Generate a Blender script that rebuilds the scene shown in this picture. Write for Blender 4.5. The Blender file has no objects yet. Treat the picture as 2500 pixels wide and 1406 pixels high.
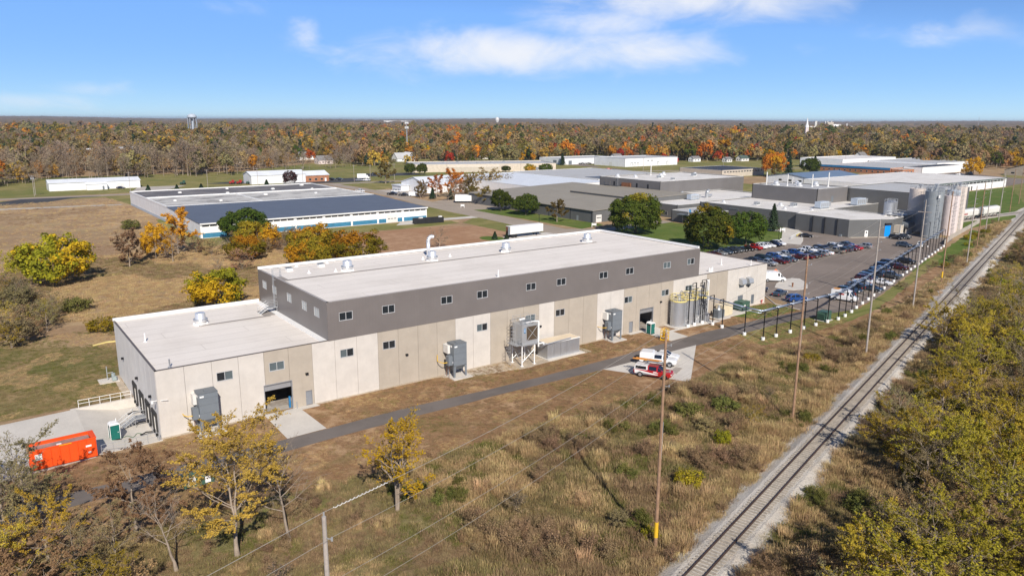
import bpy, bmesh, math, random
import numpy as np
from mathutils import Vector, Matrix

# ---------------------------------------------------------------- camera, sky, sun
# Site frame: X runs along the new factory's long front, Y runs from that front to its back, Z up. Metres.
SC = bpy.context.scene
COL = SC.collection
TH = 0.6354                      # heading of the site frame against the view
CAM = Vector((-17.03, -98.75, 40.0))
cth, sth = math.cos(TH), math.sin(TH)
def to_site(v):                  # view-aligned vector -> site vector
    return Vector((v[0]*cth + v[1]*sth, -v[0]*sth + v[1]*cth, v[2]))
PITCH, ROLL = 0.2203, 0.0045
cp, sp = math.cos(PITCH), math.sin(PITCH)
_f = Vector((0, cp, -sp)); _u = Vector((0, sp, cp)); _r = Vector((1, 0, 0))
_r2 = math.cos(ROLL)*_r + math.sin(ROLL)*_u
_u2 = -math.sin(ROLL)*_r + math.cos(ROLL)*_u
X, Y, Z = to_site(_r2), to_site(_u2), -to_site(_f)
cd = bpy.data.cameras.new('drone_camera'); co = bpy.data.objects.new('drone_camera', cd); COL.objects.link(co)
co.matrix_world = Matrix(((X.x, Y.x, Z.x, CAM.x), (X.y, Y.y, Z.y, CAM.y), (X.z, Y.z, Z.z, CAM.z), (0, 0, 0, 1)))
cd.sensor_width = 36.0; cd.lens = 26.34; cd.clip_start = 0.5; cd.clip_end = 60000
SC.camera = co

SUN_EL = math.radians(36.0)
SUN_H = (-0.353, -0.936)          # horizontal direction towards the sun
SUN_STRENGTH, SKY_STRENGTH, EXPOSURE = 4.6, 0.113, 0.32
sd = bpy.data.lights.new('sun', 'SUN'); so = bpy.data.objects.new('sun', sd); COL.objects.link(so)
sd.energy = SUN_STRENGTH; sd.angle = math.radians(0.53); sd.color = (1.0, 0.935, 0.84)
_sv = Vector((SUN_H[0]*math.cos(SUN_EL), SUN_H[1]*math.cos(SUN_EL), math.sin(SUN_EL)))
so.rotation_euler = _sv.to_track_quat('Z', 'Y').to_euler()
so.location = (-60, -160, 120)

W = bpy.data.worlds.new('World'); SC.world = W; W.use_nodes = True
wt = W.node_tree; wn = wt.nodes; wl = wt.links; wn.clear()
def wnode(t, **k):
    n = wn.new(t)
    for a, b in k.items(): setattr(n, a, b)
    return n
def wmath(op, a, b=None, c=None, clamp=False):
    n = wnode('ShaderNodeMath', operation=op, use_clamp=clamp)
    for i, v in enumerate((a, b, c)):
        if v is None: continue
        if isinstance(v, (int, float)): n.inputs[i].default_value = v
        else: wl.new(v, n.inputs[i])
    return n.outputs[0]
sky = wnode('ShaderNodeTexSky', sky_type='NISHITA', sun_disc=False)
sky.sun_elevation = SUN_EL; sky.sun_rotation = math.atan2(SUN_H[0], SUN_H[1])
sky.altitude = 250.0; sky.air_density = 0.5; sky.dust_density = 0.0; sky.ozone_density = 6.0
hsv = wnode('ShaderNodeHueSaturation'); hsv.inputs['Saturation'].default_value = 1.02; hsv.inputs['Value'].default_value = 1.0
# the bright horizon saturates as it does in the photograph's exposure; hues stay
sh_ = wnode('ShaderNodeSeparateColor', mode='HSV'); wl.new(sky.outputs[0], sh_.inputs[0]); ch_ = wnode('ShaderNodeCombineColor', mode='HSV')
wl.new(sh_.outputs[0], ch_.inputs[0]); wl.new(sh_.outputs[1], ch_.inputs[1]); wl.new(wmath('MINIMUM', sh_.outputs[2], 7.3), ch_.inputs[2])
wl.new(ch_.outputs[0], hsv.inputs['Color'])
tc = wnode('ShaderNodeTexCoord'); sep = wnode('ShaderNodeSeparateXYZ'); wl.new(tc.outputs['Generated'], sep.inputs[0])
dx, dy, dz = sep.outputs
# azimuth measured in the view frame, elevation angle
vx = wmath('SUBTRACT', wmath('MULTIPLY', dx, cth), wmath('MULTIPLY', dy, sth))
vy = wmath('ADD', wmath('MULTIPLY', dx, sth), wmath('MULTIPLY', dy, cth))
az = wmath('ARCTAN2', vx, vy); el = wmath('ARCSINE', dz)
comb = wnode('ShaderNodeCombineXYZ'); wl.new(az, comb.inputs[0]); wl.new(wmath('MULTIPLY', el, 2.1), comb.inputs[1])
n1 = wnode('ShaderNodeTexNoise'); n1.inputs['Scale'].default_value = 9.0; n1.inputs['Detail'].default_value = 6; n1.inputs['Roughness'].default_value = 0.6; n1.inputs['Distortion'].default_value = 0.4
wl.new(comb.outputs[0], n1.inputs['Vector'])
n2 = wnode('ShaderNodeTexNoise'); n2.inputs['Scale'].default_value = 2.6; n2.inputs['Detail'].default_value = 4; n2.inputs['Roughness'].default_value = 0.55
wl.new(comb.outputs[0], n2.inputs['Vector'])
# cumulus wisps: (azimuth, elevation, half width, half height, weight), radians
CLOUDS = [(-0.02, 0.092, 0.17, 0.032, 1.05), (0.13, 0.092, 0.14, 0.032, .98), (0.10, 0.125, 0.12, 0.03, .75), (0.23, 0.150, 0.17, 0.028, .9),
          (-0.255, 0.114, 0.022, 0.020, .60), (-0.18, 0.108, 0.03, 0.02, .36), (0.52, 0.105, 0.10, 0.026, .55), (0.35, 0.092, 0.04, 0.017, .4),
          (0.36, 0.158, 0.15, 0.022, .65), (-0.56, 0.026, 0.08, 0.012, .55), (-0.50, 0.04, 0.06, 0.012, .42), (-0.33, 0.14, 0.06, .022, .35), (0.12, 0.07, 0.30, 0.025, .35),
          (-0.9, 0.12, 0.2, 0.04, .8), (1.0, 0.15, 0.22, 0.04, .8), (1.7, .3, .3, .07, .8), (-1.8, .25, .3, .06, .8), (2.7, .2, .3, .05, .8), (.2, .5, .4, .09, .7), (-.5, .8, .4, .1, .6)]
acc = None
for (ca, ce, wa, we, wg) in CLOUDS:
    u = wmath('DIVIDE', wmath('SUBTRACT', az, ca), wa*1.25); v = wmath('DIVIDE', wmath('SUBTRACT', el, ce-.008), we*1.2)
    r2 = wmath('ADD', wmath('MULTIPLY', u, u), wmath('MULTIPLY', v, v))
    g = wmath('MULTIPLY', wmath('POWER', 2.718, wmath('MULTIPLY', r2, -1.3)), wg)
    acc = g if acc is None else wmath('MAXIMUM', acc, g)
dens = wmath('ADD', wmath('MULTIPLY', acc, 1.25), wmath('MULTIPLY', wmath('SUBTRACT', n1.outputs[0], 0.5), 1.75))
dens = wmath('ADD', dens, wmath('MULTIPLY', wmath('SUBTRACT', n2.outputs[0], 0.5), 0.55))
ramp = wnode('ShaderNodeMapRange', interpolation_type='SMOOTHSTEP'); wl.new(dens, ramp.inputs[0])
ramp.inputs[1].default_value = 0.30; ramp.inputs[2].default_value = 1.45; ramp.inputs[3].default_value = 0.0; ramp.inputs[4].default_value = 0.92
mix = wnode('ShaderNodeMix', data_type='RGBA'); wl.new(ramp.outputs[0], mix.inputs[0])
wl.new(hsv.outputs[0], mix.inputs[6]); mix.inputs[7].default_value = (6.6, 6.7, 7.0, 1)
bg = wnode('ShaderNodeBackground'); bg.inputs[1].default_value = SKY_STRENGTH; wl.new(mix.outputs[2], bg.inputs[0])
wo = wnode('ShaderNodeOutputWorld'); wl.new(bg.outputs[0], wo.inputs[0])
SC.view_settings.view_transform = 'Standard'; SC.view_settings.look = 'None'
SC.view_settings.exposure = EXPOSURE; SC.view_settings.gamma = 1.0
SC.cycles.max_bounces = 6; SC.cycles.diffuse_bounces = 3; SC.cycles.glossy_bounces = 3; SC.cycles.transparent_max_bounces = 6; SC.cycles.transmission_bounces = 4

RNG = random.Random(7)
NP = np.random.default_rng(11)
# ---------------------------------------------------------------- helpers
def tag(o, label=None, cat=None, group=None, kind=None):
    if label: o['label'] = label
    if cat: o['category'] = cat
    if group: o['group'] = group
    if kind: o['kind'] = kind
    return o
def thing(name, label, cat, loc=(0, 0, 0), rz=0.0, group=None, scale=None):
    o = bpy.data.objects.new(name, None); COL.objects.link(o); o.empty_display_size = .3
    o.location = loc; o.rotation_euler = (0, 0, rz)
    if scale: o.scale = (scale,)*3 if isinstance(scale, (int, float)) else scale
    return tag(o, label, cat, group)
def link(o, parent=None):
    COL.objects.link(o)
    if parent is not None: o.parent = parent
    return o
def copy_tree(o, parent=None):
    c = o.copy(); link(c, parent)
    for ch in o.children: 
        if ch.parent is o: copy_tree(ch, c)
    return c
class MB:
    def __init__(s): s.v = []; s.f = []; s.m = []; s.mi = 0
    def face(s, pts):
        n = len(s.v); s.v += [tuple(p) for p in pts]; s.f.append(tuple(range(n, n+len(pts)))); s.m.append(s.mi); return s
    def box(s, x0, x1, y0, y1, z0, z1):
        n = len(s.v)
        s.v += [(x0,y0,z0),(x1,y0,z0),(x1,y1,z0),(x0,y1,z0),(x0,y0,z1),(x1,y0,z1),(x1,y1,z1),(x0,y1,z1)]
        for f in ((0,3,2,1),(4,5,6,7),(0,1,5,4),(1,2,6,5),(2,3,7,6),(3,0,4,7)):
            s.f.append(tuple(n+i for i in f)); s.m.append(s.mi)
        return s
    def prism(s, poly, z0, z1, z1b=None):        # footprint polygon (ccw), flat top
        k = len(poly); n = len(s.v)
        s.v += [(p[0], p[1], z0) for p in poly] + [(p[0], p[1], z1 if len(p) < 3 else p[2]) for p in poly]
        s.f.append(tuple(n+i for i in reversed(range(k)))); s.f.append(tuple(n+k+i for i in range(k))); s.m += [s.mi]*2
        for i in range(k):
            j = (i+1) % k; s.f.append((n+i, n+j, n+k+j, n+k+i)); s.m.append(s.mi)
        return s
    def ext(s, prof, y0, y1, axis='y'):          # profile (x,z) swept along y (or (y,z) along x)
        k = len(prof); n = len(s.v)
        for y in (y0, y1):
            s.v += [(p[0], y, p[1]) if axis == 'y' else (y, p[0], p[1]) for p in prof]
        a, b = tuple(n+i for i in range(k)), tuple(n+k+i for i in reversed(range(k)))
        s.f += [a, b]; s.m += [s.mi]*2
        for i in range(k):
            j = (i+1) % k; s.f.append((n+j, n+i, n+k+i, n+k+j)); s.m.append(s.mi)
        return s
    def tube(s, p, q, r, n=6, r2=None, cap=True):
        p, q = Vector(p), Vector(q); d = q-p
        if d.length < 1e-6: return s
        d.normalize(); a = d.orthogonal().normalized(); b = d.cross(a); r2 = r if r2 is None else r2; k = len(s.v)
        for c, rr in ((p, r), (q, r2)):
            for i in range(n):
                t = 2*math.pi*i/n; s.v.append(tuple(c + a*(rr*math.cos(t)) + b*(rr*math.sin(t))))
        for i in range(n):
            j = (i+1) % n; s.f.append((k+i, k+j, k+n+j, k+n+i)); s.m.append(s.mi)
        if cap:
            s.f.append(tuple(k+i for i in reversed(range(n)))); s.f.append(tuple(k+n+i for i in range(n))); s.m += [s.mi]*2
        return s
    def path(s, pts, r, n=6):
        for i in range(len(pts)-1): s.tube(pts[i], pts[i+1], r, n)
        return s
    def cyl(s, x, y, z0, z1, r, r2=None, n=16): return s.tube((x,y,z0), (x,y,z1), r, n, r2)
    def lathe(s, x, y, prof, n=16):              # (radius, z) profile
        k = len(s.v)
        for (r, z) in prof:
            for i in range(n):
                t = 2*math.pi*i/n; s.v.append((x+r*math.cos(t), y+r*math.sin(t), z))
        for j in range(len(prof)-1):
            for i in range(n):
                i2 = (i+1) % n; s.f.append((k+j*n+i, k+j*n+i2, k+(j+1)*n+i2, k+(j+1)*n+i)); s.m.append(s.mi)
        s.f.append(tuple(k+i for i in reversed(range(n)))); s.f.append(tuple(k+(len(prof)-1)*n+i for i in range(n))); s.m += [s.mi]*2
        return s
    def slab(s, o, u, n, u0, u1, z0, z1, t, holes=()):
        """wall slab: origin o, along u, outward normal n, thickness t inward, rectangular holes (a0,a1,h0,h1)."""
        o, u, n = Vector(o), Vector(u), Vector(n); zz = Vector((0,0,1))
        hs = [(max(h[0],u0), min(h[1],u1), max(h[2],z0), min(h[3],z1)) for h in holes if h[1] > u0+.01 and h[0] < u1-.01 and h[3] > z0+.01 and h[2] < z1-.01]
        us = sorted({u0,u1,*[h[0] for h in hs],*[h[1] for h in hs]}); zs = sorted({z0,z1,*[h[2] for h in hs],*[h[3] for h in hs]})
        solid = {}
        for i in range(len(us)-1):
            for j in range(len(zs)-1):
                cu, cz = (us[i]+us[i+1])/2, (zs[j]+zs[j+1])/2
                solid[i,j] = not any(h[0] < cu < h[1] and h[2] < cz < h[3] for h in hs)
        P = lambda a, z, d: o + u*a + zz*z - n*d
        flip = u.cross(zz).dot(n) < 0
        def q(*p): s.face(p if not flip else tuple(reversed(p)))
        for (i,j), ok in solid.items():
            if not ok: continue
            a, b, c, d = us[i], us[i+1], zs[j], zs[j+1]
            q(P(a,c,0),P(b,c,0),P(b,d,0),P(a,d,0)); q(P(b,c,t),P(a,c,t),P(a,d,t),P(b,d,t))
            if not solid.get((i-1,j), False): q(P(a,c,t),P(a,c,0),P(a,d,0),P(a,d,t))
            if not solid.get((i+1,j), False): q(P(b,c,0),P(b,c,t),P(b,d,t),P(b,d,0))
            if not solid.get((i,j-1), False): q(P(a,c,t),P(b,c,t),P(b,c,0),P(a,c,0))
            if not solid.get((i,j+1), False): q(P(a,d,0),P(b,d,0),P(b,d,t),P(a,d,t))
        return s
    def mesh(s, name, mats, smooth=False):
        me = bpy.data.meshes.new(name); me.from_pydata(s.v, [], s.f)
        if not isinstance(mats, (list, tuple)): mats = [mats]
        for m in mats: me.materials.append(m)
        if len(mats) > 1: me.polygons.foreach_set('material_index', s.m)
        if smooth: me.polygons.foreach_set('use_smooth', [True]*len(s.f))
        me.validate(); me.update(); return me
    def build(s, name, mats, parent=None, smooth=False, loc=None):
        o = bpy.data.objects.new(name, s.mesh(name, mats, smooth)); link(o, parent)
        if loc: o.location = loc
        return o
def inst(name, me, parent, loc=(0,0,0), rz=0, sc=None):
    o = bpy.data.objects.new(name, me); link(o, parent); o.location = loc; o.rotation_euler = (0,0,rz)
    if sc: o.scale = sc
    return o
def struct(name, mb, mat, parent=None):
    o = mb.build(name, mat, parent)
    o['kind'] = 'structure'
    return o
ORD = ['first','second','third','fourth','fifth','sixth','seventh','eighth','ninth','tenth','eleventh','twelfth','thirteenth','fourteenth','fifteenth','sixteenth',
       'seventeenth','eighteenth','nineteenth','twentieth','twenty-first','twenty-second','twenty-third','twenty-fourth','twenty-fifth','twenty-sixth','twenty-seventh','twenty-eighth','twenty-ninth','thirtieth','thirty-first','thirty-second','thirty-third','thirty-fourth','thirty-fifth','thirty-sixth','thirty-seventh','thirty-eighth','thirty-ninth','fortieth']

# ---------------------------------------------------------------- materials
def newmat(name):
    m = bpy.data.materials.new(name); m.use_nodes = True; t = m.node_tree; t.nodes.clear()
    return m, t
class NT:
    def __init__(s, t): s.t = t
    def n(s, ty, **k):
        x = s.t.nodes.new(ty)
        for a, b in k.items(): setattr(x, a, b)
        return x
    def l(s, a, b): s.t.links.new(a, b)
    def math(s, op, a, b=None, c=None, clamp=False):
        x = s.n('ShaderNodeMath', operation=op, use_clamp=clamp)
        for i, v in enumerate((a, b, c)):
            if v is None: continue
            if isinstance(v, (int, float)): x.inputs[i].default_value = v
            else: s.l(v, x.inputs[i])
        return x.outputs[0]
    def noise(s, scale, detail=3, rough=.55, vec=None, dist=0.0):
        x = s.n('ShaderNodeTexNoise'); x.inputs['Scale'].default_value = scale; x.inputs['Detail'].default_value = detail
        x.inputs['Roughness'].default_value = rough; x.inputs['Distortion'].default_value = dist
        s.l(vec if vec is not None else s.pos(), x.inputs['Vector']); return x.outputs[0]
    def pos(s):
        if not hasattr(s, '_p'): s._p = s.n('ShaderNodeNewGeometry').outputs['Position']
        return s._p
    def scaled(s, sx, sy, sz):
        x = s.n('ShaderNodeVectorMath', operation='MULTIPLY'); s.l(s.pos(), x.inputs[0]); x.inputs[1].default_value = (sx, sy, sz); return x.outputs[0]
    def step(s, v, a, b):
        x = s.n('ShaderNodeMapRange', interpolation_type='SMOOTHSTEP'); s.l(v, x.inputs[0]); x.inputs[1].default_value = a; x.inputs[2].default_value = b; return x.outputs[0]
    def mix(s, f, a, b, blend='MIX'):
        x = s.n('ShaderNodeMix', data_type='RGBA', blend_type=blend)
        if isinstance(f, (int, float)): x.inputs[0].default_value = f
        else: s.l(f, x.inputs[0])
        for i, v in ((6, a), (7, b)):
            if isinstance(v, tuple): x.inputs[i].default_value = (*v[:3], 1)
            else: s.l(v, x.inputs[i])
        return x.outputs[2]
    def bsdf(s, col, rough=.8, metal=0., spec=.3, bump=None, bstr=.3, bdist=.05, coat=0.):
        b = s.n('ShaderNodeBsdfPrincipled')
        if isinstance(col, tuple): b.inputs['Base Color'].default_value = (*col[:3], 1)
        else: s.l(col, b.inputs['Base Color'])
        if isinstance(rough, (int, float)): b.inputs['Roughness'].default_value = rough
        else: s.l(rough, b.inputs['Roughness'])
        b.inputs['Metallic'].default_value = metal; b.inputs['Specular IOR Level'].default_value = spec; b.inputs['Coat Weight'].default_value = coat
        if bump is not None:
            x = s.n('ShaderNodeBump'); x.inputs['Strength'].default_value = bstr; x.inputs['Distance'].default_value = bdist; s.l(bump, x.inputs['Height']); s.l(x.outputs[0], b.inputs['Normal'])
        return b.outputs[0]
    def out(s, sh):
        o = s.n('ShaderNodeOutputMaterial'); s.l(sh, o.inputs[0])
def k(c, f): return tuple(min(1, x*f) for x in c)
def M(name, col, rough=.7, metal=0., var=.10, scale=.6, spec=.3, fine=6., bstr=.0, col2=None, coat=0.):
    """plain painted / cast surface: two octaves of mottling and faint relief"""
    m, t = newmat(name); N = NT(t)
    a = N.noise(scale, 4, .6); b = N.noise(fine, 3, .6)
    f = N.math('ADD', N.math('MULTIPLY', a, .65), N.math('MULTIPLY', b, .35))
    f = N.step(f, .3, .7)
    c = N.mix(f, k(col, 1-var), k(col2 or col, 1+var))
    N.out(N.bsdf(c, rough, metal, spec, b if bstr else None, bstr, .02, coat)); return m
def tint_mat(name, palette, trans=.3, rough=.85, val=.22, attr='tint'):
    """foliage: colour by per-leaf attribute and per-plant random"""
    m, t = newmat(name); N = NT(t)
    at = N.n('ShaderNodeAttribute', attribute_name=attr).outputs['Fac']
    oi = N.n('ShaderNodeObjectInfo').outputs['Random']
    f = N.math('ADD', N.math('MULTIPLY', at, .72), N.math('MULTIPLY', oi, .28))
    cr = N.n('ShaderNodeValToRGB'); N.l(f, cr.inputs[0]); e = cr.color_ramp.elements
    e[0].color = (*palette[0], 1); e[1].color = (*palette[-1], 1)
    for i, c in list(enumerate(palette))[1:-1]:
        x = e.new(i/(len(palette)-1)); x.color = (*c, 1)
    h = N.n('ShaderNodeHueSaturation'); N.l(cr.outputs[0], h.inputs['Color'])
    rr = N.math('FRACT', N.math('MULTIPLY', oi, 7.31))
    N.l(N.math('ADD', N.math('MULTIPLY', rr, 2*val), 1-val), h.inputs['Value'])
    N.l(N.math('ADD', N.math('MULTIPLY', N.math('FRACT', N.math('MULTIPLY', oi, 3.7)), .04), .48), h.inputs['Hue'])
    d = N.n('ShaderNodeBsdfDiffuse'); N.l(h.outputs[0], d.inputs[0])
    tr = N.n('ShaderNodeBsdfTranslucent'); N.l(h.outputs[0], tr.inputs[0])
    mx = N.n('ShaderNodeMixShader'); mx.inputs[0].default_value = trans; N.l(d.outputs[0], mx.inputs[1]); N.l(tr.outputs[0], mx.inputs[2])
    N.out(mx.outputs[0]); return m

def ground_mat(name, cols, s1=.02, s2=.15, s3=1.3, stripe=0., bstr=.5, dirt=None, dirt_amt=.5):
    """turf: large patches, clumps and fine grain of four colours (dark, mid, light, accent)"""
    m, t = newmat(name); N = NT(t)
    a = N.noise(s1, 4, .6, dist=.6); b = N.noise(s2, 4, .6); c = N.noise(s3, 5, .7); d = N.noise(s2*.43, 3, .6, N.scaled(1, 1.7, 1))
    col = N.mix(N.step(c, .32, .68), cols[0], cols[1])
    col = N.mix(N.math('MULTIPLY', N.step(b, .42, .64), .88), col, cols[2])
    col = N.mix(N.math('MULTIPLY', N.step(a, .45, .6), .85), col, cols[3])
    if dirt: col = N.mix(N.math('MULTIPLY', N.step(d, .52, .66), dirt_amt), col, dirt)
    if stripe:
        w = N.noise(.9, 2, .5, N.scaled(.04, 1.0, 1)); col = N.mix(N.math('MULTIPLY', N.step(w, .4, .62), stripe), col, cols[2])
    g = N.noise(5.0, 4, .75); col = N.mix(N.math('MULTIPLY', N.step(g, .48, .7), .5), col, k(cols[0], .5)); g2 = N.noise(2.2, 5, .75, N.scaled(1, 1.4, 1)); col = N.mix(N.math('MULTIPLY', N.step(g2, .56, .68), .45), col, k(cols[2], 1.25))
    N.out(N.bsdf(col, .95, 0, .1, c, bstr, .25)); return m

def asphalt(name, col, patch=.18, s=.08):
    m, t = newmat(name); N = NT(t)
    a = N.noise(s, 4, .6); b = N.noise(.7, 4, .6, N.scaled(.15, 1, 1)); c = N.noise(14, 2, .7); e = N.noise(.35, 6, .75, dist=1.2)
    col_ = N.mix(N.step(a, .35, .65), k(col, 1-patch), k(col, 1+patch))
    col_ = N.mix(N.math('MULTIPLY', N.step(b, .5, .7), .35), col_, k(col, 1.35))
    col_ = N.mix(N.math('MULTIPLY', N.step(e, .60, .66), .35), col_, k(col, .6))
    col_ = N.mix(N.math('MULTIPLY', N.step(c, .4, .7), .25), col_, k(col, 1.5))
    N.out(N.bsdf(col_, .92, 0, .2, c, .2, .02)); return m
def membrane(name, col, seam=3.05, dirty=.25, stain=(.42,.36,.29), axis=1):
    m, t = newmat(name); N = NT(t)
    sp_ = N.n('ShaderNodeSeparateXYZ'); N.l(N.pos(), sp_.inputs[0]); q = sp_.outputs[axis]; q2 = sp_.outputs[1-axis]
    fr = N.math('FRACT', N.math('DIVIDE', q, seam)); row = N.math('FLOOR', N.math('DIVIDE', q, seam))
    line = N.math('LESS_THAN', fr, .045)
    fr2 = N.math('FRACT', N.math('ADD', N.math('DIVIDE', q2, 30.), N.math('MULTIPLY', row, .37))); line2 = N.math('LESS_THAN', fr2, .0035)
    wn_ = N.n('ShaderNodeTexWhiteNoise', noise_dimensions='1D'); N.l(row, wn_.inputs['W'])
    a = N.noise(.12, 5, .65); b = N.noise(1.2, 4, .7, N.scaled(.4, 1, 1)); c = N.noise(.5, 6, .8, dist=.8); sp2 = N.noise(2.3, 5, .8, N.scaled(.35, 1.2, 1))
    col_ = N.mix(N.math('MULTIPLY', wn_.outputs[0], .5), k(col, 1.02), k(col, .95))
    col_ = N.mix(N.math('MULTIPLY', N.step(a, .42, .72), dirty), col_, stain)
    col_ = N.mix(N.math('MULTIPLY', N.step(b, .5, .8), dirty*.5), col_, k(stain, .8))
    col_ = N.mix(N.math('MULTIPLY', N.math('MAXIMUM', line, line2), .36), col_, k(stain, .75))
    col_ = N.mix(N.math('MULTIPLY', N.step(sp2, .665, .70), .45), col_, k(stain, .55))
    N.out(N.bsdf(col_, .7, 0, .25, c, .1, .05)); return m
def metal_siding(name, col, rib=.3, rough=.45, spec=.4, vertical=True, strength=.35, metal=0.):
    m, t = newmat(name); N = NT(t)
    sp_ = N.n('ShaderNodeSeparateXYZ'); N.l(N.pos(), sp_.inputs[0])
    q = N.math('ADD', sp_.outputs[0], sp_.outputs[1]) if vertical else sp_.outputs[2]
    fr = N.math('FRACT', N.math('DIVIDE', q, rib)); g = N.math('LESS_THAN', fr, .12)
    pan = N.math('FLOOR', N.math('DIVIDE', q, rib*4)); wn_ = N.n('ShaderNodeTexWhiteNoise', noise_dimensions='1D'); N.l(pan, wn_.inputs['W'])
    a = N.noise(.25, 4, .6); st = N.noise(.9, 4, .7, N.scaled(1, 1, .12))
    c = N.mix(N.step(a, .3, .7), k(col, .94), k(col, 1.06)); c = N.mix(N.math('MULTIPLY', wn_.outputs[0], .18), c, k(col, .86))
    c = N.mix(N.math('MULTIPLY', N.step(st, .55, .8), .25), c, k(col, .8)); c = N.mix(N.math('MULTIPLY', g, strength), c, k(col, .6))
    N.out(N.bsdf(c, rough, metal, spec)); return m
def precast(name, col):
    m, t = newmat(name); N = NT(t)
    a = N.noise(.5, 5, .65); st = N.noise(1.2, 5, .7, N.scaled(1, 1, .1)); b = N.noise(5, 4, .7); hz = N.noise(.8, 4, .7, N.scaled(.15, .15, 1.3))
    oi = N.n('ShaderNodeObjectInfo').outputs['Random']
    c = N.mix(N.step(a, .3, .7), k(col, .93), k(col, 1.05)); c = N.mix(N.math('MULTIPLY', N.step(st, .5, .78), .35), c, k(col, .80))
    c = N.mix(N.math('MULTIPLY', N.step(hz, .52, .72), .22), c, k(col, .86)); c = N.mix(N.math('MULTIPLY', oi, .22), c, k(col, .84))
    c = N.mix(N.math('MULTIPLY', N.step(b, .6, .72), .12), c, k(col, .7))
    N.out(N.bsdf(c, .88, 0, .2, b, .12, .02)); return m
def gloss(name, col, rough=.25, metal=0., coat=.6, spec=.5):
    m, t = newmat(name); N = NT(t); a = N.noise(.8, 3, .6)
    N.out(N.bsdf(N.mix(a, k(col, .92), k(col, 1.08)), rough, metal, spec, coat=coat)); return m
MT = {}
MT['roof_white'] = membrane('roof_white', (.76,.70,.635), 3.05, .22)
MT['roof_white2'] = membrane('roof_white2', (.72,.69,.65), 2.4, .38, (.36,.31,.26))
MT['roof_tan'] = membrane('roof_tan', (.30,.27,.22), 4.0, .3, (.22,.19,.15), 0)
MT['roof_gray'] = membrane('roof_gray', (.46,.46,.46), 3.0, .3, (.33,.31,.28))
MT['roof_mix'] = membrane('roof_mix', (.56,.54,.50), 3.0, .85, (.16,.145,.135))
MT['roof_dark'] = membrane('roof_dark', (.13,.12,.12), 3.0, .6, (.36,.33,.30))
MT['roof_navy'] = metal_siding('roof_navy', (.118,.130,.155), .45, .5, .4)
MT['roof_bluegray'] = metal_siding('roof_bluegray', (.15,.21,.30), .45, .5, .4)
MT['roof_black'] = membrane('roof_black', (.045,.05,.065), 3.0, .3, (.08,.08,.09))
MT['roof_metal_white'] = metal_siding('roof_metal_white', (.74,.76,.78), .5, .45, .4)
MT['clad'] = metal_siding('dark_cladding', (.172,.152,.143), .5, .38, .55, True, .14)
MT['clad_gray'] = metal_siding('gray_cladding', (.155,.145,.14), .4, .5, .4, True, .3)
MT['clad_gray2'] = metal_siding('gray_cladding_b', (.13,.13,.128), .4, .55, .35, True, .25)
MT['pre_l'] = precast('precast_light', (.575,.53,.48)); MT['pre_t'] = precast('precast_tan', (.415,.36,.295)); MT['pre_s'] = precast('precast_side', (.70,.665,.62))
MT['white_metal'] = metal_siding('white_metal', (.78,.78,.78), .5, .45, .4, True, .18)
MT['cream'] = M('cream_wall', (.58,.50,.40), .8); MT['tanb'] = M('tan_block', (.50,.44,.36), .85); MT['brick'] = M('brick_wall', (.36,.16,.085), .9, var=.2, fine=3)
MT['blue_trim'] = M('blue_trim', (.03,.17,.36), .5); MT['teal_panel'] = M('teal_panel', (.045,.19,.31), .6, var=.14); MT['bright_blue'] = M('bright_blue', (.0,.26,.75), .5, var=.05)
MT['white'] = M('white_paint', (.80,.79,.77), .5, var=.05); MT['offwhite'] = M('off_white', (.68,.66,.62), .6, var=.08)
MT['concrete'] = M('concrete', (.56,.52,.465), .9, var=.10, scale=.25, fine=3, bstr=.1); MT['concrete_d'] = M('concrete_old', (.43,.39,.34), .9, var=.14, scale=.2, fine=3)
MT['galv'] = gloss('galvanised', (.46,.47,.48), .42, .45, 0, .5); MT['alu'] = gloss('spun_aluminium', (.80,.80,.80), .33, .55, 0, .5); MT['steel'] = gloss('brushed_steel', (.50,.51,.53), .42, .7, 0, .5)
MT['black'] = M('black_paint', (.014,.014,.016), .5, var=.2); MT['rubber'] = M('rubber', (.018,.018,.018), .85, var=.2); MT['seal'] = M('dock_seal', (.045,.042,.04), .9, var=.2)
MT['glass'] = gloss('window_glass', (.018,.023,.028), .06, 0, 0, .8); MT['glass_g'] = gloss('window_glass_pale', (.10,.125,.135), .12, 0, 0, .8); MT['carglass'] = gloss('car_glass', (.012,.015,.02), .05, 0, .3, .8)
MT['frame'] = gloss('window_frame', (.60,.60,.60), .4, .3, 0, .5)
MT['graybox'] = M('gray_enamel', (.17,.19,.21), .5, var=.07); MT['graybox_d'] = M('gray_enamel_d', (.14,.155,.17), .5, var=.07)
MT['door_gray'] = M('door_gray', (.22,.23,.25), .5, var=.05); MT['yellow'] = M('safety_yellow', (.72,.44,.03), .5, var=.08); MT['paleyellow'] = M('faded_yellow', (.72,.60,.22), .55, var=.08)
MT['orange'] = M('container_orange', (.80,.085,.012), .5, var=.07); MT['ladder_orange'] = M('ladder_orange', (.62,.27,.06), .6, var=.12); MT['orange2'] = M('cone_orange', (.85,.16,.02), .5); MT['rust'] = M('rust', (.20,.085,.04), .9, var=.3, fine=4)
MT['toilet_green'] = M('toilet_green', (.012,.13,.105), .4, var=.06); MT['trans_green'] = M('transformer_green', (.055,.115,.085), .5, var=.08)
MT['beige'] = M('beige_enamel', (.62,.54,.38), .5, var=.06); MT['silo_cream'] = M('silo_cream', (.66,.57,.50), .6, var=.06); MT['silo_gray'] = M('silo_gray', (.24,.26,.275), .5, var=.06)
MT['silo_pink'] = M('silo_pink', (.68,.58,.55), .6, var=.06); MT['silo_blue'] = M('silo_blue', (.43,.48,.54), .55, var=.06)
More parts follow.
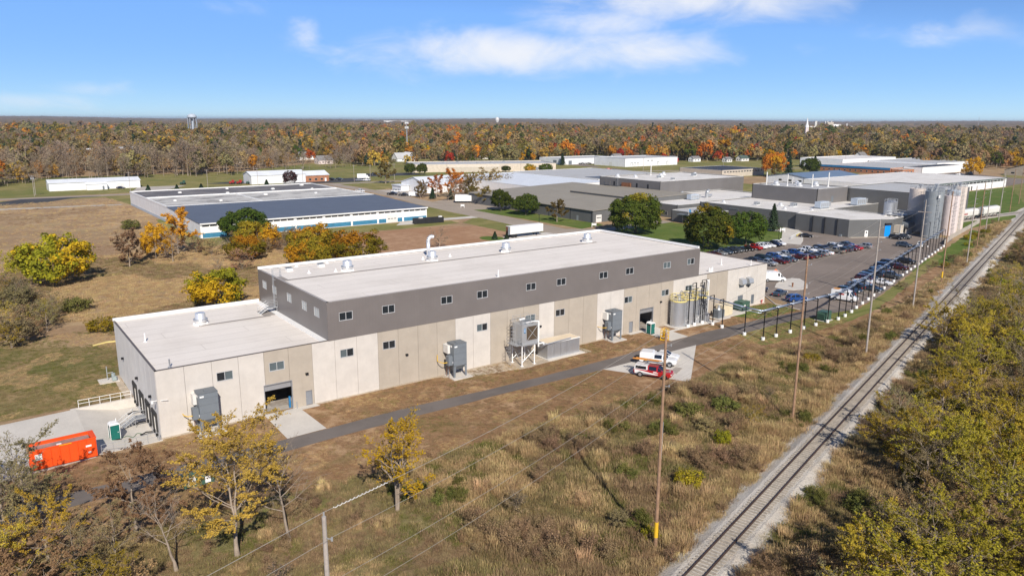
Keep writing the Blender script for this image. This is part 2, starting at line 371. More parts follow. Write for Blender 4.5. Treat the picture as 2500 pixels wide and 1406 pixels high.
MT['wood_pole'] = M('wood_pole', (.30,.185,.115), .9, var=.28, scale=.8, fine=5); MT['wood_old'] = M('weathered_wood', (.36,.315,.28), .92, var=.2, scale=.7, fine=6); MT['plank'] = M('plank', (.34,.25,.16), .9, var=.2)
MT['tie'] = M('railway_tie', (.34,.295,.24), .95, var=.28, scale=.9, fine=5); MT['rail'] = M('rail_rust', (.085,.055,.045), .6, var=.25, metal=.3); MT['wire'] = M('wire', (.36,.33,.29), .5, var=.05)
MT['floor_in'] = M('factory_floor', (.30,.24,.19), .6, var=.25, scale=.35, fine=2, col2=(.36,.33,.30)); MT['inside'] = M('interior_wall', (.30,.29,.28), .9)
MT['dumpster'] = M('black_steel', (.022,.022,.025), .6, var=.25); MT['red_trim'] = M('red_trim', (.45,.03,.02), .5); MT['barn_red'] = M('barn_red', (.40,.035,.03), .7)
MT['shingle_g'] = M('shingle_green', (.07,.10,.085), .9, var=.2); MT['shingle'] = M('shingle_gray', (.20,.19,.185), .9, var=.2); MT['stone'] = M('stone_pale', (.42,.35,.27), .9)
MT['bark'] = M('bark', (.30,.24,.185), .95, var=.25, scale=1.5, fine=8); MT['bark_d'] = M('bark_dark', (.17,.135,.105), .95, var=.25, scale=1.5, fine=8)
MT['gravel'] = ground_mat('gravel', ((.36,.30,.23),(.55,.46,.35),(.62,.52,.40),(.50,.41,.31)), .1, .8, 6., bstr=.6)
MT['ballast'] = ground_mat('ballast', ((.40,.36,.31),(.62,.575,.51),(.55,.48,.40),(.64,.59,.52)), .05, .5, 4.5, bstr=.9)
MT['dirt'] = ground_mat('bare_dirt', ((.30,.17,.095),(.38,.225,.13),(.44,.275,.165),(.32,.175,.095)), .03, .25, 1.0, stripe=.35, bstr=.3)
MT['meadow'] = ground_mat('meadow', ((.27,.175,.10),(.38,.255,.15),(.47,.335,.19),(.31,.215,.125)), .014, .09, .9, bstr=.6, dirt=(.33,.25,.13))
MT['rough'] = ground_mat('rough_ground', ((.17,.115,.06),(.27,.19,.10),(.34,.245,.125),(.19,.175,.07)), .03, .14, 1.2, bstr=.7, dirt=(.17,.115,.065))
MT['verge'] = ground_mat('mown_verge', ((.20,.11,.056),(.32,.19,.10),(.45,.30,.175),(.25,.145,.072)), .05, .45, 2.2, bstr=.4, dirt=(.19,.155,.062), dirt_amt=.5)
MT['mown'] = ground_mat('mown_grass', ((.14,.12,.042),(.235,.18,.078),(.33,.23,.12),(.12,.125,.038)), .05, .3, 1.8, stripe=.3, bstr=.35, dirt=(.26,.165,.085))
MT['lawn'] = ground_mat('lawn', ((.065,.105,.018),(.115,.165,.03),(.165,.19,.05),(.085,.14,.022)), .02, .15, 1.4, stripe=.3, bstr=.3, dirt=(.19,.17,.065), dirt_amt=.35)
MT['lawn_far'] = ground_mat('lawn_far', ((.14,.145,.04),(.205,.195,.062),(.30,.25,.10),(.13,.155,.038)), .012, .08, .8, stripe=.4, bstr=.2, dirt=(.27,.20,.10), dirt_amt=.45)
MT['asphalt_path'] = asphalt('asphalt_path', (.145,.125,.112)); MT['asphalt_lot'] = asphalt('asphalt_lot', (.205,.168,.142), .12, .04); MT['asphalt_dark'] = asphalt('asphalt_dark', (.06,.06,.063)); MT['road'] = asphalt('road_surface', (.33,.275,.22), .08, .05)
MT['paint'] = M('road_paint', (.62,.60,.56), .8, var=.15); MT['far_ground'] = ground_mat('far_ground', ((.13,.095,.05),(.20,.15,.07),(.23,.17,.08),(.13,.12,.045)), .003, .02, .2, bstr=.2)
# ---------------------------------------------------------------- ground, roads, paths
def rail_b(a): return -60.2 + .281*(a-32.8)
RD = Vector((1, .281, 0)).normalized(); RN = Vector((-RD.y, RD.x, 0))        # along / across the railway
def on_rail(s, off, z=0.0):                                                 # s metres along from (32.8,-60.2)
    p = Vector((32.8, -60.2, 0)) + RD*s + RN*off; p.z = z; return p
def ragged(poly, step=3.0, amp=.35, seed=1):
    r = random.Random(seed); out = []
    for i in range(len(poly)):
        p, q = Vector(poly[i]).to_2d(), Vector(poly[(i+1) % len(poly)]).to_2d(); n = max(1, int((q-p).length/step)); d = (q-p)
        nn = Vector((-d.y, d.x)).normalized() if d.length else Vector((0, 0))
        for j in range(n):
            t = j/n; e = 0 if j == 0 else r.uniform(-amp, amp); out.append(tuple(p + d*t + nn*e))
    return out
def sheet(name, poly, z, mat, rag=None, parent=None, seed=1):
    if rag: poly = ragged(poly, rag[0], rag[1], seed)
    bm = bmesh.new(); vs = [bm.verts.new((p[0], p[1], z)) for p in poly]
    f = bm.faces.new(vs); f.normal_update()
    if f.normal.z < 0: f.normal_flip()
    bmesh.ops.triangulate(bm, faces=[f])
    me = bpy.data.meshes.new(name); bm.to_mesh(me); bm.free(); me.materials.append(MT[mat])
    o = bpy.data.objects.new(name, me); link(o, parent); o['kind'] = 'structure'; return o
# dock pit kept open: ground is a ring of quads round it
PIT = [(-7.6, -.6), (0.0, -.6), (0.0, 17.6), (-7.6, 17.6)]
OUT = 26000
mb = MB(); O4 = [(-OUT, -OUT), (OUT, -OUT), (OUT, OUT), (-OUT, OUT)]; I4 = [(-900, -400), (1500, -400), (1500, 1200), (-900, 1200)]
for i in range(4):
    j = (i+1) % 4
    mb.face([(*O4[i], 0), (*O4[j], 0), (*I4[j], 0), (*I4[i], 0)])
struct('ground', mb, MT['far_ground'])
mb = MB()
for i in range(4):
    j = (i+1) % 4
    mb.face([(*I4[i], 0), (*I4[j], 0), (*PIT[j], 0), (*PIT[i], 0)])
struct('field_ground', mb, MT['meadow'])
sheet('rough_ground', [(-60,-27), (-22,-24), (0,-22), (20,-25), (45,-25), (64,-25.4), (74,-25.4), (83,-23), (110,-24.4), (127,-22.7), (152,-18.6), (200,-6), (297,23.2), (520,84), (520,60), (700,110), (700,-260), (-60,-260)], .004, 'rough', (2.5,.5), seed=3)
sheet('mown_verge', [(0.3,0), (126.7,0), (127.5,-9), (150,-14), (200,-1), (297,24.5), (296,20), (199,-6), (152,-18.4), (127,-22.5), (110,-24.2), (92,-23.7), (83,-22.8), (74,-25.2), (64,-25.2), (45,-24.8), (21,-25.3), (0,-22.5), (-22,-23), (-34,-12), (-30,-1.4), (-7.6,-1.4), (.3,-1.2)], .008, 'verge', (2.2,.45), seed=4)
sheet('mown_grass', [(-60,18.6), (-.15,18.6), (-.15,46), (2,47), (-20,62), (-60,66)], .007, 'mown', (2.5,.5), seed=5)
sheet('mown_grass', [(-.2,18.4), (-.2,30), (126,30), (126,36), (60,37), (60,50), (-4,50), (-12,18.4)], .010, 'mown', (2.5,.4), seed=6)
sheet('lawn_by_pipe_rack', [(100.5,-11.6), (127,-14), (140,-15.5), (175,-6.5), (225,7.5), (222,4.5), (175,-9.5), (138,-19), (124,-20.5), (98,-20.3)], .012, 'lawn_far', (2,.4), seed=7)
sheet('lawn_by_entrance', [(127,-1.2), (127,-8.6), (113.5,-8.4), (110.5,-3.5), (116,-.2)], .012, 'lawn', (1.5,.2), seed=8)
sheet('bare_dirt_plot', [(60,92), (84,110), (84,150), (128,149), (148,140), (150,122), (141,115), (128,112), (124,100), (112,92)], .006, 'dirt', (3,.8), seed=9)
sheet('planting_circle', [(130+4.2*math.cos(t*.3142), 112+5.5*math.sin(t*.3142)) for t in range(20)], .011, 'lawn', None)
sheet('grass_strip', [(60,150), (128,150.5), (142,152), (143,160), (126,166), (62,168.5), (50,169), (50,230), (46,230), (40,150)], .010, 'lawn_far', (3,.5), seed=10)
# lawns round the old plant
sheet('front_lawn', [(129,37), (131,46), (166,49), (199,48.4), (206,48.5), (228,64), (240,79), (240,64.6), (234,64.5), (233,96), (214,98), (214,120), (203,119.5), (196,118), (187,105), (174,99.5), (127,98), (127,37)], .006, 'lawn', (3,.3), seed=11)
sheet('street_lawn', [(171,112), (186,116), (185.5,178), (172,190), (169,186), (170.5,150)], .007, 'lawn', (3,.3), seed=12)
sheet('street_verge', [(143,112), (155.5,112), (158,150), (158,165), (143,152)], .007, 'lawn_far', (3,.3), seed=13)
sheet('street_verge', [(138,168), (158,168), (161,225), (164,280), (150,283), (137,281)], .007, 'lawn_far', (3,.3), seed=14)
sheet('roadside_grass', [(-900,362), (168,359), (168,500), (-200,520), (-900,520)], .006, 'lawn_far', (8,1.2), seed=15)
sheet('roadside_grass', [(48,297), (134,296), (140,345), (-900,350.5), (-900,344), (44,338)], .005, 'lawn_far', (4,.6), seed=16)
sheet('estate_grass', [(178,300), (260,330), (280,338), (432,310), (432,254), (540,215), (900,300), (1200,600), (300,620), (178,520)], .005, 'lawn_far', (8,1.5), seed=17)
sheet('estate_grass', [(300,112), (380,106), (398,170), (400,220), (322,215), (322,150)], .006, 'lawn_far', (6,.8), seed=18)
sheet('rail_side_lawn', [(262,23.5), (300,28), (350,31.5), (398,45), (520,98), (385,99), (330,60), (318,42), (300,33)], .0105, 'lawn', (4,.5), seed=19)
sheet('rail_side_lawn', [(188,-1.6), (222,6.8), (262,17), (292,25.5), (286,17), (250,7), (214,-2.5)], .009, 'lawn', (3,.5), seed=20)
sheet('estate_grass', [(398,98.5), (522,100), (640,150), (820,170), (820,80), (520,60), (400,44)], .007, 'lawn_far', (6,1), seed=21)
# asphalt
sheet('access_path', [(-40,-16), (-30,-13.2), (12,-13.2), (23,-12.7), (46,-12.6), (75,-13.5), (113.5,-12.9), (126.5,-13.9), (139,-15.6), (141,-11.9), (127,-9.7), (113,-8.5), (94,-8.2), (77,-9.2), (61,-9.9), (44,-9.9), (31.5,-9.2), (14,-9.6), (-30,-9.8), (-40,-11)], .016, 'asphalt_path', (3,.12), seed=22)
sheet('parking_lot', [(127,-9), (138,-15), (150,-13), (172,-7), (222,7.5), (262,19), (262,34.5), (250,34.4), (234.7,42.4), (236.2,64.6), (230.5,57), (214,46.5), (206,42.6), (203,48.2), (166,48.6), (132.8,46), (132.6,4), (131,-2.7), (127.3,-8)], .020, 'asphalt_lot', None)
sheet('street', [(157.7,90), (153.5,117), (157,150), (158,182), (161.3,220), (166,250), (169.5,283), (169,349), (177,349), (178,300), (176.5,262), (172.5,225), (170.8,186), (168.9,151), (166,115.5), (176,108.6), (190,108), (196,112), (215,112), (215,106), (190,103), (171,102), (165,88)], .016, 'road', (5,.15), seed=23)
sheet('street', [(-900,352.5), (-1,352.6), (56,346.5), (140,344.5), (168,348), (178,349), (420,330), (640,262), (642,269), (424,338), (178,357), (168,358), (56,354), (-1,360.5), (-900,361)], .016, 'road', (6,.15), seed=24)
sheet('driveway', [(170.5,186), (188,182), (196,188), (196,225), (184,232), (173,226)], .017, 'road', (4,.2), seed=25)
sheet('driveway', [(176.5,262), (197,266), (197,292), (178,300)], .017, 'concrete_d', (4,.2), seed=26)
sheet('driveway', [(137,163.2), (158,161.5), (158,167.5), (140,168.5), (123,166.5), (118,160), (137,157.6)], .013, 'concrete', None)
sheet('trailer_pad', [(133.5,105.5), (152,106), (157.5,101), (160,110), (154,113), (140,114.5), (134,112)], .014, 'concrete', None)
sheet('yard_asphalt', [(-16,318), (18,330), (30,344), (44,346), (36,352), (8,352), (-2,340), (-20,332)], .015, 'asphalt_dark', None)
sheet('yard_asphalt', [(-28,300), (-8,304), (-8,311), (-28,309)], .015, 'asphalt_dark', None)
sheet('yard_track', [(-9,303), (44,296), (46,300), (-9,311)], .013, 'concrete_d', None)
sheet('yard_asphalt', [(158,362), (205,360), (214,392), (172,397), (128,405), (108,398), (132,382), (156,374)], .015, 'asphalt_dark', None)
sheet('yard_asphalt', [(60,362), (76,362), (96,392), (70,396)], .013, 'concrete_d', None)
sheet('yard_asphalt', [(218,398), (266,392), (268,418), (226,428)], .015, 'asphalt_dark', None)
sheet('yard_asphalt', [(434,392), (442,390), (456,428), (520,430), (520,448), (440,450)], .014, 'asphalt_lot', None)
sheet('yard_asphalt', [(374,352), (432,345), (438,372), (378,374)], .014, 'asphalt_lot', None)
sheet('yard_asphalt', [(524,102), (600,110), (640,190), (600,195), (540,130)], .012, 'asphalt_lot', None)
# concrete aprons and pads by the new building
sheet('door_apron', [(13.2,0), (20.6,0), (20.9,-1.2), (18.2,-1.2), (18.4,-9.4), (13.0,-9.6)], .022, 'concrete', None)
sheet('door_apron', [(83.2,0), (91.4,0), (91.4,-3.4), (105.4,-3.4), (105.4,-5.0), (97,-4.3), (91.6,-4.3), (91.4,-8.3), (86.4,-8.5), (86.3,-1.2), (83.2,-1.2)], .022, 'concrete', None)
sheet('vehicle_pad', [(64.9,-13.1), (88.2,-12.9), (71.8,-25.6)], .024, 'concrete', None)
sheet('gravel_bed', [(40,0), (70,0), (70,-4.7), (59,-4.9), (55,-5.2), (48,-3.9), (44.5,-3.2), (40,-.4)], .014, 'gravel', (1,.15), seed=28)
sheet('gravel_strip', [(-.1,-.02), (126.7,-.02), (126.7,-.55), (-.1,-.55)], .013, 'gravel', (.8,.06), seed=29)
sheet('gravel_strip', [(-1.1,17.7), (-.05,17.7), (-.05,30), (-1.1,30)], .013, 'gravel', (.8,.06), seed=30)
sheet('plant_walk', [(206,42.4), (214,46.6), (230.5,57.2), (240,66.5), (240,72), (228,64.2), (212.5,54), (203.5,48.6)], .023, 'concrete', None)
sheet('plant_walk', [(228,64), (231,66.8), (224,77), (216,86), (213.5,83)], .022, 'concrete', None)
sheet('plant_walk', [(234.9,42.3), (247,35.6), (245.5,32.9), (243.5,33.5), (243,36.2), (234.4,40.8)], .026, 'cream', None)
sheet('kerb_island', [(142.0,7.9), (141.9,5.6), (143.2,3.6), (145.6,2.6), (148.4,3.0), (151.4,4.9), (154.2,7.6), (156.4,10.4), (155.4,12), (151.4,12.2), (146,10.2)], .13, 'concrete', None)
mb = MB(); _isl = [(142.0,7.9), (141.9,5.6), (143.2,3.6), (145.6,2.6), (148.4,3.0), (151.4,4.9), (154.2,7.6), (156.4,10.4), (155.4,12), (151.4,12.2), (146,10.2)]
for i in range(len(_isl)):
    p, q = _isl[i], _isl[(i+1) % len(_isl)]; mb.face([(*p, 0), (*q, 0), (*q, .13), (*p, .13)])
struct('kerb', mb, MT['concrete'])
mb = MB(); mb.box(127.0,127.25,-8.6,-2.6,0,.16); mb.tube((127.1,-2.6,.09),(132.6,4.2,.09),.12,4); mb.box(132.45,132.7,4,46,0,.15)
mb.box(166,203,48.4,48.62,0,.15); struct('kerb', mb, MT['concrete'])
# stall markings
def line(parent, p, q, w=.1, z=.026):
    p, q = Vector((*p, z)), Vector((*q, z)); d = (q-p).normalized(); n = Vector((-d.y, d.x, 0))*w
    mb = MB().face([p-n, q-n, q+n, p+n]); o = mb.build('stall_line', MT['paint'], parent); return o
lot_marks = thing('parking_markings', 'white stall lines painted on the asphalt of the car park', 'road markings', (0,0,0))
lot_marks['kind'] = 'structure'
for i in range(15): line(lot_marks, (164.4+2.72*i, 48.2), (164.4+2.72*i, 43.0))
for i in range(22): line(lot_marks, (164.2+2.72*i, 35.2), (164.2+2.72*i, 24.2))
line(lot_marks, (164.2, 29.7), (222, 29.7))
for i in range(27):
    a = 146+2.9*i; e = -9.8 + .30*(a-146); line(lot_marks, (a, e-1.2), (a, e+4.6), .11)
for i in range(4): line(lot_marks, (221+2.8*i, 54.5-.0*i), (221+2.8*i, 48.8))
line(lot_marks, (214.5,41.5), (212.4,37.5))
for i in range(4): line(lot_marks, (203.5+1.5*i, 42.8), (202.6+1.5*i, 40.6), .08)
for i in range(3): line(lot_marks, (133,.4-3.0*i+2.2), (138.4,.4-3.0*i+2.2), .1)

# ---------------------------------------------------------------- railway
S0, S1 = -26, 760
prof = [(-3.5,0.004),(-2.8,.10),(-1.75,.42),(1.75,.42),(2.8,.10),(3.5,.004)]
mb = MB(); r_ = random.Random(5); ss = [S0+3*i for i in range(int((S1-S0)/3)+1)]
rows = [[on_rail(s, o + (r_.uniform(-.5,.5) if abs(o) > 3.4 else r_.uniform(-.18,.18) if abs(o) > 2.5 else 0), z) for (o, z) in prof] for s in ss]
for i in range(len(rows)-1):
    for j in range(len(prof)-1): mb.face([rows[i][j], rows[i+1][j], rows[i+1][j+1], rows[i][j+1]])
bb = struct('ballast_bed', mb, MT['ballast'])
for p in bb.data.polygons: p.flip() if p.normal.z < 0 else None
trk = thing('railway_track', 'single railway track with weathered sleepers running past the factory', 'railway', (0,0,0))
rot = math.atan2(RD.y, RD.x)
for off in (-.72, .72):
    mb = MB(); cs = [(-.07,.50),(.07,.50),(.07,.53),(.02,.55),(.02,.62),(.036,.63),(.036,.665),(-.036,.665),(-.036,.63),(-.02,.62),(-.02,.55),(-.07,.53)]
    for s in range(S0, S1, 14):
        a, b = [[on_rail(t, off+c[0], c[1]) for c in cs] for t in (s, s+14)]
        for i in range(len(cs)):
            j = (i+1) % len(cs); mb.face([a[i], a[j], b[j], b[i]])
    mb.build('rail', MT['rail'], trk)
tie_me = [MB().box(-.12,.12,-1.3+r_.uniform(-.05,.05),1.3+r_.uniform(-.05,.05),.32,.50).mesh('sleeper', MT['tie']) for _ in range(5)]
nt = 0; rest = MB(); s = S0+.3
while s < S1-1:
    p = on_rail(s, r_.uniform(-.06,.06)); 
    if nt < 300: inst('sleeper', tie_me[r_.randrange(5)], trk, (p.x, p.y, r_.uniform(-.02,.015)), rot + r_.uniform(-.025,.025)); nt += 1
    else:
        c = [on_rail(s+dx, dy) for dx, dy in ((-.12,-1.3),(.12,-1.3),(.12,1.3),(-.12,1.3))]; rest.face([(q.x,q.y,.5) for q in c])
    s += .56
tag(rest.build('far_sleepers', MT['tie'], trk), kind='stuff')
# ---------------------------------------------------------------- new factory building
L, D, H1, H2, A1, A2 = 126.74, 29.85, 8.98, 14.62, 23.07, 103.44
PW = L/37
fac = thing('factory_building', 'long new factory of tan and white concrete panels with dark upper storey', 'building', (0,0,0))
WIN_LO = [8.43,15.43,25.83,32.68,49.71,59.78,66.45,83.4,93.65,100.62]
WIN_UP = [25.9,32.74,42.94,49.74,59.8,66.55,76.67,83.42,93.72,100.74]
ww, wh = 2.14, 1.26
holes = [(c-ww/2, c+ww/2, 6.68-wh/2, 6.68+wh/2) for c in WIN_LO] + [(13.45,17.42,-1,4.25),(86.64,90.42,-1,4.28),(19.3,20.25,-1,2.18),(83.85,84.85,-1,2.2),(116.95,118.75,.35,2.85),(121.7,122.8,.35,2.45)]
cut = [4,6,9,13,15,18,19,22,24,28,31,33,37]
def tone(kk):
    i = next(i for i, c in enumerate(cut) if kk < c); return 'pre_l' if i % 2 == 0 else 'pre_t'
g = .02
for kk in range(37):
    MB().slab((0,0,0),(1,0,0),(0,-1,0), kk*PW+g, (kk+1)*PW-g, -.3, H1, .25, holes).build('concrete_panel', MT[tone(kk)], fac)
    if kk % 1 == 0: MB().slab((0,D,0),(1,0,0),(0,1,0), kk*PW+g, (kk+1)*PW-g, -.3, H1, .25).build('concrete_panel', MT['pre_s'], fac)
nl = 9; pl = D/nl
DK = [2.8, 6.85, 11.1, 15.75]                                     # dock door centres on the west end
dholes = [(c-.9, c+.9, 0.05, 2.6) for c in DK]
for i in range(nl):
    u0, u1 = i*pl+g + (.26 if i == 0 else 0), (i+1)*pl-g - (.26 if i == nl-1 else 0)
    MB().slab((0,0,0),(0,1,0),(-1,0,0), u0, u1, -1.6, H1, .25, dholes).build('concrete_panel', MT['pre_s'], fac)
    MB().slab((L,0,0),(0,1,0),(1,0,0), u0, u1, -.3, H1, .25, [(12,15.5,-1,4)] ).build('concrete_panel', MT['pre_l'], fac)
# backing so joints read dark, interior floor and ceiling
mb = MB().box(.35,L-.35,.35,D-.35,-.2,.02); mb.build('floor_slab', MT['floor_in'], fac)
mb = MB().box(24,24.3,.4,D-.4,.02,8.7).box(80,80.3,.4,D-.4,.02,8.7).box(93,93.3,.4,D-.4,.02,8.7).box(.4,L-.4,12,12.2,.02,8.7); mb.build('inner_wall', MT['inside'], fac)
mb = MB().box(13.6,15.0,2.2,3.6,.03,.06).box(15.4,17.2,.6,1.9,.03,.06).box(14.2,16.2,4.2,5.2,.03,.06); mb.build('floor_patch', MT['concrete_d'], fac)
# upper storey cladding
uh = [(c-1.06, c+1.06, 12.25-.63, 12.25+.63) for c in WIN_UP]
MB().slab((0,-.06,0),(1,0,0),(0,-1,0), A1, A2, H1-.04, H2, .3, uh).build('dark_cladding', MT['clad'], fac)
SIDE = [26.73, 21.87, 15.06, 8.67, 3.87]
sh = [(c-.95, c+.95, 12.42-.68, 12.42+.68) for c in SIDE]
MB().slab((A1,0,0),(0,1,0),(-1,0,0), .25, D-.25, H1-.5, H2, .3, sh).build('dark_cladding', MT['clad'], fac)
MB().slab((A2,0,0),(0,1,0),(1,0,0), .25, D-.25, H1-.5, H2, .3).build('dark_cladding', MT['clad'], fac)
MB().slab((0,D+.06,0),(1,0,0),(0,1,0), A1, A2, H1-.04, H2, .3).build('dark_cladding', MT['clad'], fac)
# roofs
def roof(poly, z, mat, name='roof'): return MB().prism(poly, z-.25, z).build(name, MT[mat], fac)
roof([(.26,.26),(A1,.26),(A1,D-.26),(.26,D-.26)], H1-.10, 'roof_white'); roof([(A2,.26),(L-.26,.26),(L-.26,D-.26),(A2,D-.26)], H1-.10, 'roof_white')
roof([(A1+.3,.24),(A2-.3,.24),(A2-.3,D-.24),(A1+.3,D-.24)], H2-.10, 'roof_white')
def coping(pts, z, w, h, mat, nm='coping'):
    mb = MB()
    for p, q in zip(pts[:-1], pts[1:]):
        x0, x1 = sorted((p[0], q[0])); y0, y1 = sorted((p[1], q[1])); mb.box(x0-w, x1+w, y0-w, y1+w, z, z+h)
    return mb.build(nm, MT[mat], fac)
MT['trim_dark'] = M('trim_dark', (.13,.11,.10), .5, var=.06); MT['trim_clad'] = M('trim_clad', (.36,.33,.31), .5, var=.06)
for pts, z in (([(.1,D-.1),(.1,.1),(A1-.12,.1)], H1), ([(A2+.12,.1),(L-.1,.1),(L-.1,D-.1)], H1)): coping(pts, z, .14, .07, 'trim_dark')
coping([(A1+.15,D-.1),(A1+.15,.1),(A2-.15,.1)], H2, .16, .05, 'trim_clad')
coping([(.1,D-.1),(A1-.4,D-.1)], H1, .17, .42, 'white', 'parapet'); coping([(A1+.15,D-.1),(A2-.15,D-.1),(A2-.15,.4)], H2, .18, .42, 'white', 'parapet'); coping([(A2+.4,D-.1),(L-.1,D-.1)], H1, .17, .42, 'white', 'parapet')
MB().box(A1-.95,A1-.02,.4,D-.4,H1-.1,H1+.02).build('flashing', MT['white'], fac)
# windows
MT['curtain'] = M('window_blind', (.50,.52,.52), .6, var=.15)
def window(parent, c, z, w, h, o, u, n, pale=None, depth=.10):
    o, u, n = Vector(o), Vector(u), Vector(n); zz = Vector((0,0,1)); f = MB()
    def bar(a0, a1, z0, z1, d0, d1, mb):
        P = lambda a, z_, d: o + u*a + zz*z_ - n*d
        v = [P(a0,z0,d0),P(a1,z0,d0),P(a1,z1,d0),P(a0,z1,d0),P(a0,z0,d1),P(a1,z0,d1),P(a1,z1,d1),P(a0,z1,d1)]
        for q in ((0,1,2,3),(4,7,6,5),(0,4,5,1),(1,5,6,2),(2,6,7,3),(3,7,4,0)): mb.face([v[i] for i in q])
    t = .07; w2, h2 = w/2-.004, h/2-.004
    bar(c-w2,c+w2,z+h2-t,z+h2,-.015,.12,f); bar(c-w2,c+w2,z-h2,z-h2+t,-.03,.12,f); bar(c-w2,c-w2+t,z-h2+t,z+h2-t,-.015,.12,f); bar(c+w2-t,c+w2,z-h2+t,z+h2-t,-.015,.12,f); bar(c-t/2,c+t/2,z-h2+t,z+h2-t,-.01,.12,f)
    wo_ = f.build('window', MT['frame'], parent)
    for s_, (a0, a1) in enumerate(((c-w2+t,c-t/2),(c+t/2,c+w2-t))):
        p = MB(); bar(a0,a1,z-h2+t,z+h2-t,depth,depth+.02,p); p.build('pane', MT['glass_g' if pale and pale[s_] else 'glass'], wo_)
    return wo_
pal = {0:(0,1),1:(1,1),2:(1,0),5:(1,1),4:(1,0),7:(0,1),8:(1,0),9:(1,1)}
for i, c in enumerate(WIN_LO): window(fac, c, 6.68, ww, wh, (0,0,0),(1,0,0),(0,-1,0), pal.get(i))
for i, c in enumerate(WIN_UP): window(fac, c, 12.25, 2.12, 1.26, (0,-.06,0),(1,0,0),(0,-1,0), {9:(1,0),8:(1,1)}.get(i))
for i, c in enumerate(SIDE):
    w_ = window(fac, c, 12.42, 1.9, 1.36, (A1,0,0),(0,1,0),(-1,0,0), (1,1), .06)
    for j, x in enumerate((c-.60, c+.32)): MB().box(A1+.03,A1+.05,x,x+.36,12.42-.55,12.42+.55).build('blind', MT['curtain'], w_)
# doors
def slabdoor(a0, a1, h, dep=.12):
    d = MB().box(a0+.03,a1-.03,dep,dep+.06,.03,h-.03).build('door', MT['door_gray'], fac); MB().box(a0,a0+.05,-.015,.16,0,h).box(a1-.05,a1,-.015,.16,0,h).box(a0,a1,-.015,.16,h-.05,h).build('door_frame', MT['door_gray'], d); MB().box(a0+.12,a0+.2,dep-.06,dep,1.0,1.05).build('handle', MT['galv'], d)
slabdoor(19.3,20.25,2.18); slabdoor(83.85,84.85,2.2)
for a0, a1, h in ((13.45,17.42,4.25),(86.64,90.42,4.28)):
    o = MB().box(a0-.04,a0+.08,-.03,.3,.02,h).box(a1-.08,a1+.04,-.03,.3,.02,h).box(a0+.08,a1-.08,-.03,.3,h-.1,h+.02).build('door_frame', MT['steel'], fac)
    d = MB().box(a0+.1,a1-.1,.32,.40,h-1.0,h).build('door', MT['steel'], fac)
MB().tube((17.75,-.5,0),(17.75,-.5,1.1),.08,8).tube((13.1,-.5,0),(13.1,-.5,1.1),.08,8).build('bollard', MT['galv'], fac); MB().box(17.0,17.25,.5,.75,.03,1.7).build('door_post', MT['blue_trim'], fac)
for a0, a1, z0, z1 in ((116.95,118.75,.35,2.85),(121.7,122.8,.35,2.45)):
    l = MB().box(a0,a1,.12,.16,z0,z1).build('louvre', MT['door_gray'], fac); nn = int((z1-z0)/.16); mb = MB()
    for i in range(nn): z = z0+.05+i*.16; mb.face([(a0+.04,.0,z),(a1-.04,.0,z),(a1-.04,.1,z+.12),(a0+.04,.1,z+.12)])
    mb.build('louvre_blades', MT['graybox_d'], l)
for a in (116.9, 119.3):                                          # intake hoods
    MB().ext([(-.0,5.45),(-1.0,5.35),(-1.15,5.6),(-.9,6.5),(0,6.75)], a, a+1.5, 'x').build('intake_hood', MT['galv'], fac)
for a, z in ((35.6,4.6),(61.9,4.9),(92.4,5.0),(19.6,4.75),(120.3,4.6)): MB().box(a-.2,a+.2,-.28,0,z-.12,z+.14).build('wall_light', MT['black'], fac)
for b, z in ((23.5,4.52),(12.92,4.43),(4.16,4.41)): MB().box(-.35,0,b-.2,b+.2,z-.14,z+.14).build('wall_light', MT['black'], fac)
mb = MB().tube((0,.3,5.0),(-.55,.25,5.05),.05,6).tube((.3,0,5.0),(1.1,-.45,5.15),.04,6).box(-.75,-.5,.1,.4,4.75,5.1); mb.build('security_camera', MT['white'], fac)
# dock seals, bumpers
for i, b in enumerate(DK):
    d = MB().box(.06,.14,b-.9,b+.9,.06,2.58).build('dock_door', MT['white'], fac); pf = [(0,-.1),(-.13,-.1),(-.17,.2),(-.17,2.6),(-.12,2.8),(0,2.8)]
    MB().ext(pf, b-1.36, b-.86).build('dock_seal', MT['seal'], d); MB().ext(pf, b+.86, b+1.36).build('dock_seal', MT['seal'], d)
    MB().ext([(0,2.3),(-.2,2.3),(-.2,2.7),(-.14,2.9),(0,2.9)], b-1.38, b+1.38).build('dock_seal', MT['seal'], d)
    MB().box(-.25,0,b-.9,b-.62,-.4,.0).box(-.25,0,b+.62,b+.9,-.4,.0).build('dock_bumper', MT['rubber'], d)
    MB().path([(-.1,b-1.6,-.9),(-.9,b-1.7,-.75),(-1.3,b-1.5,-1.0),(-1.6,b-1.6,-.98)], .09, 6).build('trailer_restraint', MT['black'], d)
MB().box(-.5,0,5.35,5.45,2.9,3.0).build('light_arm', MT['black'], fac)
# rooftop walkways
mb = MB().box(23.9,91.8,18.05,18.75,H2-.09,H2-.05).box(23.6,24.4,18.05,21.8,H2-.09,H2-.052); mb.build('walkway_pad', MT['concrete_d'] if 0 else M('walk_pad', (.30,.27,.245), .9, var=.12), fac)
mb = MB().box(10.2,21.2,18.85,19.45,H1-.09,H1-.05).box(20.3,22.1,19.2,23.2,H1-.09,H1-.052); mb.build('walkway_pad', bpy.data.materials['walk_pad'], fac)

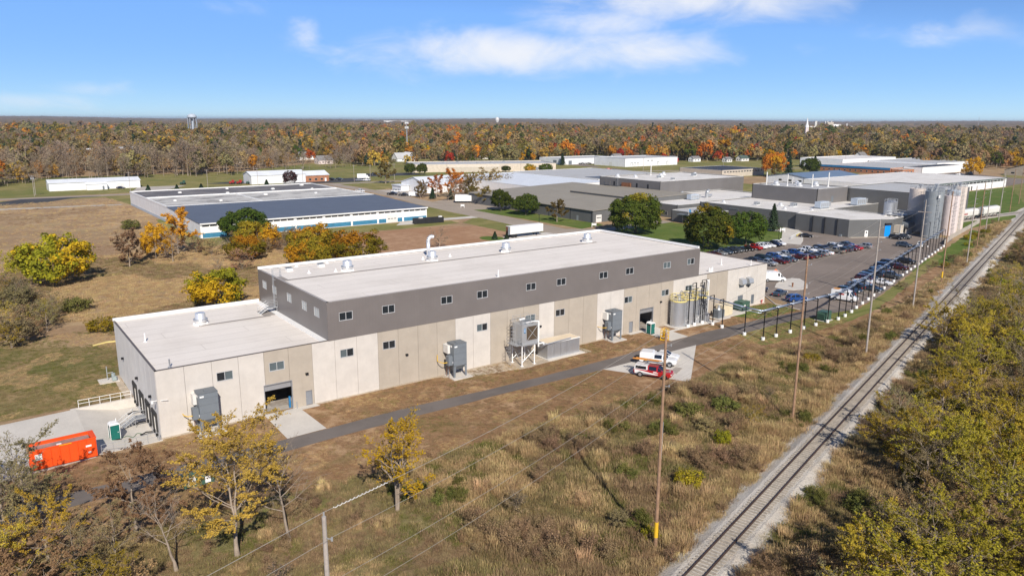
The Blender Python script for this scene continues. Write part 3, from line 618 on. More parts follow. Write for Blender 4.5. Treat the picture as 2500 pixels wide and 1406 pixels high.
# rooftop exhaust fans
def roof_fan(a, b, z, label, s=1.0):
    t = thing('exhaust_fan', label, 'exhaust fan', (a,b,z), RNG.uniform(0,1), 'spun aluminium fans on the new factory roof', s)
    MB().box(-.95,.95,-.95,.95,0,.45).build('curb', MT['white'], t)
    MB().lathe(0,0,[(.85,.45),(.95,.55),(1.15,.7),(1.25,.85),(1.2,.98),(1.0,1.02),(.92,1.1),(.92,2.2),(.84,2.28)], 24).build('housing', MT['alu'], t, True)
    MB().lathe(0,0,[(1.28,1.0),(1.32,1.06),(1.3,1.14),(1.0,1.16)], 24).build('rain_band', MT['galv'], t, True); MB().cyl(0,0,2.2,2.24,.80,n=20).build('damper', M('damper_blue', (.07,.10,.20), .4) if 'damper_blue' not in bpy.data.materials else bpy.data.materials['damper_blue'], t)
    MB().box(.95,1.3,-.18,.18,.5,.8).build('motor_box', MT['black'], t)
for (a,b,z), lb in zip(((35.2,19.8,H2-.1),(51.9,19.6,H2-.1),(68.7,19.6,H2-.1),(90.2,19.6,H2-.1),(10.7,20.1,H1-.1)),
    ('aluminium roof fan on the upper roof, nearest its ladder end','aluminium roof fan beside the tall gooseneck pipe','aluminium roof fan, third along the upper roof walkway','aluminium roof fan at the far end of the upper roof walkway','aluminium roof fan alone on the lower left roof')):
    roof_fan(a,b,z,lb,.82)
t = thing('gooseneck_pipe', 'tall shiny gooseneck duct on the upper roof beside a fan', 'duct', (53.9,24.4,H2-.1))
pts = [(0,0,0),(0,0,3.0)] + [(.75-.75*math.cos(x),0,3.0+.75*math.sin(x)) for x in (.35,.7,1.05,1.4,1.75,2.1)]; pts = [(p[0], p[1], p[2]) for p in pts]
MB().path(pts,.36,12).build('duct', MT['alu'], t, True); MB().cyl(0,0,0,.2,.6,n=14).build('flange', MT['white'], t)
for i,(a,b,z,kx) in enumerate(((27.1,25.7,H2,1),(33.0,26.2,H2,1),(29.4,28.4,H2,0),(29.1,21.8,H2,0),(35.2,28.6,H2,0),(33.4,20.6,H2,0),(51.3,22.0,H2,0),(57.1,21.8,H2,0))):
    if kx: t = thing('roof_hatch', ('small' if i == 0 else 'larger')+' white curb box on the upper roof near its back edge', 'roof box', (a,b,z-.1)); MB().box(-.5,.5,-.5,.5,0,.55).build('curb', MT['white'], t); MB().box(-.55,.55,-.55,.55,.55,.62).build('lid', MT['graybox'], t)
    else:
        t = thing('vent_boot', ['','','white vent boot nearest the back edge by the ladder','white vent boot between ladder and first fan','white vent boot behind the first fan at the parapet','white vent boot just left of the first fan','white vent boot left of the second fan','white vent boot right of the second fan'][i], 'roof vent', (a,b,z-.1), 0, 'white vent boots on the upper roof')
        MB().lathe(0,0,[(.42,0),(.3,.05),(.1,.3),(.07,.55)],10).build('boot', MT['white'], t)
for a,b,z,h,lb in ((1.8,15.0,H1,1.3,'white bent vent pipe near the left edge of the low roof'),(2.0,.9,H1,1.1,'thin gray vent pipe at the front corner of the low roof'),(109.3,1.6,H1,.9,'squat twin-cap vent on the right low roof'),(117.3,5.2,H1,1.4,'pale vent pipe in the middle of the right low roof'),(122.0,.9,H1,1.2,'thin vent pipe near the right front roof corner'),(53.6,.9,H2,1.2,'thin white vent pipe at the front edge of the upper roof')):
    t = thing('vent_pipe', lb, 'vent pipe', (a,b,z-.1), 0, 'thin vent pipes on the new factory roof'); mb = MB().cyl(0,0,0,h,.1,n=8).cyl(0,0,0,.12,.3,.12,8)
    if h == .9: mb.cyl(-.3,.2,0,.8,.16,n=8).cyl(.3,-.1,0,.95,.16,n=8)
    mb.build('pipe', MT['white' if h != 1.1 else 'steel'], t)
# roof ladder with crossover stair
t = thing('roof_ladder', 'galvanised ladder and crossover stair from low roof up dark wall', 'ladder', (A1,21.2,H1-.1))
mb = MB()
for y in (-.28,.28): mb.tube((-.35,y,.9),(-.35,y,7.2),.035,6)
mb.build('ladder_rail', MT['galv'], t); mb = MB()
for i in range(20): mb.tube((-.35,-.28,1.2+i*.3),(-.35,.28,1.2+i*.3),.02,5)
mb.build('rung', MT['galv'], t); mb = MB()
for z in (2.5,4.0,5.4): mb.tube((0,-.28,z),(-.35,-.28,z),.03,5).tube((0,.28,z),(-.35,.28,z),.03,5)
mb.build('bracket', MT['galv'], t)
mb = MB().path([(-.35,-.28,7.2),(.9,-.28,7.2),(.9,-.28,5.6)],.03).path([(-.35,.28,7.2),(.9,.28,7.2),(.9,.28,5.6)],.03).path([(.9,-.28,6.6),(.9,.28,6.6)],.03).path([(-.35,-.28,6.5),(.9,-.28,6.5)],.025); mb.build('grab_rail', MT['galv'], t)
MB().box(-1.6,-.05,-.55,.55,.85,.92).build('platform', MT['galv'], t); mb = MB()
for i in range(4): mb.box(-2.0-.3*i,-1.7-.3*i,-.45,.45,.66-.2*i,.70-.2*i)
mb.build('tread', MT['galv'], t); mb = MB()
for y in (-.55,.55): mb.path([(-3.0,y,.0),(-1.6,y,.88),(-.05,y,.88)],.05).path([(-3.0,y,.95),(-1.6,y,1.9),(-.1,y,1.9),(-.1,y,.9)],.03).path([(-3.0,y,0),(-3.0,y,.95)],.03).path([(-1.6,y,.9),(-1.6,y,1.9)],.03).path([(-2.4,y,.9),(-1.6,y,1.4),(-.1,y,1.4)],.025).tube((-.2,y,0),(-.2,y,.88),.04)
mb.build('handrail', MT['galv'], t)
# ---------------------------------------------------------------- loading dock court
DZ = -1.25
mb = MB(); mb.face([(0,-.6,DZ),(0,17.6,DZ),(-2.5,17.6,DZ),(-2.5,-.6,DZ)]); mb.face([(-2.5,-.6,DZ),(-2.5,17.6,DZ),(-7.6,17.6,.018),(-7.6,-.6,.018)])
mb.face([(-7.6,-1.4,.018),(-7.6,17.6,.018),(-33,15.5,.018),(-33,-3.4,.018),(-14.5,-2.2,.018)])
dk = struct('dock_court', mb, MT['concrete']); [p.flip() for p in dk.data.polygons if p.normal.z < 0]
mb = MB()
for y0, y1 in ((-.95,-.55),(17.55,17.95)): mb.prism([(-8.2,y0),(0,y0),(0,y1),(-8.2,y1)], -1.6, .05)
struct('retaining_wall', mb, MT['concrete'])
def slope_z(a): return DZ if a > -2.5 else (DZ + (.018-DZ)*min(1, (-2.5-a)/5.1))
t = thing('dock_guard_rail', 'white pipe guard rail on the far retaining wall of the dock', 'railing', (0,17.75,.05)); n = 6
for i in range(n): MB().tube((-.4-i*1.35,0,0),(-.4-i*1.35,0,1.1),.035,6).build('post', MT['white'], t)
for z in (1.1,.6): MB().tube((-.4,0,z),(-.4-1.35*(n-1),0,z),.035,6).build('rail', MT['white'], t)
t = thing('dock_guard_rail', 'thin gray guard rail on the near retaining wall of the dock', 'railing', (0,-.75,.05)); n = 6
for i in range(n): MB().tube((-.4-i*1.3,0,0),(-.4-i*1.3,0,1.1),.03,6).build('post', MT['galv'], t)
for z in (1.1,.6): MB().tube((-.4,0,z),(-.4-1.3*(n-1),0,z),.03,6).build('rail', MT['galv'], t)
t = thing('dock_stair', 'galvanised steel dock stair with handrails between the seals', 'stair', (0,9.5,DZ))
MB().box(-1.5,-.05,-.7,.7,1.18,1.25).build('landing', MT['galv'], t); mb = MB()
for i in range(6): mb.box(-1.8-.3*i,-1.5-.3*i,-.55,.55,1.02-.2*i,1.06-.2*i)
mb.build('tread', MT['galv'], t); mb = MB()
for y in (-.65,.65): mb.path([(-3.4,y,.02),(-1.5,y,1.2),(-.05,y,1.2)],.08,4)
mb.build('stringer', MT['galv'], t); mb = MB()
for y in (-.68,.68): mb.path([(-3.4,y,.0),(-3.4,y,1.05),(-1.5,y,2.3),(-.1,y,2.3),(-.1,y,1.2)],.03).path([(-3.4,y,.55),(-1.5,y,1.75),(-.1,y,1.75)],.025).tube((-1.5,y,0),(-1.5,y,2.3),.035).tube((-2.4,y,.6),(-2.4,y,1.7),.025)
mb.build('handrail', MT['galv'], t)
t = thing('hose', 'green hose lying coiled on the dock concrete by the stair', 'hose', (0,0,0)); pts = []
for i in range(40): a = -4.6+.11*i; pts.append((a, 6.0+.35*math.sin(i*.55)+.3*math.cos(i*.21), slope_z(a)+.05))
MB().path(pts,.035,5).build('tube', M('hose_green', (.05,.14,.07), .6), t)
def toilet(a, b, z, rz, label):
    t = thing('portable_toilet', label, 'portable toilet', (a,b,z), rz)
    MB().box(-.56,.56,-.56,.56,.08,2.05).build('cabin', MT['toilet_green'], t); MB().box(-.6,.6,-.6,.6,0,.1).build('base', MT['rubber'], t)
    mb = MB().ext([(-.6,2.05),(.6,2.05),(.56,2.18),(.3,2.3),(-.3,2.3),(-.56,2.18)], -.6, .6); mb.build('roof', MT['white'], t)
    d = MB().box(-.42,.42,-.60,-.56,.15,1.95).build('door', MT['toilet_green'], t); MB().box(.3,.38,-.63,-.6,1.0,1.12).build('latch', MT['white'], d)
    mb = MB()
    for x in (-.57,.57): 
        for y in (-.57,.57): mb.box(x-.03,x+.03,y-.03,y+.03,.1,2.05)
    mb.build('corner_trim', MT['white'], t); mb = MB()
    for x in (-.57,.53): mb.box(x,x+.04,-.4,.4,1.65,1.9)
    mb.build('vent', MT['rubber'], t); MB().cyl(.4,.4,2.0,2.6,.05,n=8).build('vent_pipe', MT['white'], t)
toilet(-4.6,5.2,slope_z(-4.6)-.02,.05,'green portable toilet on the loading dock beside the steel stair')
toilet(87.0,-2.7,.022,.0,'green portable toilet with white roof by the open right-hand door')
# orange open container
t = thing('roll_off_container', 'bright orange open-top waste container on the dock concrete', 'dumpster', (-10.9,-.2,.03), .03)
lx, ly, hz = 3.45, 1.25, 2.45
mb = MB().box(-lx,lx,-ly,-ly+.08,.15,hz).box(-lx,lx,ly-.08,ly,.15,hz).box(-lx,-lx+.08,-ly+.08,ly-.08,.15,hz).box(lx-.08,lx,-ly+.08,ly-.08,.15,hz).box(-lx,lx,-ly,ly,.12,.2); mb.build('body', MT['orange'], t)
mb = MB()
for s_ in (-1,1):
    for i in range(8): x = -lx+.3+i*.92; mb.box(x-.05,x+.05,s_*ly-.05*(s_ < 0)-(0 if s_ > 0 else .03),s_*ly+.05*(s_ > 0)+(.03 if s_ > 0 else 0),.2,hz)
mb.build('rib', MT['orange'], t)
mb = MB().box(-lx-.05,lx+.05,-ly-.06,-ly+.12,hz,hz+.12).box(-lx-.05,lx+.05,ly-.12,ly+.06,hz,hz+.12).box(-lx-.05,-lx+.12,-ly+.12,ly-.12,hz,hz+.12).box(lx-.5,lx+.05,-ly+.12,ly-.12,hz,hz+.12); mb.build('top_rail', MT['orange'], t)
MB().box(-lx+.15,lx-.5,-ly+.12,ly-.12,hz-.35,hz-.28).build('contents', M('waste_load', (.30,.20,.18), .95, var=.3, fine=5), t)
MB().box(2.3,2.9,-ly-.095,-ly-.085,1.55,1.78).box(2.5,2.8,-ly-.095,-ly-.085,.75,.95).build('label_plate', MT['white'], t); MB().box(-.4,.9,-ly-.1,-ly-.07,hz+.02,hz+.1).build('yellow_strip', MT['yellow'], t); MB().box(-.6,-.1,-ly+.2,-ly+.5,hz+.0,hz+.15).build('white_plate', MT['white'], t)
MB().box(-lx-.09,-lx-.03,-.6,.3,1.2,1.9).box(-2.9,-2.2,-ly-.1,-ly-.085,1.3,2.0).build('sign_plate', MT['white'], t)
for x in (-2.9,2.9):
    for y in (-.8,.8): MB().tube((x,y-.12,.1),(x,y+.12,.1),.1,10).build('roller', MT['rubber'], t)
# gas meter at the back-left corner
t = thing('gas_meter', 'small gray-green gas meter set at the far left wall corner', 'gas meter', (-1.6,28.0,0))
MB().box(-1.6,1.2,-1.3,1.3,0,.08).build('pad', MT['concrete'], t); MB().cyl(-.3,.2,.1,2.3,.07,n=8).path([(-.3,.2,1.2),(.5,.2,1.2),(.5,-.6,1.2),(.5,-.6,.1)],.06).build('riser', MT['galv'], t); MB().cyl(.5,-.2,.7,1.15,.28,n=12).box(.2,.8,-1.0,-.5,.2,.8).build('regulator', M('meter_gray', (.30,.36,.36), .5), t)

# ---------------------------------------------------------------- dust collectors
def collector(a, b, label):
    t = thing('dust_collector', label, 'dust collector', (a,b,.02), 0, 'gray dust collectors along the factory front')
    w, d = 2.4, 2.0
    MB().box(-.5,w+.6,-.9,d+.3,0,.12).build('pad', MT['concrete'], t)
    MB().box(0,w,0,d,2.0,5.55).build('cabinet', MT['graybox'], t)
    mb = MB(); bt = [(0,0),(w,0),(w,d),(0,d)]; tp = [(.55,.5),(w-.55,.5),(w-.55,d-.5),(.55,d-.5)]
    for i in range(4): j = (i+1) % 4; mb.face([(*tp[i],1.25),(*tp[j],1.25),(*bt[j],2.0),(*bt[i],2.0)])
    mb.face([(*p,1.25) for p in reversed(tp)]); mb.build('hopper', MT['graybox_d'], t)
    for x, sx in ((0,1),(w,-1)):
        for y, sy in ((0,1),(d,-1)):
            mb = MB(); q = [(x,y),(x+.42*sx,y),(x+.42*sx,y+.1*sy),(x+.1*sx,y+.1*sy),(x+.1*sx,y+.42*sy),(x,y+.42*sy)]
            if sx*sy < 0: q = q[::-1]
            n0 = len(mb.v); cx, cy = x+.12*sx, y+.12*sy
            lo = [(x+(px_-x)*.6, y+(py_-y)*.6) for px_, py_ in q]
            mb.v += [(p[0],p[1],.12) for p in lo]+[(p[0],p[1],2.05) for p in q]; kk = len(q)
            mb.f += [tuple(reversed(range(kk))), tuple(range(kk,2*kk))]+[(i,(i+1)%kk,kk+(i+1)%kk,kk+i) for i in range(kk)]; mb.m += [0]*(kk+2); mb.build('leg', MT['graybox'], t)
    MB().box(-.04,w+.04,-.04,d+.04,5.55,5.62).box(.9,1.5,.7,1.3,5.62,5.7).build('top_panel', MT['graybox_d'], t)
    MB().box(-.75,-.02,.35,1.25,2.15,3.65).build('control_cabinet', MT['graybox'], t)
    MB().box(-.02,.55,d,d+.55,3.6,5.3).box(-.45,-.02,d-.9,d+.5,3.9,5.25).build('wall_duct', MT['offwhite'], t)
    mb = MB().path([(-.7,.8,2.6),(-1.3,.9,2.6),(-1.6,1.6,2.6),(-1.6,2.4,2.6),(-1.6,2.4,3.6)],.06); mb.build('gas_pipe', MT['yellow'], t)
    mb = MB().box(-.035,-.0,.25,.45,2.45,2.75).box(-.03,0,.55,.95,5.0,5.3).box(-.03,0,1.3,1.5,4.2,4.5); mb.build('badge', MT['white'], t)
    MB().box(.15,.65,-.012,.0,5.05,5.28).build('name_plate', MT['white'], t); mb = MB()
    for z in (2.9,4.0,4.9): mb.box(0,w,-.02,0,z,z+.03)
    mb.build('seam', MT['graybox_d'], t); MB().path([(-.4,1.4,2.2),(-.4,1.6,.12)],.04).path([(-.6,.5,2.15),(-.6,.5,.12)],.03).build('conduit', MT['rust'], t)
collector(42.5,-2.7,'gray dust collector cabinet on legs, nearest the gravel strip')
collector(77.2,-2.3,'gray dust collector cabinet on legs beside the tall white panel and side door')
collector(4.4,-2.2,'gray dust collector cabinet at the left front by the yellow tree')

# ---------------------------------------------------------------- cooling tower
t = thing('cooling_tower', 'galvanised cooling tower on a braced steel stand with ladder cage', 'cooling tower', (54.9,-4.1,.02))
w, d, z0, z1 = 3.3, 2.7, 3.75, 7.0
for x in (.0,w-.7):
    for y in (0,d): MB().tube((x,y,0),(x,y,z0),.1,8).box(x-.25,x+.25,y-.25,y+.25,0,.05).build('leg', MT['white'], t)
mb = MB()
for (p, q) in (((0,0),(w-.7,0)),((0,0),(0,d)),((w-.7,0),(w-.7,d)),((0,d),(w-.7,d))):
    mb.tube((*p,.6),(*q,2.6),.05).tube((*q,.6),(*p,2.6),.05)
mb.build('brace', MT['galv'], t)
MB().box(-.15,w,-.15,d+.15,z0-.3,z0).build('base_frame', MT['galv'], t)
MB().box(0,w,0,d,z0,z1).build('casing', MT['galv'], t)
MB().box(.95,w-.12,-.05,0,z0+.55,z1-.35).build('louvre', M('tower_louvre', (.085,.06,.038), .8, var=.2, fine=12), t)
mb = MB().tube((1.0,-.08,z0+.6),(w-.15,-.08,z1-.4),.035).tube((1.0,-.08,z1-.4),(w-.15,-.08,z0+.6),.035); mb.build('cross_brace', MT['galv'], t)
MB().box(.35,.75,-.012,-.002,z1-1.35,z1-.55).build('maker_plate', MT['blue_trim'], t); mb = MB()
for i in range(3): mb.box(.42,.68,-.018,-.013,z1-1.15+.2*i,z1-1.07+.2*i)
mb.build('plate_mark', MT['white'], t)
MB().cyl(w*.55,d/2,z1,z1+.35,1.05,n=20).build('fan_ring', MT['galv'], t, False); MB().cyl(w*.55,d/2,z1+.3,z1+.36,.95,n=16).build('fan_guard', MT['graybox'], t)
mb = MB()
for x in (0,w/2,w):
    for y in (0,d): mb.tube((x,y,z1),(x,y,z1+1.1),.03)
for z in (.55,1.1): mb.path([(0,0,z1+z),(w,0,z1+z),(w,d,z1+z),(0,d,z1+z),(0,0,z1+z)],.025)
mb.build('guard_rail', MT['galv'], t)
MB().box(-1.3,-.02,-.1,d-.2,z0-.08,z0).build('platform', MT['galv'], t); mb = MB()
for z in (.55,1.1): mb.path([(-.05,-.1,z0+z),(-1.3,-.1,z0+z),(-1.3,d-.2,z0+z)],.025)
for p in ((-1.3,-.1),(-.6,-.1),(-1.3,1.2),(-1.3,d-.2)): mb.tube((*p,z0),(*p,z0+1.1),.03)
mb.build('platform_rail', MT['galv'], t); mb = MB()
for y in (1.2,1.7): mb.tube((-.5,y,z0),(-.5,y,z1+1.1),.03); mb.tube((-1.45,y,.0),(-1.45,y,z0+1),.03)
for i in range(14): mb.tube((-.5,1.2,z0+.3*i),(-.5,1.7,z0+.3*i),.018,5); mb.tube((-1.45,1.2,.2+.3*i),(-1.45,1.7,.2+.3*i),.018,5)
mb.build('ladder', MT['galv'], t); mb = MB()
for i in range(6):
    z = z0+.9+i*.6; pr = [(-.5-.7*math.sin(x), 1.45-.4*math.cos(x), z) for x in (0,.5,1.05,1.57,2.1,2.6,3.14)]; mb.path(pr,.025,5)
    if i < 3: mb.path([(-1.45-.7*math.sin(x), 1.45-.4*math.cos(x), 1.9+i*.6) for x in (0,.5,1.05,1.57,2.1,2.6,3.14)],.025,5)
mb.build('ladder_cage', MT['galv'], t)
mb = MB().path([(w+.15,.0,z0-.9),(w+.15,.0,z1+.25),(w-.6,.5,z1+.25)],.14,8).path([(.9,.2,z1+.35),(2.6,.2,z1+.35)],.12,8).path([(.8,d*.7,z1+.5),(1.9,d*.7,z1+.5)],.17,8).path([(w*.6,.4,z0-.5),(w+1.6,.4,z0-.6),(w+1.6,.4,z0-1.0)],.13,8); mb.build('water_pipe', MT['white'], t)
MB().tube((w-.1,d+.1,z0+.9),(w+1.0,d-.1,z0+.9),.5,12).path([(w+.9,d-.6,z0+1.6),(w+1.3,d-.4,z0+.9),(w+1.2,d-.5,z0-.8)],.2,8).build('pump_motor', MT['offwhite'], t)
# chiller enclosure
t = thing('equipment_enclosure', 'long low metal equipment enclosure with cream roof beside the cooling tower', 'enclosure', (60.6,-3.8,.02))
lx, ly, hz = 7.2, 2.7, 2.75
MB().box(-.4,lx+.7,-.75,ly+.3,0,.14).build('pad', MT['concrete'], t); npn = 5
for i in range(npn): MB().box(i*lx/npn+.02,(i+1)*lx/npn-.02,0,.06,.2,hz).build('panel', MT['steel'], t)
MB().box(.0,.06,.06,ly,.2,hz).box(lx-.06,lx,.06,ly,.2,hz).box(.06,lx-.06,ly-.06,ly,.2,hz).build('end_panel', MT['steel'], t)
MB().box(0,lx,-.03,ly,.14,.24).box(0,.08,-.02,.06,.24,hz).box(lx-.08,lx,-.02,.06,.24,hz).build('frame', MT['galv'], t)
MB().box(-.06,lx+.08,-.1,ly+.08,hz,hz+.12).build('roof_edge', MT['white'], t); MB().box(.05,lx-.05,.05,ly-.05,hz+.12,hz+.15).build('roof', M('enclosure_roof', (.66,.55,.40), .7, var=.08), t)
mb = MB().path([(-1.2,-.05,hz+.05),(4.6,-.05,hz+.3)],.11,8).path([(-1.2,-.3,hz+.15),(5.0,-.28,hz+.4)],.09,8).path([(1.1,.1,.2),(1.1,-.12,hz-.1)],.05,6); mb.build('pipe', MT['galv'], t)
MB().box(5.0,5.9,-.035,0,.35,2.3).build('door', MT['steel'], t); MB().box(3.4,3.46,-.04,0,.6,2.3).build('door_handle', MT['galv'], t)

# ---------------------------------------------------------------- short silos by the right-hand door
def silo(a, b, label, i):
    t = thing('storage_silo', label, 'silo', (a,b,.03), 0, 'short aluminium silos by the factory front')
    R_ = 1.58; mb = MB()
    body = MB().lathe(0,0,[(R_,0),(R_,1.25),(R_+.03,1.27),(R_+.03,1.33),(R_,1.35),(R_,2.5),(R_+.03,2.52),(R_+.03,2.58),(R_,2.6),(R_,3.75),(R_+.03,3.77),(R_+.03,3.83),(R_,3.85),(R_,5.1),(.7,5.5),(.5,5.55)], 32).build('shell', MT['steel'], t, False)
    MB().lathe(0,0,[(R_+.02,5.0),(R_+.1,5.02),(R_+.1,5.22),(R_+.02,5.24)], 32).build('toe_board', MT['paleyellow'], t)
    mb = MB(); nr = 12; P = [(R_*1.02*math.cos(x*2*math.pi/nr), R_*1.02*math.sin(x*2*math.pi/nr)) for x in range(nr)]
    for p in P: mb.tube((*p,5.2),(*p,6.25),.035,5)
    for z in (5.7,6.25): mb.path([(*p,z) for p in P]+[(*P[0],z)],.045,5)
    mb.build('guard_rail', MT['paleyellow'], t)
    MB().cyl(0,0,5.5,6.15,.42,n=12).box(-.3,.5,-.2,.2,6.0,6.3).build('filter', MT['steel'], t); MB().path([(.2,-1.6,.1),(.2,-1.62,5.2),(.1,-1.3,6.9),(.05,-.4,7.1),(0,0,6.2)],.07,8).build('fill_pipe', MT['galv'], t)
    MB().box(.2,1.25,-R_-.12,-1.0,.1,1.75).build('access_hatch', MT['galv'], t); MB().box(.4,.55,-R_-.14,-R_-.12,1.0,1.25).box(.85,1.0,-R_-.14,-R_-.12,1.2,1.5).build('sign', MT['white'], t)
    if i == 0:
        mb = MB()
        for y in (-.25,.25): mb.tube((-R_-.25,y,0),(-R_-.25,y,6.3),.03)
        for z in range(19): mb.tube((-R_-.25,-.25,.3+z*.32),(-R_-.25,.25,.3+z*.32),.018,5)
        for z in range(7): mb.path([(-R_-.25-.7*math.sin(x), -.4*math.cos(x), 2.2+z*.6) for x in (0,.5,1.05,1.57,2.1,2.6,3.14)],.022,5)
        mb.build('caged_ladder', MT['galv'], t)
    return t
silo(95.8,-1.75,'short aluminium silo with yellow rail and caged ladder, nearest the open door',0)
silo(99.0,-1.75,'short aluminium silo with yellow rail, middle of the three',1)
silo(102.2,-1.75,'short aluminium silo with yellow rail, farthest right of the three',2)
mb = MB().box(93.4,104.6,-3.9,-.1,0,.1); struct('silo_pad', mb, MT['concrete'])
# conveying pipe rack
RACK = [(96.4,-3.9,8.4),(98.4,-3.8,8.8),(100.9,-3.7,8.6),(101.8,-5.6,6.2),(101.6,-8.1,5.9),(100.8,-14.0,5.7),(100.9,-18.1,5.7),(104.8,-18.2,5.75),(109.5,-18.1,5.75),(114.1,-18.1,5.75),(118.2,-18.1,5.75),(122.4,-18.1,5.75),(126.2,-18.2,5.8),(129.8,-17.6,5.8),(134.2,-16.5,5.8)]
q = 138.6
while q < 246: RACK.append((q, -15.1+.273*(q-138.6), 5.8)); q += 4.9
rackg = 'black pipe posts along the car park'
post_me = {}
for i, (a, b, h) in enumerate(RACK):
    lb = ('black steel post rising between the short silos, %s from the open door' % ORD[i]) if i < 3 else ('black pipe-rack post on a concrete footing, %s beyond the silos' % ORD[i-3])
    t = thing('pipe_rack_post', lb, 'post', (a,b,0), .266 if i > 12 else (math.pi/2 if i < 6 else 0), rackg)
    if h not in post_me:
        post_me[h] = (MB().box(-.075,.075,-.075,.075,.0,h).mesh('post', MT['black']), MB().lathe(0,0,[(.34,0),(.34,.55),(.30,.6)],14).mesh('footing', MT['white']), MB().box(-.05,.05,-.1,1.15,h-.1,h).box(-.05,.05,1.05,1.15,h-.75,h-.1).box(-.05,.05,-.1,1.15,h-.75,h-.66).mesh('arm', MT['black']))
    inst('column', post_me[h][0], t); inst('footing', post_me[h][1], t)
    inst('arm', post_me[h][2], t)
MT['pipe_blue'] = gloss('conveying_pipe', (.40,.46,.56), .35, .5, 0, .5)
def rackpipe(name, label, off, z, r, i0=3):
    pts = [(99,-2.6,6.2),(100.6,-4.3,6.0)]
    for i, (a,b,h) in enumerate(RACK[i0:], i0):
        d = Vector((-.263,.965,0))*off if i > 12 else (Vector((-off,0,0)) if i < 6 else Vector((-off*.7,off*.7,0)) if i == 6 else Vector((0,off,0))); pts.append((a+d.x, b+d.y, z))
    o = MB().path(pts, r, 8).build(name, MT['pipe_blue'], None, True); tag(o, label, 'pipe', 'conveying pipes on the black rack'); return o
rackpipe('conveying_pipe', 'pale conveying pipe on the black rack, outer line', .35, 5.62, .09); rackpipe('conveying_pipe', 'pale conveying pipe on the black rack, inner line', .75, 5.62, .09)
rackpipe('conveying_pipe', 'dark cable tray tube slung below the rack pipes', .95, 5.2, .06)
# condenser, generator, transformers
t = thing('condensing_unit', 'dark gray condensing unit with a pale stack on the pad', 'condenser', (106.3,-3.4,.02)); MB().box(-.6,3.0,-.9,2.3,0,.12).build('pad', MT['concrete'], t); MB().box(0,2.0,0,1.5,.15,1.75).build('casing', MT['graybox_d'], t); MB().lathe(1.0,.75,[(.45,1.75),(.3,2.1),(.22,2.7)],12).build('stack', MT['galv'], t)
t = thing('generator_box', 'beige generator enclosure beside the gray condensing unit', 'generator', (108.6,-2.9,.02)); MB().box(-.3,6.6,-.8,2.4,0,.11).build('pad', MT['concrete'], t); MB().box(0,3.0,0,2.0,.14,2.25).build('casing', MT['beige'], t); MB().box(-.04,3.04,-.04,2.04,2.25,2.32).build('roof', MT['beige'], t); MB().box(.3,1.3,-.03,0,.4,1.9).box(1.6,2.6,-.03,0,.4,1.9).build('door', MT['beige'], t)
def transformer(a,b,label,rz=0,s=1.0):
    t = thing('pad_transformer', label, 'transformer', (a,b,.02), rz, None, s); MB().box(-.3,2.5,-.3,2.2,0,.1).build('pad', MT['concrete'], t); MB().box(0,2.2,0,1.9,.12,1.75).build('tank', MT['trans_green'], t); MB().box(-.05,2.25,-.05,1.0,1.75,1.82).build('lid', MT['trans_green'], t); mb = MB()
    for i in range(7): mb.box(-.35,0,.15+i*.24,.22+i*.24,.4,1.5)
    mb.build('radiator', MT['trans_green'], t); MB().box(.5,.9,-.02,0,.9,1.3).build('warning_label', MT['offwhite'], t)
transformer(115.3,-2.6,'dark green transformer on a pad beside the louvred wall',0,1.15); transformer(122.6,-17.6,'pale green transformer box between the pipe-rack posts',.1,1.05)
# yellow lift basket
t = thing('lift_basket', 'yellow steel lift basket standing on the verge by the apron', 'lift basket', (85.8,-7.4,.01), .2); mb = MB()
for x in (-.6,.6):
    for y in (-.5,.5): mb.box(x-.05,x+.05,y-.05,y+.05,0,2.1)
for z in (.1,.75,1.4,2.05): mb.box(-.6,.6,-.55,-.45,z,z+.09).box(-.6,.6,.45,.55,z,z+.09).box(-.65,-.55,-.5,.5,z,z+.09).box(.55,.65,-.5,.5,z,z+.09)
mb.build('cage', MT['yellow'], t); MB().box(-.6,.6,-.5,.5,.05,.1).build('floor', MT['yellow'], t); MB().box(-.1,.1,-.45,.45,.5,1.9).build('mast', MT['yellow'], t)
# hoist arm frame on the right silo end
t = thing('silo_pipe_stack', 'white vertical filter pipe beside the third silo', 'pipe', (104.6,-1.6,.1)); MB().path([(0,0,0),(0,0,7.6),(.2,0,8.0)],.22,10).path([(-.3,-.6,.0),(-.3,-.6,8.3),(-1.4,-.6,8.3)],.06,6).build('stack', MT['white'], t)
t = thing('silo_hoist_frame', 'black braced hoist frame between the second and third silos', 'frame', (100.7,-3.3,.1)); MB().tube((0,0,0),(0,0,8.8),.09,6).tube((1.2,0,0),(1.2,0,8.8),.09,6).path([(0,0,8.8),(1.9,0,8.8)],.07).path([(0,0,4.6),(1.2,0,5.6)],.05).path([(0,0,4.2),(1.2,0,2.6)],.06).path([(0,0,5.7),(1.2,0,5.7)],.05).build('frame', MT['black'], t)
t = thing('pallet', 'weathered timber pallet lying on the concrete vehicle pad', 'pallet', (74.1,-20.6,.03), -1.15); mb = MB()
for i in range(6): mb.box(-.55+i*.2,-.41+i*.2,-1.5,1.5,.1,.13)
mb.build('deck_board', MT['wood_old'], t); mb = MB()
for y in (-1.4,0,1.4): mb.box(-.55,.6,y-.06,y+.06,0,.1)
mb.build('bearer', MT['wood_old'], t)
t = thing('timber_stack', 'small stack of timber lying behind the low roof', 'timber', (12.5,46,.01), .3); mb = MB()
for i in range(4): mb.box(-1.4,1.4,-.5+i*.27,-.28+i*.27,0,.22).box(-1.3,1.4,-.4+i*.25,-.2+i*.25,.23,.42)
mb.build('beam', MT['plank'], t)
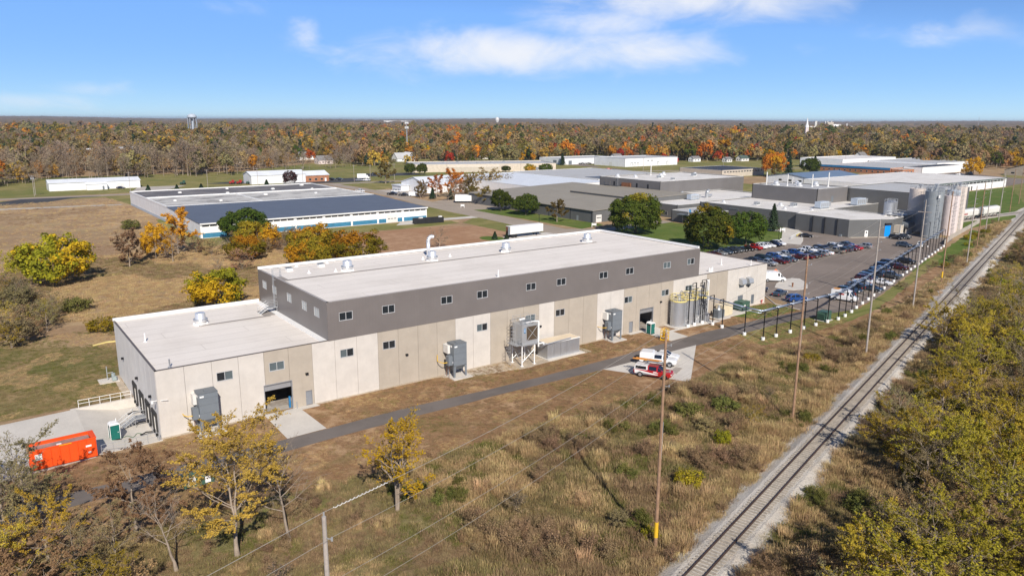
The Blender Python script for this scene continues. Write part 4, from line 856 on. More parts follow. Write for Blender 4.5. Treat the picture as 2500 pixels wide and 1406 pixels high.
for pts, lb in (([(-1,50,.05),(1.5,51,.06),(4,50.2,.05),(7,52.4,.05),(9.5,52.2,.05)],'yellow hose on the grass behind the low roof'),([(5,118,.05),(8,119,.06),(12,117.5,.05),(15,118.5,.05)],'yellow pipe lying in the meadow by the orange tree')):
    tag(MB().path(pts,.16,6).build('yellow_pipe', MT['paleyellow']), lb, 'pipe')
# ---------------------------------------------------------------- other buildings
def edges(poly): return [(Vector((*poly[i],0)), Vector((*poly[(i+1) % len(poly)],0))) for i in range(len(poly))]
def block(name, label, poly, h, wall, roofm, cat='building', par=.35, cop='offwhite', holes=None, z0=0.0, parent=None, t=.3):
    """flat-roofed block: one wall part per side, sunk roof sheet, coping"""
    th_ = parent or thing(name, label, cat, (0,0,0)); holes = holes or {}
    ar = sum(p.x*q.y-q.x*p.y for p, q in edges(poly))
    if ar < 0: poly = poly[::-1]
    cx = sum(p[0] for p in poly)/len(poly); cy = sum(p[1] for p in poly)/len(poly)
    wl_ = []
    for i, (p, q) in enumerate(edges(poly)):
        u = (q-p).normalized(); n = Vector((u.y,-u.x,0))
        mb = MB().slab(p, u, n, 0.003*(i%2), (q-p).length-.003*(i%2), z0, h, t, holes.get(i, [])); wl_.append(mb.build('wall', MT[wall], th_))
    ins = [(x+(cx-x)*.006, y+(cy-y)*.006) for x, y in poly]
    MB().prism(ins, h-par-.2, h-par).build('roof', MT[roofm], th_)
    mb = MB()
    for p, q in edges(poly):
        u = (q-p).normalized(); n = Vector((u.y,-u.x,0)); a, b = p+n*.06-u*.06, q+n*.06+u*.06; c, d = b-n*.42, a-n*.42
        mb.prism([(v.x,v.y) for v in (a,b,c,d)], h, h+.1)
    mb.build('coping', MT[cop], th_)
    return th_
def rect(a0,a1,b0,b1): return [(a0,b0),(a1,b0),(a1,b1),(a0,b1)]
def gable(name, label, a0, a1, b0, b1, h, hr, wall, roofm, axis='x', cat='building', over=.4):
    t = thing(name, label, cat, (0,0,0))
    if axis == 'x':
        m = (b0+b1)/2; prof = [(b0,0),(b1,0),(b1,h),(m,hr-.15),(b0,h)]; MB().ext(prof, a0, a1, 'x').build('wall', MT[wall], t)
        for s_, e in ((b0-over,1),(b1+over,-1)):
            zz_ = h-(hr-h)*over/abs(m-b0); MB().ext([(s_,zz_),(m,hr),(m,hr+.15),(s_,zz_+.15)] if e > 0 else [(m,hr),(s_,zz_),(s_,zz_+.15),(m,hr+.15)], a0-over, a1+over, 'x').build('roof_slope', MT[roofm], t)
    else:
        m = (a0+a1)/2; prof = [(a0,0),(a1,0),(a1,h),(m,hr-.15),(a0,h)]; MB().ext(prof, b0, b1, 'y').build('wall', MT[wall], t)
        for s_, e in ((a0-over,1),(a1+over,-1)):
            zz_ = h-(hr-h)*over/abs(m-a0); MB().ext([(s_,zz_),(m,hr),(m,hr+.15),(s_,zz_+.15)] if e > 0 else [(m,hr),(s_,zz_),(s_,zz_+.15),(m,hr+.15)], b0-over, b1+over, 'y').build('roof_slope', MT[roofm], t)
    return t
def pane(parent, name, mat, face, a, b0, b1, z0, z1, proud=.03, dep=.06):
    """flat panel on a wall: face 'w' (at x=a, facing -x) or 's' (at y=a, facing -y)"""
    mb = MB()
    if face == 'w': mb.box(a-proud, a+dep, b0, b1, z0, z1)
    elif face == 's': mb.box(b0, b1, a-proud, a+dep, z0, z1)
    return mb.build(name, MT[mat], parent)
def winset(parent, face, a, cs, z0, z1, w, mat='glass', fr='frame'):
    for c in cs:
        f = pane(parent, 'window', fr, face, a, c-w/2-.07, c+w/2+.07, z0-.07, z1+.07, .03); pane(f, 'pane', mat, face, a, c-w/2, c+w/2, z0, z1, .05)
# white and navy warehouse
t = thing('warehouse', 'wide white warehouse with navy sloped roof and teal base panels', 'warehouse', (0,0,0))
a0, a1, b0, bm_, b1 = 47.8, 136.3, 168.2, 216, 292
MB().prism([(a0,b0),(a1,b0),(a1,b0+.3),(a0,b0+.3)], 0, 5.05).build('wall', MT['white'], t)
for x in (a0, a1-.3): MB().ext([(b0+.3,0),(b1,0),(b1,5.9),(bm_,6.3),(b0+.3,5.05)], x, x+.3, 'x').build('wall', MT['white_metal'], t)
MB().box(a0+.3,a1-.3,b1-.3,b1,0,5.9).build('wall', MT['white_metal'], t)
MB().ext([(b0-.5,5.05),(bm_,6.3),(bm_,6.5),(b0-.5,5.2)], a0-.2, a1+.3, 'x').build('roof_slope', MT['roof_navy'], t)
MB().box(a0+.3,a1-.3,bm_,258,5.6,6.1).build('roof', MT['roof_mix'], t); MB().box(a0+.3,a1-.3,258,b1-.3,5.5,6.15).build('roof', MT['roof_dark'], t)
mb = MB().box(a0-.1,a0+.4,bm_,b1,5.9,6.55).box(a1-.4,a1+.1,bm_,b1,5.9,6.55).box(a0-.1,a1+.1,b1-.4,b1+.1,5.9,6.55).box(a0+.4,a1-.4,257.5,258.2,6.1,6.5).box(a0+.4,a1-.4,bm_-.1,bm_+.6,6.1,6.62).box(86,86.5,bm_,258,6.1,6.4); mb.build('parapet', MT['white'], t)
MB().box(a0-.2,a1+.3,b0-.62,b0-.5,4.8,5.22).build('fascia', MT['white'], t)
for i in range(8):
    x0 = a0+.6+i*11.05; x1 = x0+10.3
    if i == 6: 
        pane(t,'teal_panel','teal_panel','s',b0,x0,x0+3.2,.15,1.75); d = pane(t,'door','offwhite','s',b0,x0+3.6,x0+8.0,0.05,3.3,.05); 
        for j in range(3): pane(d,'door_light','glass','s',b0,x0+3.9+j*1.35,x0+4.9+j*1.35,1.5,1.75,.07)
        pane(t,'teal_panel','teal_panel','s',b0,x0+8.2,x1,.15,1.75)
    else: pane(t,'teal_panel','teal_panel','s',b0,x0,x1,.15,1.75)
    pane(t,'post','white','s',b0,x0-.55,x0-.25,0,4.7,.12)
    for j in range(4): 
        f = pane(t,'window','offwhite','s',b0,x0+j*2.55,x0+2.4+j*2.55,3.95,4.55,.03); pane(f,'pane','glass','s',b0,x0+.08+j*2.55,x0+2.32+j*2.55,4.0,4.5,.05)
mb = MB().box(a0-.06,a0,169,292,.05,1.1); mb.build('teal_base', MT['silo_blue'], t)
rngb = random.Random(3)
for i, (x, y) in enumerate(((56,240),(66,275),(84,262),(96,245),(108,270),(118,240),(125,262),(128,284),(90,284),(72,230))):
    tt = thing('roof_unit', 'small pale vent box on the warehouse flat roof', 'roof vent', (x,y,6.1), 0, 'vent boxes on the white warehouse roof'); s_ = rngb.uniform(.5,.9); MB().box(-s_,s_,-s_,s_,0,.7*s_).build('curb', MT['white'], tt); MB().box(-s_*.8,s_*.8,-s_*.8,s_*.8,.7*s_,1.0*s_).build('cap', MT['offwhite'], tt)
# roll-off by the warehouse
t = thing('open_dumpster', 'long black open-top dumpster beside the navy-roofed warehouse', 'dumpster', (131.6,158.9,.02), -.12); mb = MB().box(-6.2,6.2,-1.2,-1.1,.1,2.2).box(-6.2,6.2,1.1,1.2,.1,2.2).box(-6.2,-6.1,-1.1,1.1,.1,2.2).box(6.1,6.2,-1.1,1.1,.1,2.2).box(-6.2,6.2,-1.2,1.2,.05,.15); mb.build('body', MT['dumpster'], t); mb = MB()
for i in range(14): mb.box(-6.1+i*.92,-6.0+i*.92,-1.28,-1.2,.1,2.2)
mb.build('rib', MT['dumpster'], t); MB().box(-6,6,-1.05,1.05,1.5,1.9).box(-4,-2.5,-.6,.5,1.9,2.5).box(4.5,5.7,-.6,.5,1.9,2.6).build('contents', MT['offwhite'], t)
# white sheds across the back road
t = gable('storage_shed','long low white metal shed by the far road at left',24,70.5,392,406,4.4,5.9,'white_metal','roof_metal_white'); MB().box(42,52.5,388.5,392,0,3.2).build('lean_to', MT['white_metal'], t); MB().box(41.8,52.8,388.2,392,3.2,3.4).build('lean_to_roof', MT['roof_metal_white'], t); pane(t,'garage_door','offwhite','s',392,58,62,.1,3.2); pane(t,'door','graybox','s',388.5,50,51,.05,2.1)
t = gable('storage_shed','white metal shed with brick office end beyond the far road',131,166,376,392,5.4,7.6,'white_metal','roof_metal_white')
t = gable('shed_office','low brick office end joined to the white metal shed',166.1,182,376,392,4.2,6.6,'brick','roof_metal_white'); winset(t,'s',376,(169,173,177),1.0,2.2,1.6); pane(t,'door','white','s',376,179,180.2,.05,2.2)
t = gable('storage_shed','tan shed with gray roof cut off by the left edge',-24,-6,372,388,4.4,6.2,'cream','shingle','x')
# tan flat-roofed plant beyond the street
def rrect(p, q, depth): p, q = Vector((*p,0)), Vector((*q,0)); u = (q-p).normalized(); n = Vector((-u.y,u.x,0)); return [(p.x,p.y),(q.x,q.y),tuple((q+n*depth).to_2d()),tuple((p+n*depth).to_2d())]
t = block('plant_building','long tan flat-roofed plant beyond the street trees',rrect((268,418),(376,375),42),6.0,'cream','roof_gray')
u_ = Vector((108,-43,0)).normalized()
for s_, w_ in ((26,3),(52,3),(98,3.4)):
    p = Vector((268,418,0))+u_*s_; mb = MB(); n_ = Vector((u_.y,-u_.x,0)); mb.slab(p+n_*.04,u_,n_,0,w_,.1,3.0,.06); mb.build('dock_door', MT['door_gray'], t)
t2 = block('plant_annex','low tan lean-to in front of the flat-roofed plant',rrect((292,404),(330,389),6),4.0,'tanb','roof_gray')
for i in range(7): 
    p = Vector((268,418,0))+u_*(14+13*i)+Vector((-u_.y,u_.x,0))*(10+8*(i%3)); tt = thing('roof_unit','pale rooftop unit on the long tan plant','roof unit',(p.x,p.y,5.65),.4,'rooftop units on the tan plant'); MB().box(-1,1,-.8,.8,0,1.0).build('casing', MT['galv'], tt); MB().cyl(0,0,1.0,1.2,.5,n=10).build('fan', MT['graybox'], tt)
# white gabled hall behind the street trees
t = gable('white_hall','white gabled metal hall behind the bare street trees',193,226,266,296,4.6,8.0,'white_metal','roof_metal_white','x'); MB().box(187.5,192.6,286,297,0,2.9).build('porch', MT['white_metal'], t); MB().box(187,193,285.6,297.4,2.9,3.1).build('porch_roof', MT['roof_metal_white'], t); winset(t,'w',193,(272,280),1.2,2.4,1.6); pane(t,'garage_door','offwhite','w',193,267,271,.1,3.6); pane(t,'teal_panel','silo_blue','w',187.5,287,296,.1,1.0)
# far white warehouses
t = block('white_warehouse','white flat-roofed warehouse with dock doors near the far houses',rect(459,527,380,420),7.2,'white_metal','roof_gray',cop='graybox'); 
for c in (466,470,474,500,512): f = pane(t,'dock_door','graybox','s',380,c,c+2.6,.9,3.6); pane(f,'dock_seal','white','s',380,c+.4,c+2.2,1.0,3.2,.05)
winset(t,'s',380,(488,493),4.4,5.2,1.4); pane(t,'garage_door','offwhite','w',459,396,400,.1,3.6)
t = block('white_warehouse','low white warehouse at the edge of the wood behind the car yard',rect(434,505,434,470),5.4,'white_metal','roof_gray'); pane(t,'garage_door','graybox','w',434,444,449,.1,3.8); pane(t,'garage_door','graybox','s',434,440,444,.1,3.6)
# big pale roofs in the middle
t = block('pale_roof_plant','plant with huge pale metal roof behind the street trees',rect(225,284,213,308),6.0,'white','roof_metal_white',par=.1); pane(t,'dark_fascia','graybox','s',213,225.5,262,4.6,5.2)
t = block('pale_roof_plant','plant with pale roof and dark-blue strip beyond the gray block',rect(284.5,356,226,310),6.3,'white','roof_gray',par=.1); MB().box(292,350,232,246,6.25,6.4).build('dark_roof_strip', MT['roof_navy'], t)
# gray plant, tan roofs
t = thing('gray_plant_wing','gray clad plant wing with sloping tan roof beside the street','building',(0,0,0))
MB().ext([(186,0),(220,0),(220,6.0),(186,4.75)],122.2,176,'y').build('wall', MT['clad_gray2'], t); MB().ext([(185.4,4.72),(220,6.02),(220,6.2),(185.4,4.92)],121.8,176.2,'y').build('roof_slope', MT['roof_tan'], t)
d = pane(t,'garage_door','offwhite','s',122.2,187.6,190.6,.05,3.0,.05); pane(d,'door_window','glass','s',122.2,187.9,190.3,1.7,2.0,.07)
pane(t,'door','silo_gray','w',186,131,132.2,.05,2.1); mb = MB()
for b in (123,136,150,163): mb.box(185.86,186,b,b+.12,0,4.7)
mb.build('downpipe', MT['black'], t)
t = thing('gray_plant_wing','gray clad plant wing with higher tan roof behind the dark green trees','building',(0,0,0))
MB().ext([(186.2,0),(254,0),(254,6.9),(186.2,4.9)],176.3,213,'y').build('wall', MT['clad_gray2'], t); MB().ext([(185.6,4.9),(254,6.92),(254,7.1),(185.6,5.1)],176.4,213.4,'y').build('roof_slope', MT['roof_tan'], t)
t = thing('gray_plant_wing','raised gray plant wing with tan roof and dark step wall','building',(0,0,0))
MB().ext([(220.2,0),(254,0),(254,7.3),(220.2,6.9)],130,176.1,'y').build('wall', MT['clad_gray2'], t); MB().ext([(220.0,6.9),(254,7.3),(254,7.5),(220.0,7.1)],129.8,176.2,'y').build('roof_slope', MT['roof_tan'], t)
# dark gray two-storey block
t = block('gray_block','tall dark-gray clad block with white roof behind the tan roofs',rect(255,319,150.5,193),11.4,'clad_gray','roof_white2')
pane(t,'sign_board','clad_gray','w',255,185,189,7.4,9.6,.25); mb = MB().box(254.2,255,170,176,7.3,9.4); mb.build('rusty_unit', MT['rust'], t)
for b in (181.5,165.5,158): pane(t,'door','black','w',255,b,b+1.1,7.5,9.6)
mb = MB(); 
for y in (179.2,179.8): mb.tube((254.8,y,7.4),(254.8,y,12.6),.05)
for i in range(16): mb.tube((254.8,179.2,7.6+i*.3),(254.8,179.8,7.6+i*.3),.025)
mb.build('ladder', MT['galv'], t)
def rooftop(name, label, a, b, z, kind_, s=1.0, group='rooftop units on the gray plant'):
    tt = thing(name, label, 'roof unit', (a,b,z), 0, group, s)
    if kind_ == 'box': MB().box(-1.6,1.6,-1,1,.2,1.9).build('casing', MT['galv'], tt); MB().box(-1.7,1.7,-1.1,1.1,0,.2).build('curb', MT['white'], tt); MB().box(-1.3,-.2,-1.04,-1,.5,1.5).box(.2,1.3,-1.04,-1,.5,1.5).build('grille', MT['graybox_d'], tt)
    if kind_ == 'fan': MB().box(-.8,.8,-.8,.8,0,.35).build('curb', MT['white'], tt); MB().lathe(0,0,[(.7,.35),(.95,.5),(.95,.75),(.75,.85),(.75,1.4)],16).build('housing', MT['alu'], tt)
    if kind_ == 'stack': MB().cyl(0,0,0,5.2,.22,n=10).build('pipe', MT['offwhite'], tt); MB().cyl(0,0,0,.25,.5,.26,10).build('boot', MT['white'], tt)
    if kind_ == 'ahu': MB().box(-3,3,-1.3,1.3,.4,2.7).build('casing', MT['silo_blue'], tt); MB().box(-3.1,3.1,-1.35,1.35,0,.4).build('curb', MT['graybox'], tt); MB().ext([(3.0,.6),(4.6,.6),(4.9,2.4),(3.0,2.6)],-1.1,1.1).build('hood', MT['galv'], tt); mb = MB(); [mb.box(-2.6+i*1.4,-1.6+i*1.4,-1.36,-1.3,.7,2.3) for i in range(4)]; mb.build('door', MT['galv'], tt)
    if kind_ == 'duct': MB().path([(0,0,0),(0,0,2.6),(.5,0,3.4),(1.4,0,3.6)],.85,10).path([(0,0,.9),(5,1.2,.9)],.7,8).build('duct', MT['galv'], tt)
    return tt
for i, (a, b, kd, s_) in enumerate(((262,187,'fan',1.2),(268,180,'fan',1.0),(275,170,'box',.7),(283,176,'fan',1.3),(296,186,'fan',1.1),(302,170,'box',.8),(288,188,'stack',1.1),(310,176,'fan',1.0),(272,158,'box',.6))): rooftop('rooftop_unit', ['left front','second','front','middle','back','far','tall stack','right','right front'][i]+' rooftop unit on the tall gray block', a, b, 11.05, kd, s_)
# low white-roofed plant
t = block('gray_plant','low gray clad plant with wide white roof behind the entrance trees',[(238,64.8),(300,64.8),(300,111.8),(238,111.8)],6.3,'clad_gray2','roof_white2'); mb = MB()
for i in range(9): mb.box(237.88,238,92.0+i*.55,92.3+i*.55,4.6,5.2)
mb.build('lettering', MT['graybox_d'], t)
t = block('gray_plant','low gray plant wing with white roof beside the tan balcony',[(224,112),(300,112),(300,150.2),(224,150.2)],5.6,'clad_gray2','roof_white2'); winset(t,'w',224,(118,122,126),1.0,2.4,1.2); pane(t,'door','offwhite','w',224,129,130.2,.05,2.2)
t = thing('balcony','tan timber balcony with rails on the gray plant wall','balcony',(222,128,0)); MB().box(-2.2,1.9,-7,7,2.3,2.6).build('deck', MT['stone'], t); mb = MB()
for y in range(-7,8,2): mb.tube((-2.1,y,0),(-2.1,y,3.7),.08)
for z in (3.0,3.7): mb.tube((-2.1,-7,z),(-2.1,7,z),.09)
mb.build('rail', MT['plank'], t)
t = block('entrance_building','small gray entrance building with glazed front by the lawn',[(216,92),(232,92),(232,108),(216,108)],4.6,'clad_gray2','roof_gray',par=.1); d = pane(t,'glazed_front','glass','w',216,94,102,.1,3.2)
for c in (94,96.6,99.3,102): pane(d,'mullion','frame','w',216,c-.05,c+.05,.1,3.2,.06)
MB().box(213.6,216,93,103,3.4,3.7).build('canopy', MT['graybox'], t)
# upper gray blocks
block('gray_block','tall gray clad block rising from the white plant roof',[(273,79),(296,79),(296,111.5),(273,111.5)],12.3,'clad_gray','roof_tan' if 0 else 'roof_gray',cop='offwhite')
t = bpy.data.objects['gray_block.001']; pane(t,'roof_door','graybox_d','s',79,283.5,285.3,6.3,8.9,.04)
t = block('gray_block','ribbed dark-gray block behind the gray air handlers',[(296.2,50),(345,50),(345,84),(296.2,84)],11.8,'clad_gray2','roof_gray',cop='offwhite'); mb = MB()
for y in (78.0,78.6): mb.tube((295.9,y,6.4),(295.9,y,12.8),.05)
for i in range(20): mb.tube((295.9,78,6.6+i*.3),(295.9,78.6,6.6+i*.3),.025)
mb.build('ladder', MT['black'], t)
for i, (a, b, kd, s_) in enumerate(((277,107,'stack',1.1),(281,99,'stack',1.0),(286,90,'stack',1.05),(292,86,'stack',1.2),(280,104,'fan',1.3),(284,95,'fan',1.2),(290,100,'fan',1.1),(292,92,'fan',1.3),(294,105,'stack',.6))): rooftop('rooftop_unit', ORD[i]+' vent from the left on the tall gray block by the white plant roof', a, b, 11.95, kd, s_)
for i, (a, b, z, kd, s_, lb) in enumerate(((245,105,5.95,'fan',.8,'small fan at the front left of the white plant roof'),(250,92,5.95,'box',.7,'gray box in the middle of the white plant roof'),(255,84,5.95,'fan',1.0,'round fan cluster below the tall gray block'),(258,80,5.95,'box',.8,'low box beside the fan cluster on the white roof'),(246,76,5.95,'fan',.7,'small vent near the front gutter of the white roof'),(262,70,5.95,'ahu',1.0,'blue-gray air handler on the white roof, nearer one'),(285,67.6,5.95,'ahu',1.1,'blue-gray air handler on the white roof, farther one'),(252,68,5.95,'fan',.6,'tiny vent at the right of the white roof'),(234,136,5.25,'box',1.0,'gray box unit on the roof by the balcony'),(250,126,5.25,'ahu',.9,'flared gray intake hood on the white roof left of the block'),(262,128,5.25,'duct',.9,'curved silver duct beside the tall gray block'),(256,138,5.25,'duct',.6,'smaller curved silver duct on the white roof'),(240,146,5.25,'fan',.9,'white capped vent near the tall block'))): rooftop('rooftop_unit', lb, a, b, z, kd, s_)
# corner block with blue door
t = block('gray_corner_block','gray corner block with pale door and bright blue door facing the car park',[(234.8,42.5),(249.6,34.6),(262,36),(262,64.6),(236.4,64.6)],6.2,'clad_gray2','roof_white2',par=.15)
u_ = (Vector((249.6,34.6,0))-Vector((234.8,42.5,0))).normalized(); n_ = Vector((u_.y,-u_.x,0)); P0 = Vector((234.8,42.5,0))
d = MB().slab(P0+n_*.05,u_,n_,6.4,7.6,.05,2.3,.1).build('door', MT['white'], t); MB().slab(P0+n_*.07,u_,n_,6.75,7.25,1.3,1.9,.05).build('door_window', MT['black'], d)
MB().slab(P0+n_*.06,u_,n_,14.0,16.2,.05,4.1,.1).build('blue_door', MT['bright_blue'], t); MB().slab(P0+n_*.5,u_,n_,13.8,16.4,4.2,4.8,.6).build('door_awning', MT['black'], t)
mb = MB()
for b in (47,52,57): mb.box(234.9+.06*(b-42.5)-.35,235.05+.06*(b-42.5)-.1,b,b+.12,0,6.1)
mb.build('downpipe', MT['black'], t); MB().box(233.9,234.6,44.5,45.3,0,.8).build('wall_box', MT['graybox'], t)
# long white building with green trim
t = block('long_white_building','long white building with green eave and window strip beyond the silos',rect(398,520,101,166),5.6,'white','roof_white2',par=.05,cop='white'); pane(t,'green_fascia','shingle_g','s',101,398,520.5,5.2,5.75,.15)
for i in range(20): f = pane(t,'window','graybox','s',101,420+i*4.8,424.4+i*4.8,3.9,5.0,.03); pane(f,'pane','glass','s',101,420.15+i*4.8,424.25+i*4.8,4.0,4.9,.05)
pane(t,'garage_door','offwhite','s',101,466,470,.1,3.0); pane(t,'door','black','s',101,471,472.4,.05,2.6)
t = gable('blue_roof_shed','white shed with blue-gray metal roof beyond the plant roofs',404,462,166.5,196,5.8,8.0,'white_metal','roof_bluegray','x'); winset(t,'w',404,(172,179,186),3.3,4.4,2.2)
# school-like brick building with blue fascia
t = block('brick_office','low brick office with bright blue fascia near the far wood',rect(565,640,199,258),5.0,'brick','roof_gray',par=.1); pane(t,'blue_fascia','blue_trim','w',565,199,258,3.5,5.1,.3)
for i in range(12): f = pane(t,'window','frame','w',565,203+i*4.6,204.4+i*4.6,1.0,2.4,.03); pane(f,'pane','glass','w',565,203.1+i*4.6,204.3+i*4.6,1.1,2.3,.05)
t = block('brick_annex','orange brick corner annex beside the brick office',rect(566,584,190,198.8),4.2,'brick','roof_gray'); winset(t,'w',566,(192,195),1.0,2.8,1.6); winset(t,'s',190,(570,575,580),1.0,2.8,1.8)
t = block('white_hall_far','white blocks with dark roofs joined to the brick office',rect(584.3,650,184,198.8),5.6,'white','roof_black',par=.05); block('white_hall_far','tall white hall behind the brick office',rect(600,690,259,300),8.0,'white_metal','roof_white2')
block('white_hall_far','pale hall above the blue fascia roof',rect(640.3,720,199,258),6.5,'white_metal','roof_gray')
t = gable('long_barn','long dull-brown barn with green roof by the far right edge',640,760,120,148,4.2,8.5,'stone','shingle_g','x'); winset(t,'s',120,(650,665,680,695,710),1.4,2.4,2.2); winset(t,'w',640,(126,134,142),1.4,2.6,2.4)
t = block('dark_roof_hall','low tan hall with big black roof beyond the gray block',rect(430,480,252,292),5.0,'tanb','roof_black',par=.05)
for i in range(14): f = pane(t,'window','offwhite','s',252,432+i*3.3,434.6+i*3.3,3.2,4.2,.03); pane(f,'pane','glass','s',252,432.1+i*3.3,434.5+i*3.3,3.3,4.1,.05)
# tall silos
def tall_silo(a, b, r, h, mat, label, cone=.0, cage=True):
    tt = thing('tall_silo', label, 'silo', (a,b,0), 0, 'tall silos behind the car park'); pr = [(r,0)]
    z = 3.0
    while z < h-.5: pr += [(r,z),(r+.03,z+.02),(r+.03,z+.1),(r,z+.12)]; z += 3.0
    pr += [(r,h),(r*.3,h+cone),(.3,h+cone+.05)]; MB().lathe(0,0,pr,32).build('shell', MT[mat], tt, False); mb = MB(); nr = 12
    P = [(r*.97*math.cos(x*2*math.pi/nr), r*.97*math.sin(x*2*math.pi/nr)) for x in range(nr)]
    for p in P: mb.tube((*p,h),(*p,h+1.1),.05,5)
    for z in (h+.55,h+1.1): mb.path([(*p,z) for p in P]+[(*P[0],z)],.05,5)
    mb.build('guard_rail', MT['galv'], tt); MB().cyl(.2*r,0,h,h+1.3,.5,n=10).cyl(-.4*r,.2*r,h,h+.9,.35,n=8).box(-.2,.9,-.6,.6,h+.9,h+1.5).build('filter', MT['galv'], tt)
    if cage:
        mb = MB(); an = -2.2; cx, cy = (r+.3)*math.cos(an), (r+.3)*math.sin(an); px_, py_ = -math.sin(an)*.3, math.cos(an)*.3
        mb.tube((cx-px_,cy-py_,0),(cx-px_,cy-py_,h+1),.05).tube((cx+px_,cy+py_,0),(cx+px_,cy+py_,h+1),.05)
        for i in range(int(h/.6)): mb.tube((cx-px_,cy-py_,.4+i*.6),(cx+px_,cy+py_,.4+i*.6),.03,5)
        for i in range(int((h-3)/1.5)): mb.path([((r+.3+.7*math.sin(x))*math.cos(an)+.4*math.cos(x)*-math.sin(an),(r+.3+.7*math.sin(x))*math.sin(an)+.4*math.cos(x)*math.cos(an),3+i*1.5) for x in (0,.6,1.2,1.57,2.0,2.5,3.14)],.035,5)
        mb.build('caged_ladder', MT['galv'], tt)
    return tt
s1 = tall_silo(258.6,25.6,2.95,16.4,'silo_gray','tall gray silo, nearest the car park'); MB().box(-2.6,-1.0,-2.72,-2.6,14.2,15.2).build('sign', MT['white'], s1)
tall_silo(265.8,28.6,2.95,16.8,'silo_gray','tall gray silo standing just behind the nearest one')
tall_silo(270.5,24.8,2.6,14.2,'silo_pink','tall pinkish-white silo right of the gray ones'); tall_silo(278.5,27.8,2.2,15.6,'silo_blue','slim pale-blue silo between the white ones'); tall_silo(283.6,28.2,2.6,16.6,'silo_cream','tall cream silo at the right end of the row'); tall_silo(271.5,36.8,3.4,15.8,'silo_cream','wide cream silo behind the corner block')
for i, (a,b) in enumerate(((262.2,42.8),(266.0,43.8))):
    tt = thing('steel_tank', ('left' if i == 0 else 'right')+' dull gray tank of the pair by the corner block roof', 'tank', (a,b,5.6)); MB().lathe(0,0,[(1.9,0),(1.9,5),(1.0,5.5),(.3,5.6)],24).build('shell', MT['clad_gray'] if 0 else MT['steel'], tt); mb = MB(); P = [(1.85*math.cos(x*.785), 1.85*math.sin(x*.785)) for x in range(8)]; [mb.tube((*p,5),(*p,6.1),.05) for p in P]; mb.path([(*p,6.1) for p in P]+[(*P[0],6.1)],.05); mb.build('guard_rail', MT['galv'], tt)
t = thing('process_rack','tangled steel platform and pipes between the corner block and silos','pipe rack',(262.5,38,0)); mb = MB()
for x in (-4,0,4,8):
    for y in (-2,4): mb.tube((x,y,0),(x,y,7.6),.12)
for z in (5.4,6.6,7.6):
    for y in (-2,4): mb.tube((-4,y,z),(8,y,z),.1)
    for x in (-4,0,4,8): mb.tube((x,-2,z),(x,4,z),.1)
mb.build('frame', MT['galv'], t); mb = MB()
for i in range(9): y = -2+i*.7; mb.path([(-6,y,5.7+.25*(i%3)),(2,y+.3,5.7+.25*(i%3)),(6,y-.5,6.9),(10,y,6.9)],.13,6)
mb.build('pipes', MT['offwhite'], t); MB().box(-4,8,-2,4,6.5,6.56).build('deck', MT['galv'], t); MB().box(-5,9,5,12,.0,5.2).build('shelter_wall', MT['black'], t)
for i, (a,b,lb) in enumerate(((256.5,33.2,'dark horizontal bulk tank left of the gray silo'),(259.5,33.6,'dark horizontal bulk tank tight beside the gray silo'))):
    tt = thing('bulk_tank', lb, 'tank', (a+3,b,0)); MB().tube((0,0,3.2),(0,6,3.2),1.45,16).build('shell', MT['graybox_d'], tt); MB().box(-1,1,.5,1,0,2).box(-1,1,5,5.5,0,2).build('saddle', MT['concrete'], tt)
# boundary wall by the spur
mb = MB().path([(262,21.0,.9),(290,26.5,.9),(312,31.0,.9)], .12, 4); wallp = [((246,14.9),(262,19.6)),((262,19.6),(300,28.8)),((300,28.8),(318,33.2))]
t = thing('concrete_fence','low pale concrete wall between the silos and the railway grass','wall',(0,0,0))
for p, q in wallp:
    d = Vector((q[0]-p[0],q[1]-p[1],0)); n = Vector((-d.y,d.x,0)).normalized()*.12; MB().prism([(p[0]-n.x,p[1]-n.y),(q[0]-n.x,q[1]-n.y),(q[0]+n.x,q[1]+n.y),(p[0]+n.x,p[1]+n.y)],0,1.5).build('wall_section', MT['concrete_d'], t)
# covered hoppers
def hopper(a, b, rz, label, blank):
    t = thing('hopper_wagon', label, 'rail wagon', (a,b,0), rz, 'white hopper wagons on the spur'); L2 = 8.6
    prof = [(-1.45,1.9),(-1.6,2.4),(-1.6,3.9),(-1.2,4.45),(-.4,4.65),(.4,4.65),(1.2,4.45),(1.6,3.9),(1.6,2.4),(1.45,1.9)]
    MB().ext([(p[0],p[1]) for p in prof], -L2+1.2, L2-1.2, 'x').build('body', MT['offwhite'], t); mb = MB()
    for x in (-5,-1.7,1.7,5): mb.ext([(-1.3,1.95),(-.4,.7),(.4,.7),(1.3,1.95)], x-.9, x+.9, 'x')
    mb.build('chute', MT['offwhite'], t); MB().box(-L2,L2,-.3,.3,.9,1.3).box(-L2,-L2+1.4,-1.4,1.4,1.3,1.5).box(L2-1.4,L2,-1.4,1.4,1.3,1.5).build('frame', MT['black'], t); mb = MB()
    for x in (-L2+.1,L2-.1): 
        for y in (-1.3,1.3): mb.tube((x,y,1.4),(x,y,4.4),.04)
        for i in range(6): mb.tube((x,-1.3,1.7+i*.45),(x,-.7,1.7+i*.45),.03)
    mb.build('end_ladder', MT['offwhite'], t); MB().box(-L2+1.3,L2-1.3,-.45,.45,4.65,4.8).build('roof_walk', MT['galv'], t)
    for x in (-L2+2.2,-L2+4.0,L2-4.0,L2-2.2): MB().tube((x,-.8,.5),(x,-.65,.5),.45,12).tube((x,.65,.5),(x,.8,.5),.45,12).build('wheelset', MT['rail'], t)
    if blank: MB().box(-5.5,-2.0,-1.63,-1.605,2.5,3.2).build('graffiti', M('graffiti', (.45,.18,.17), .6, var=.5, fine=3), t)
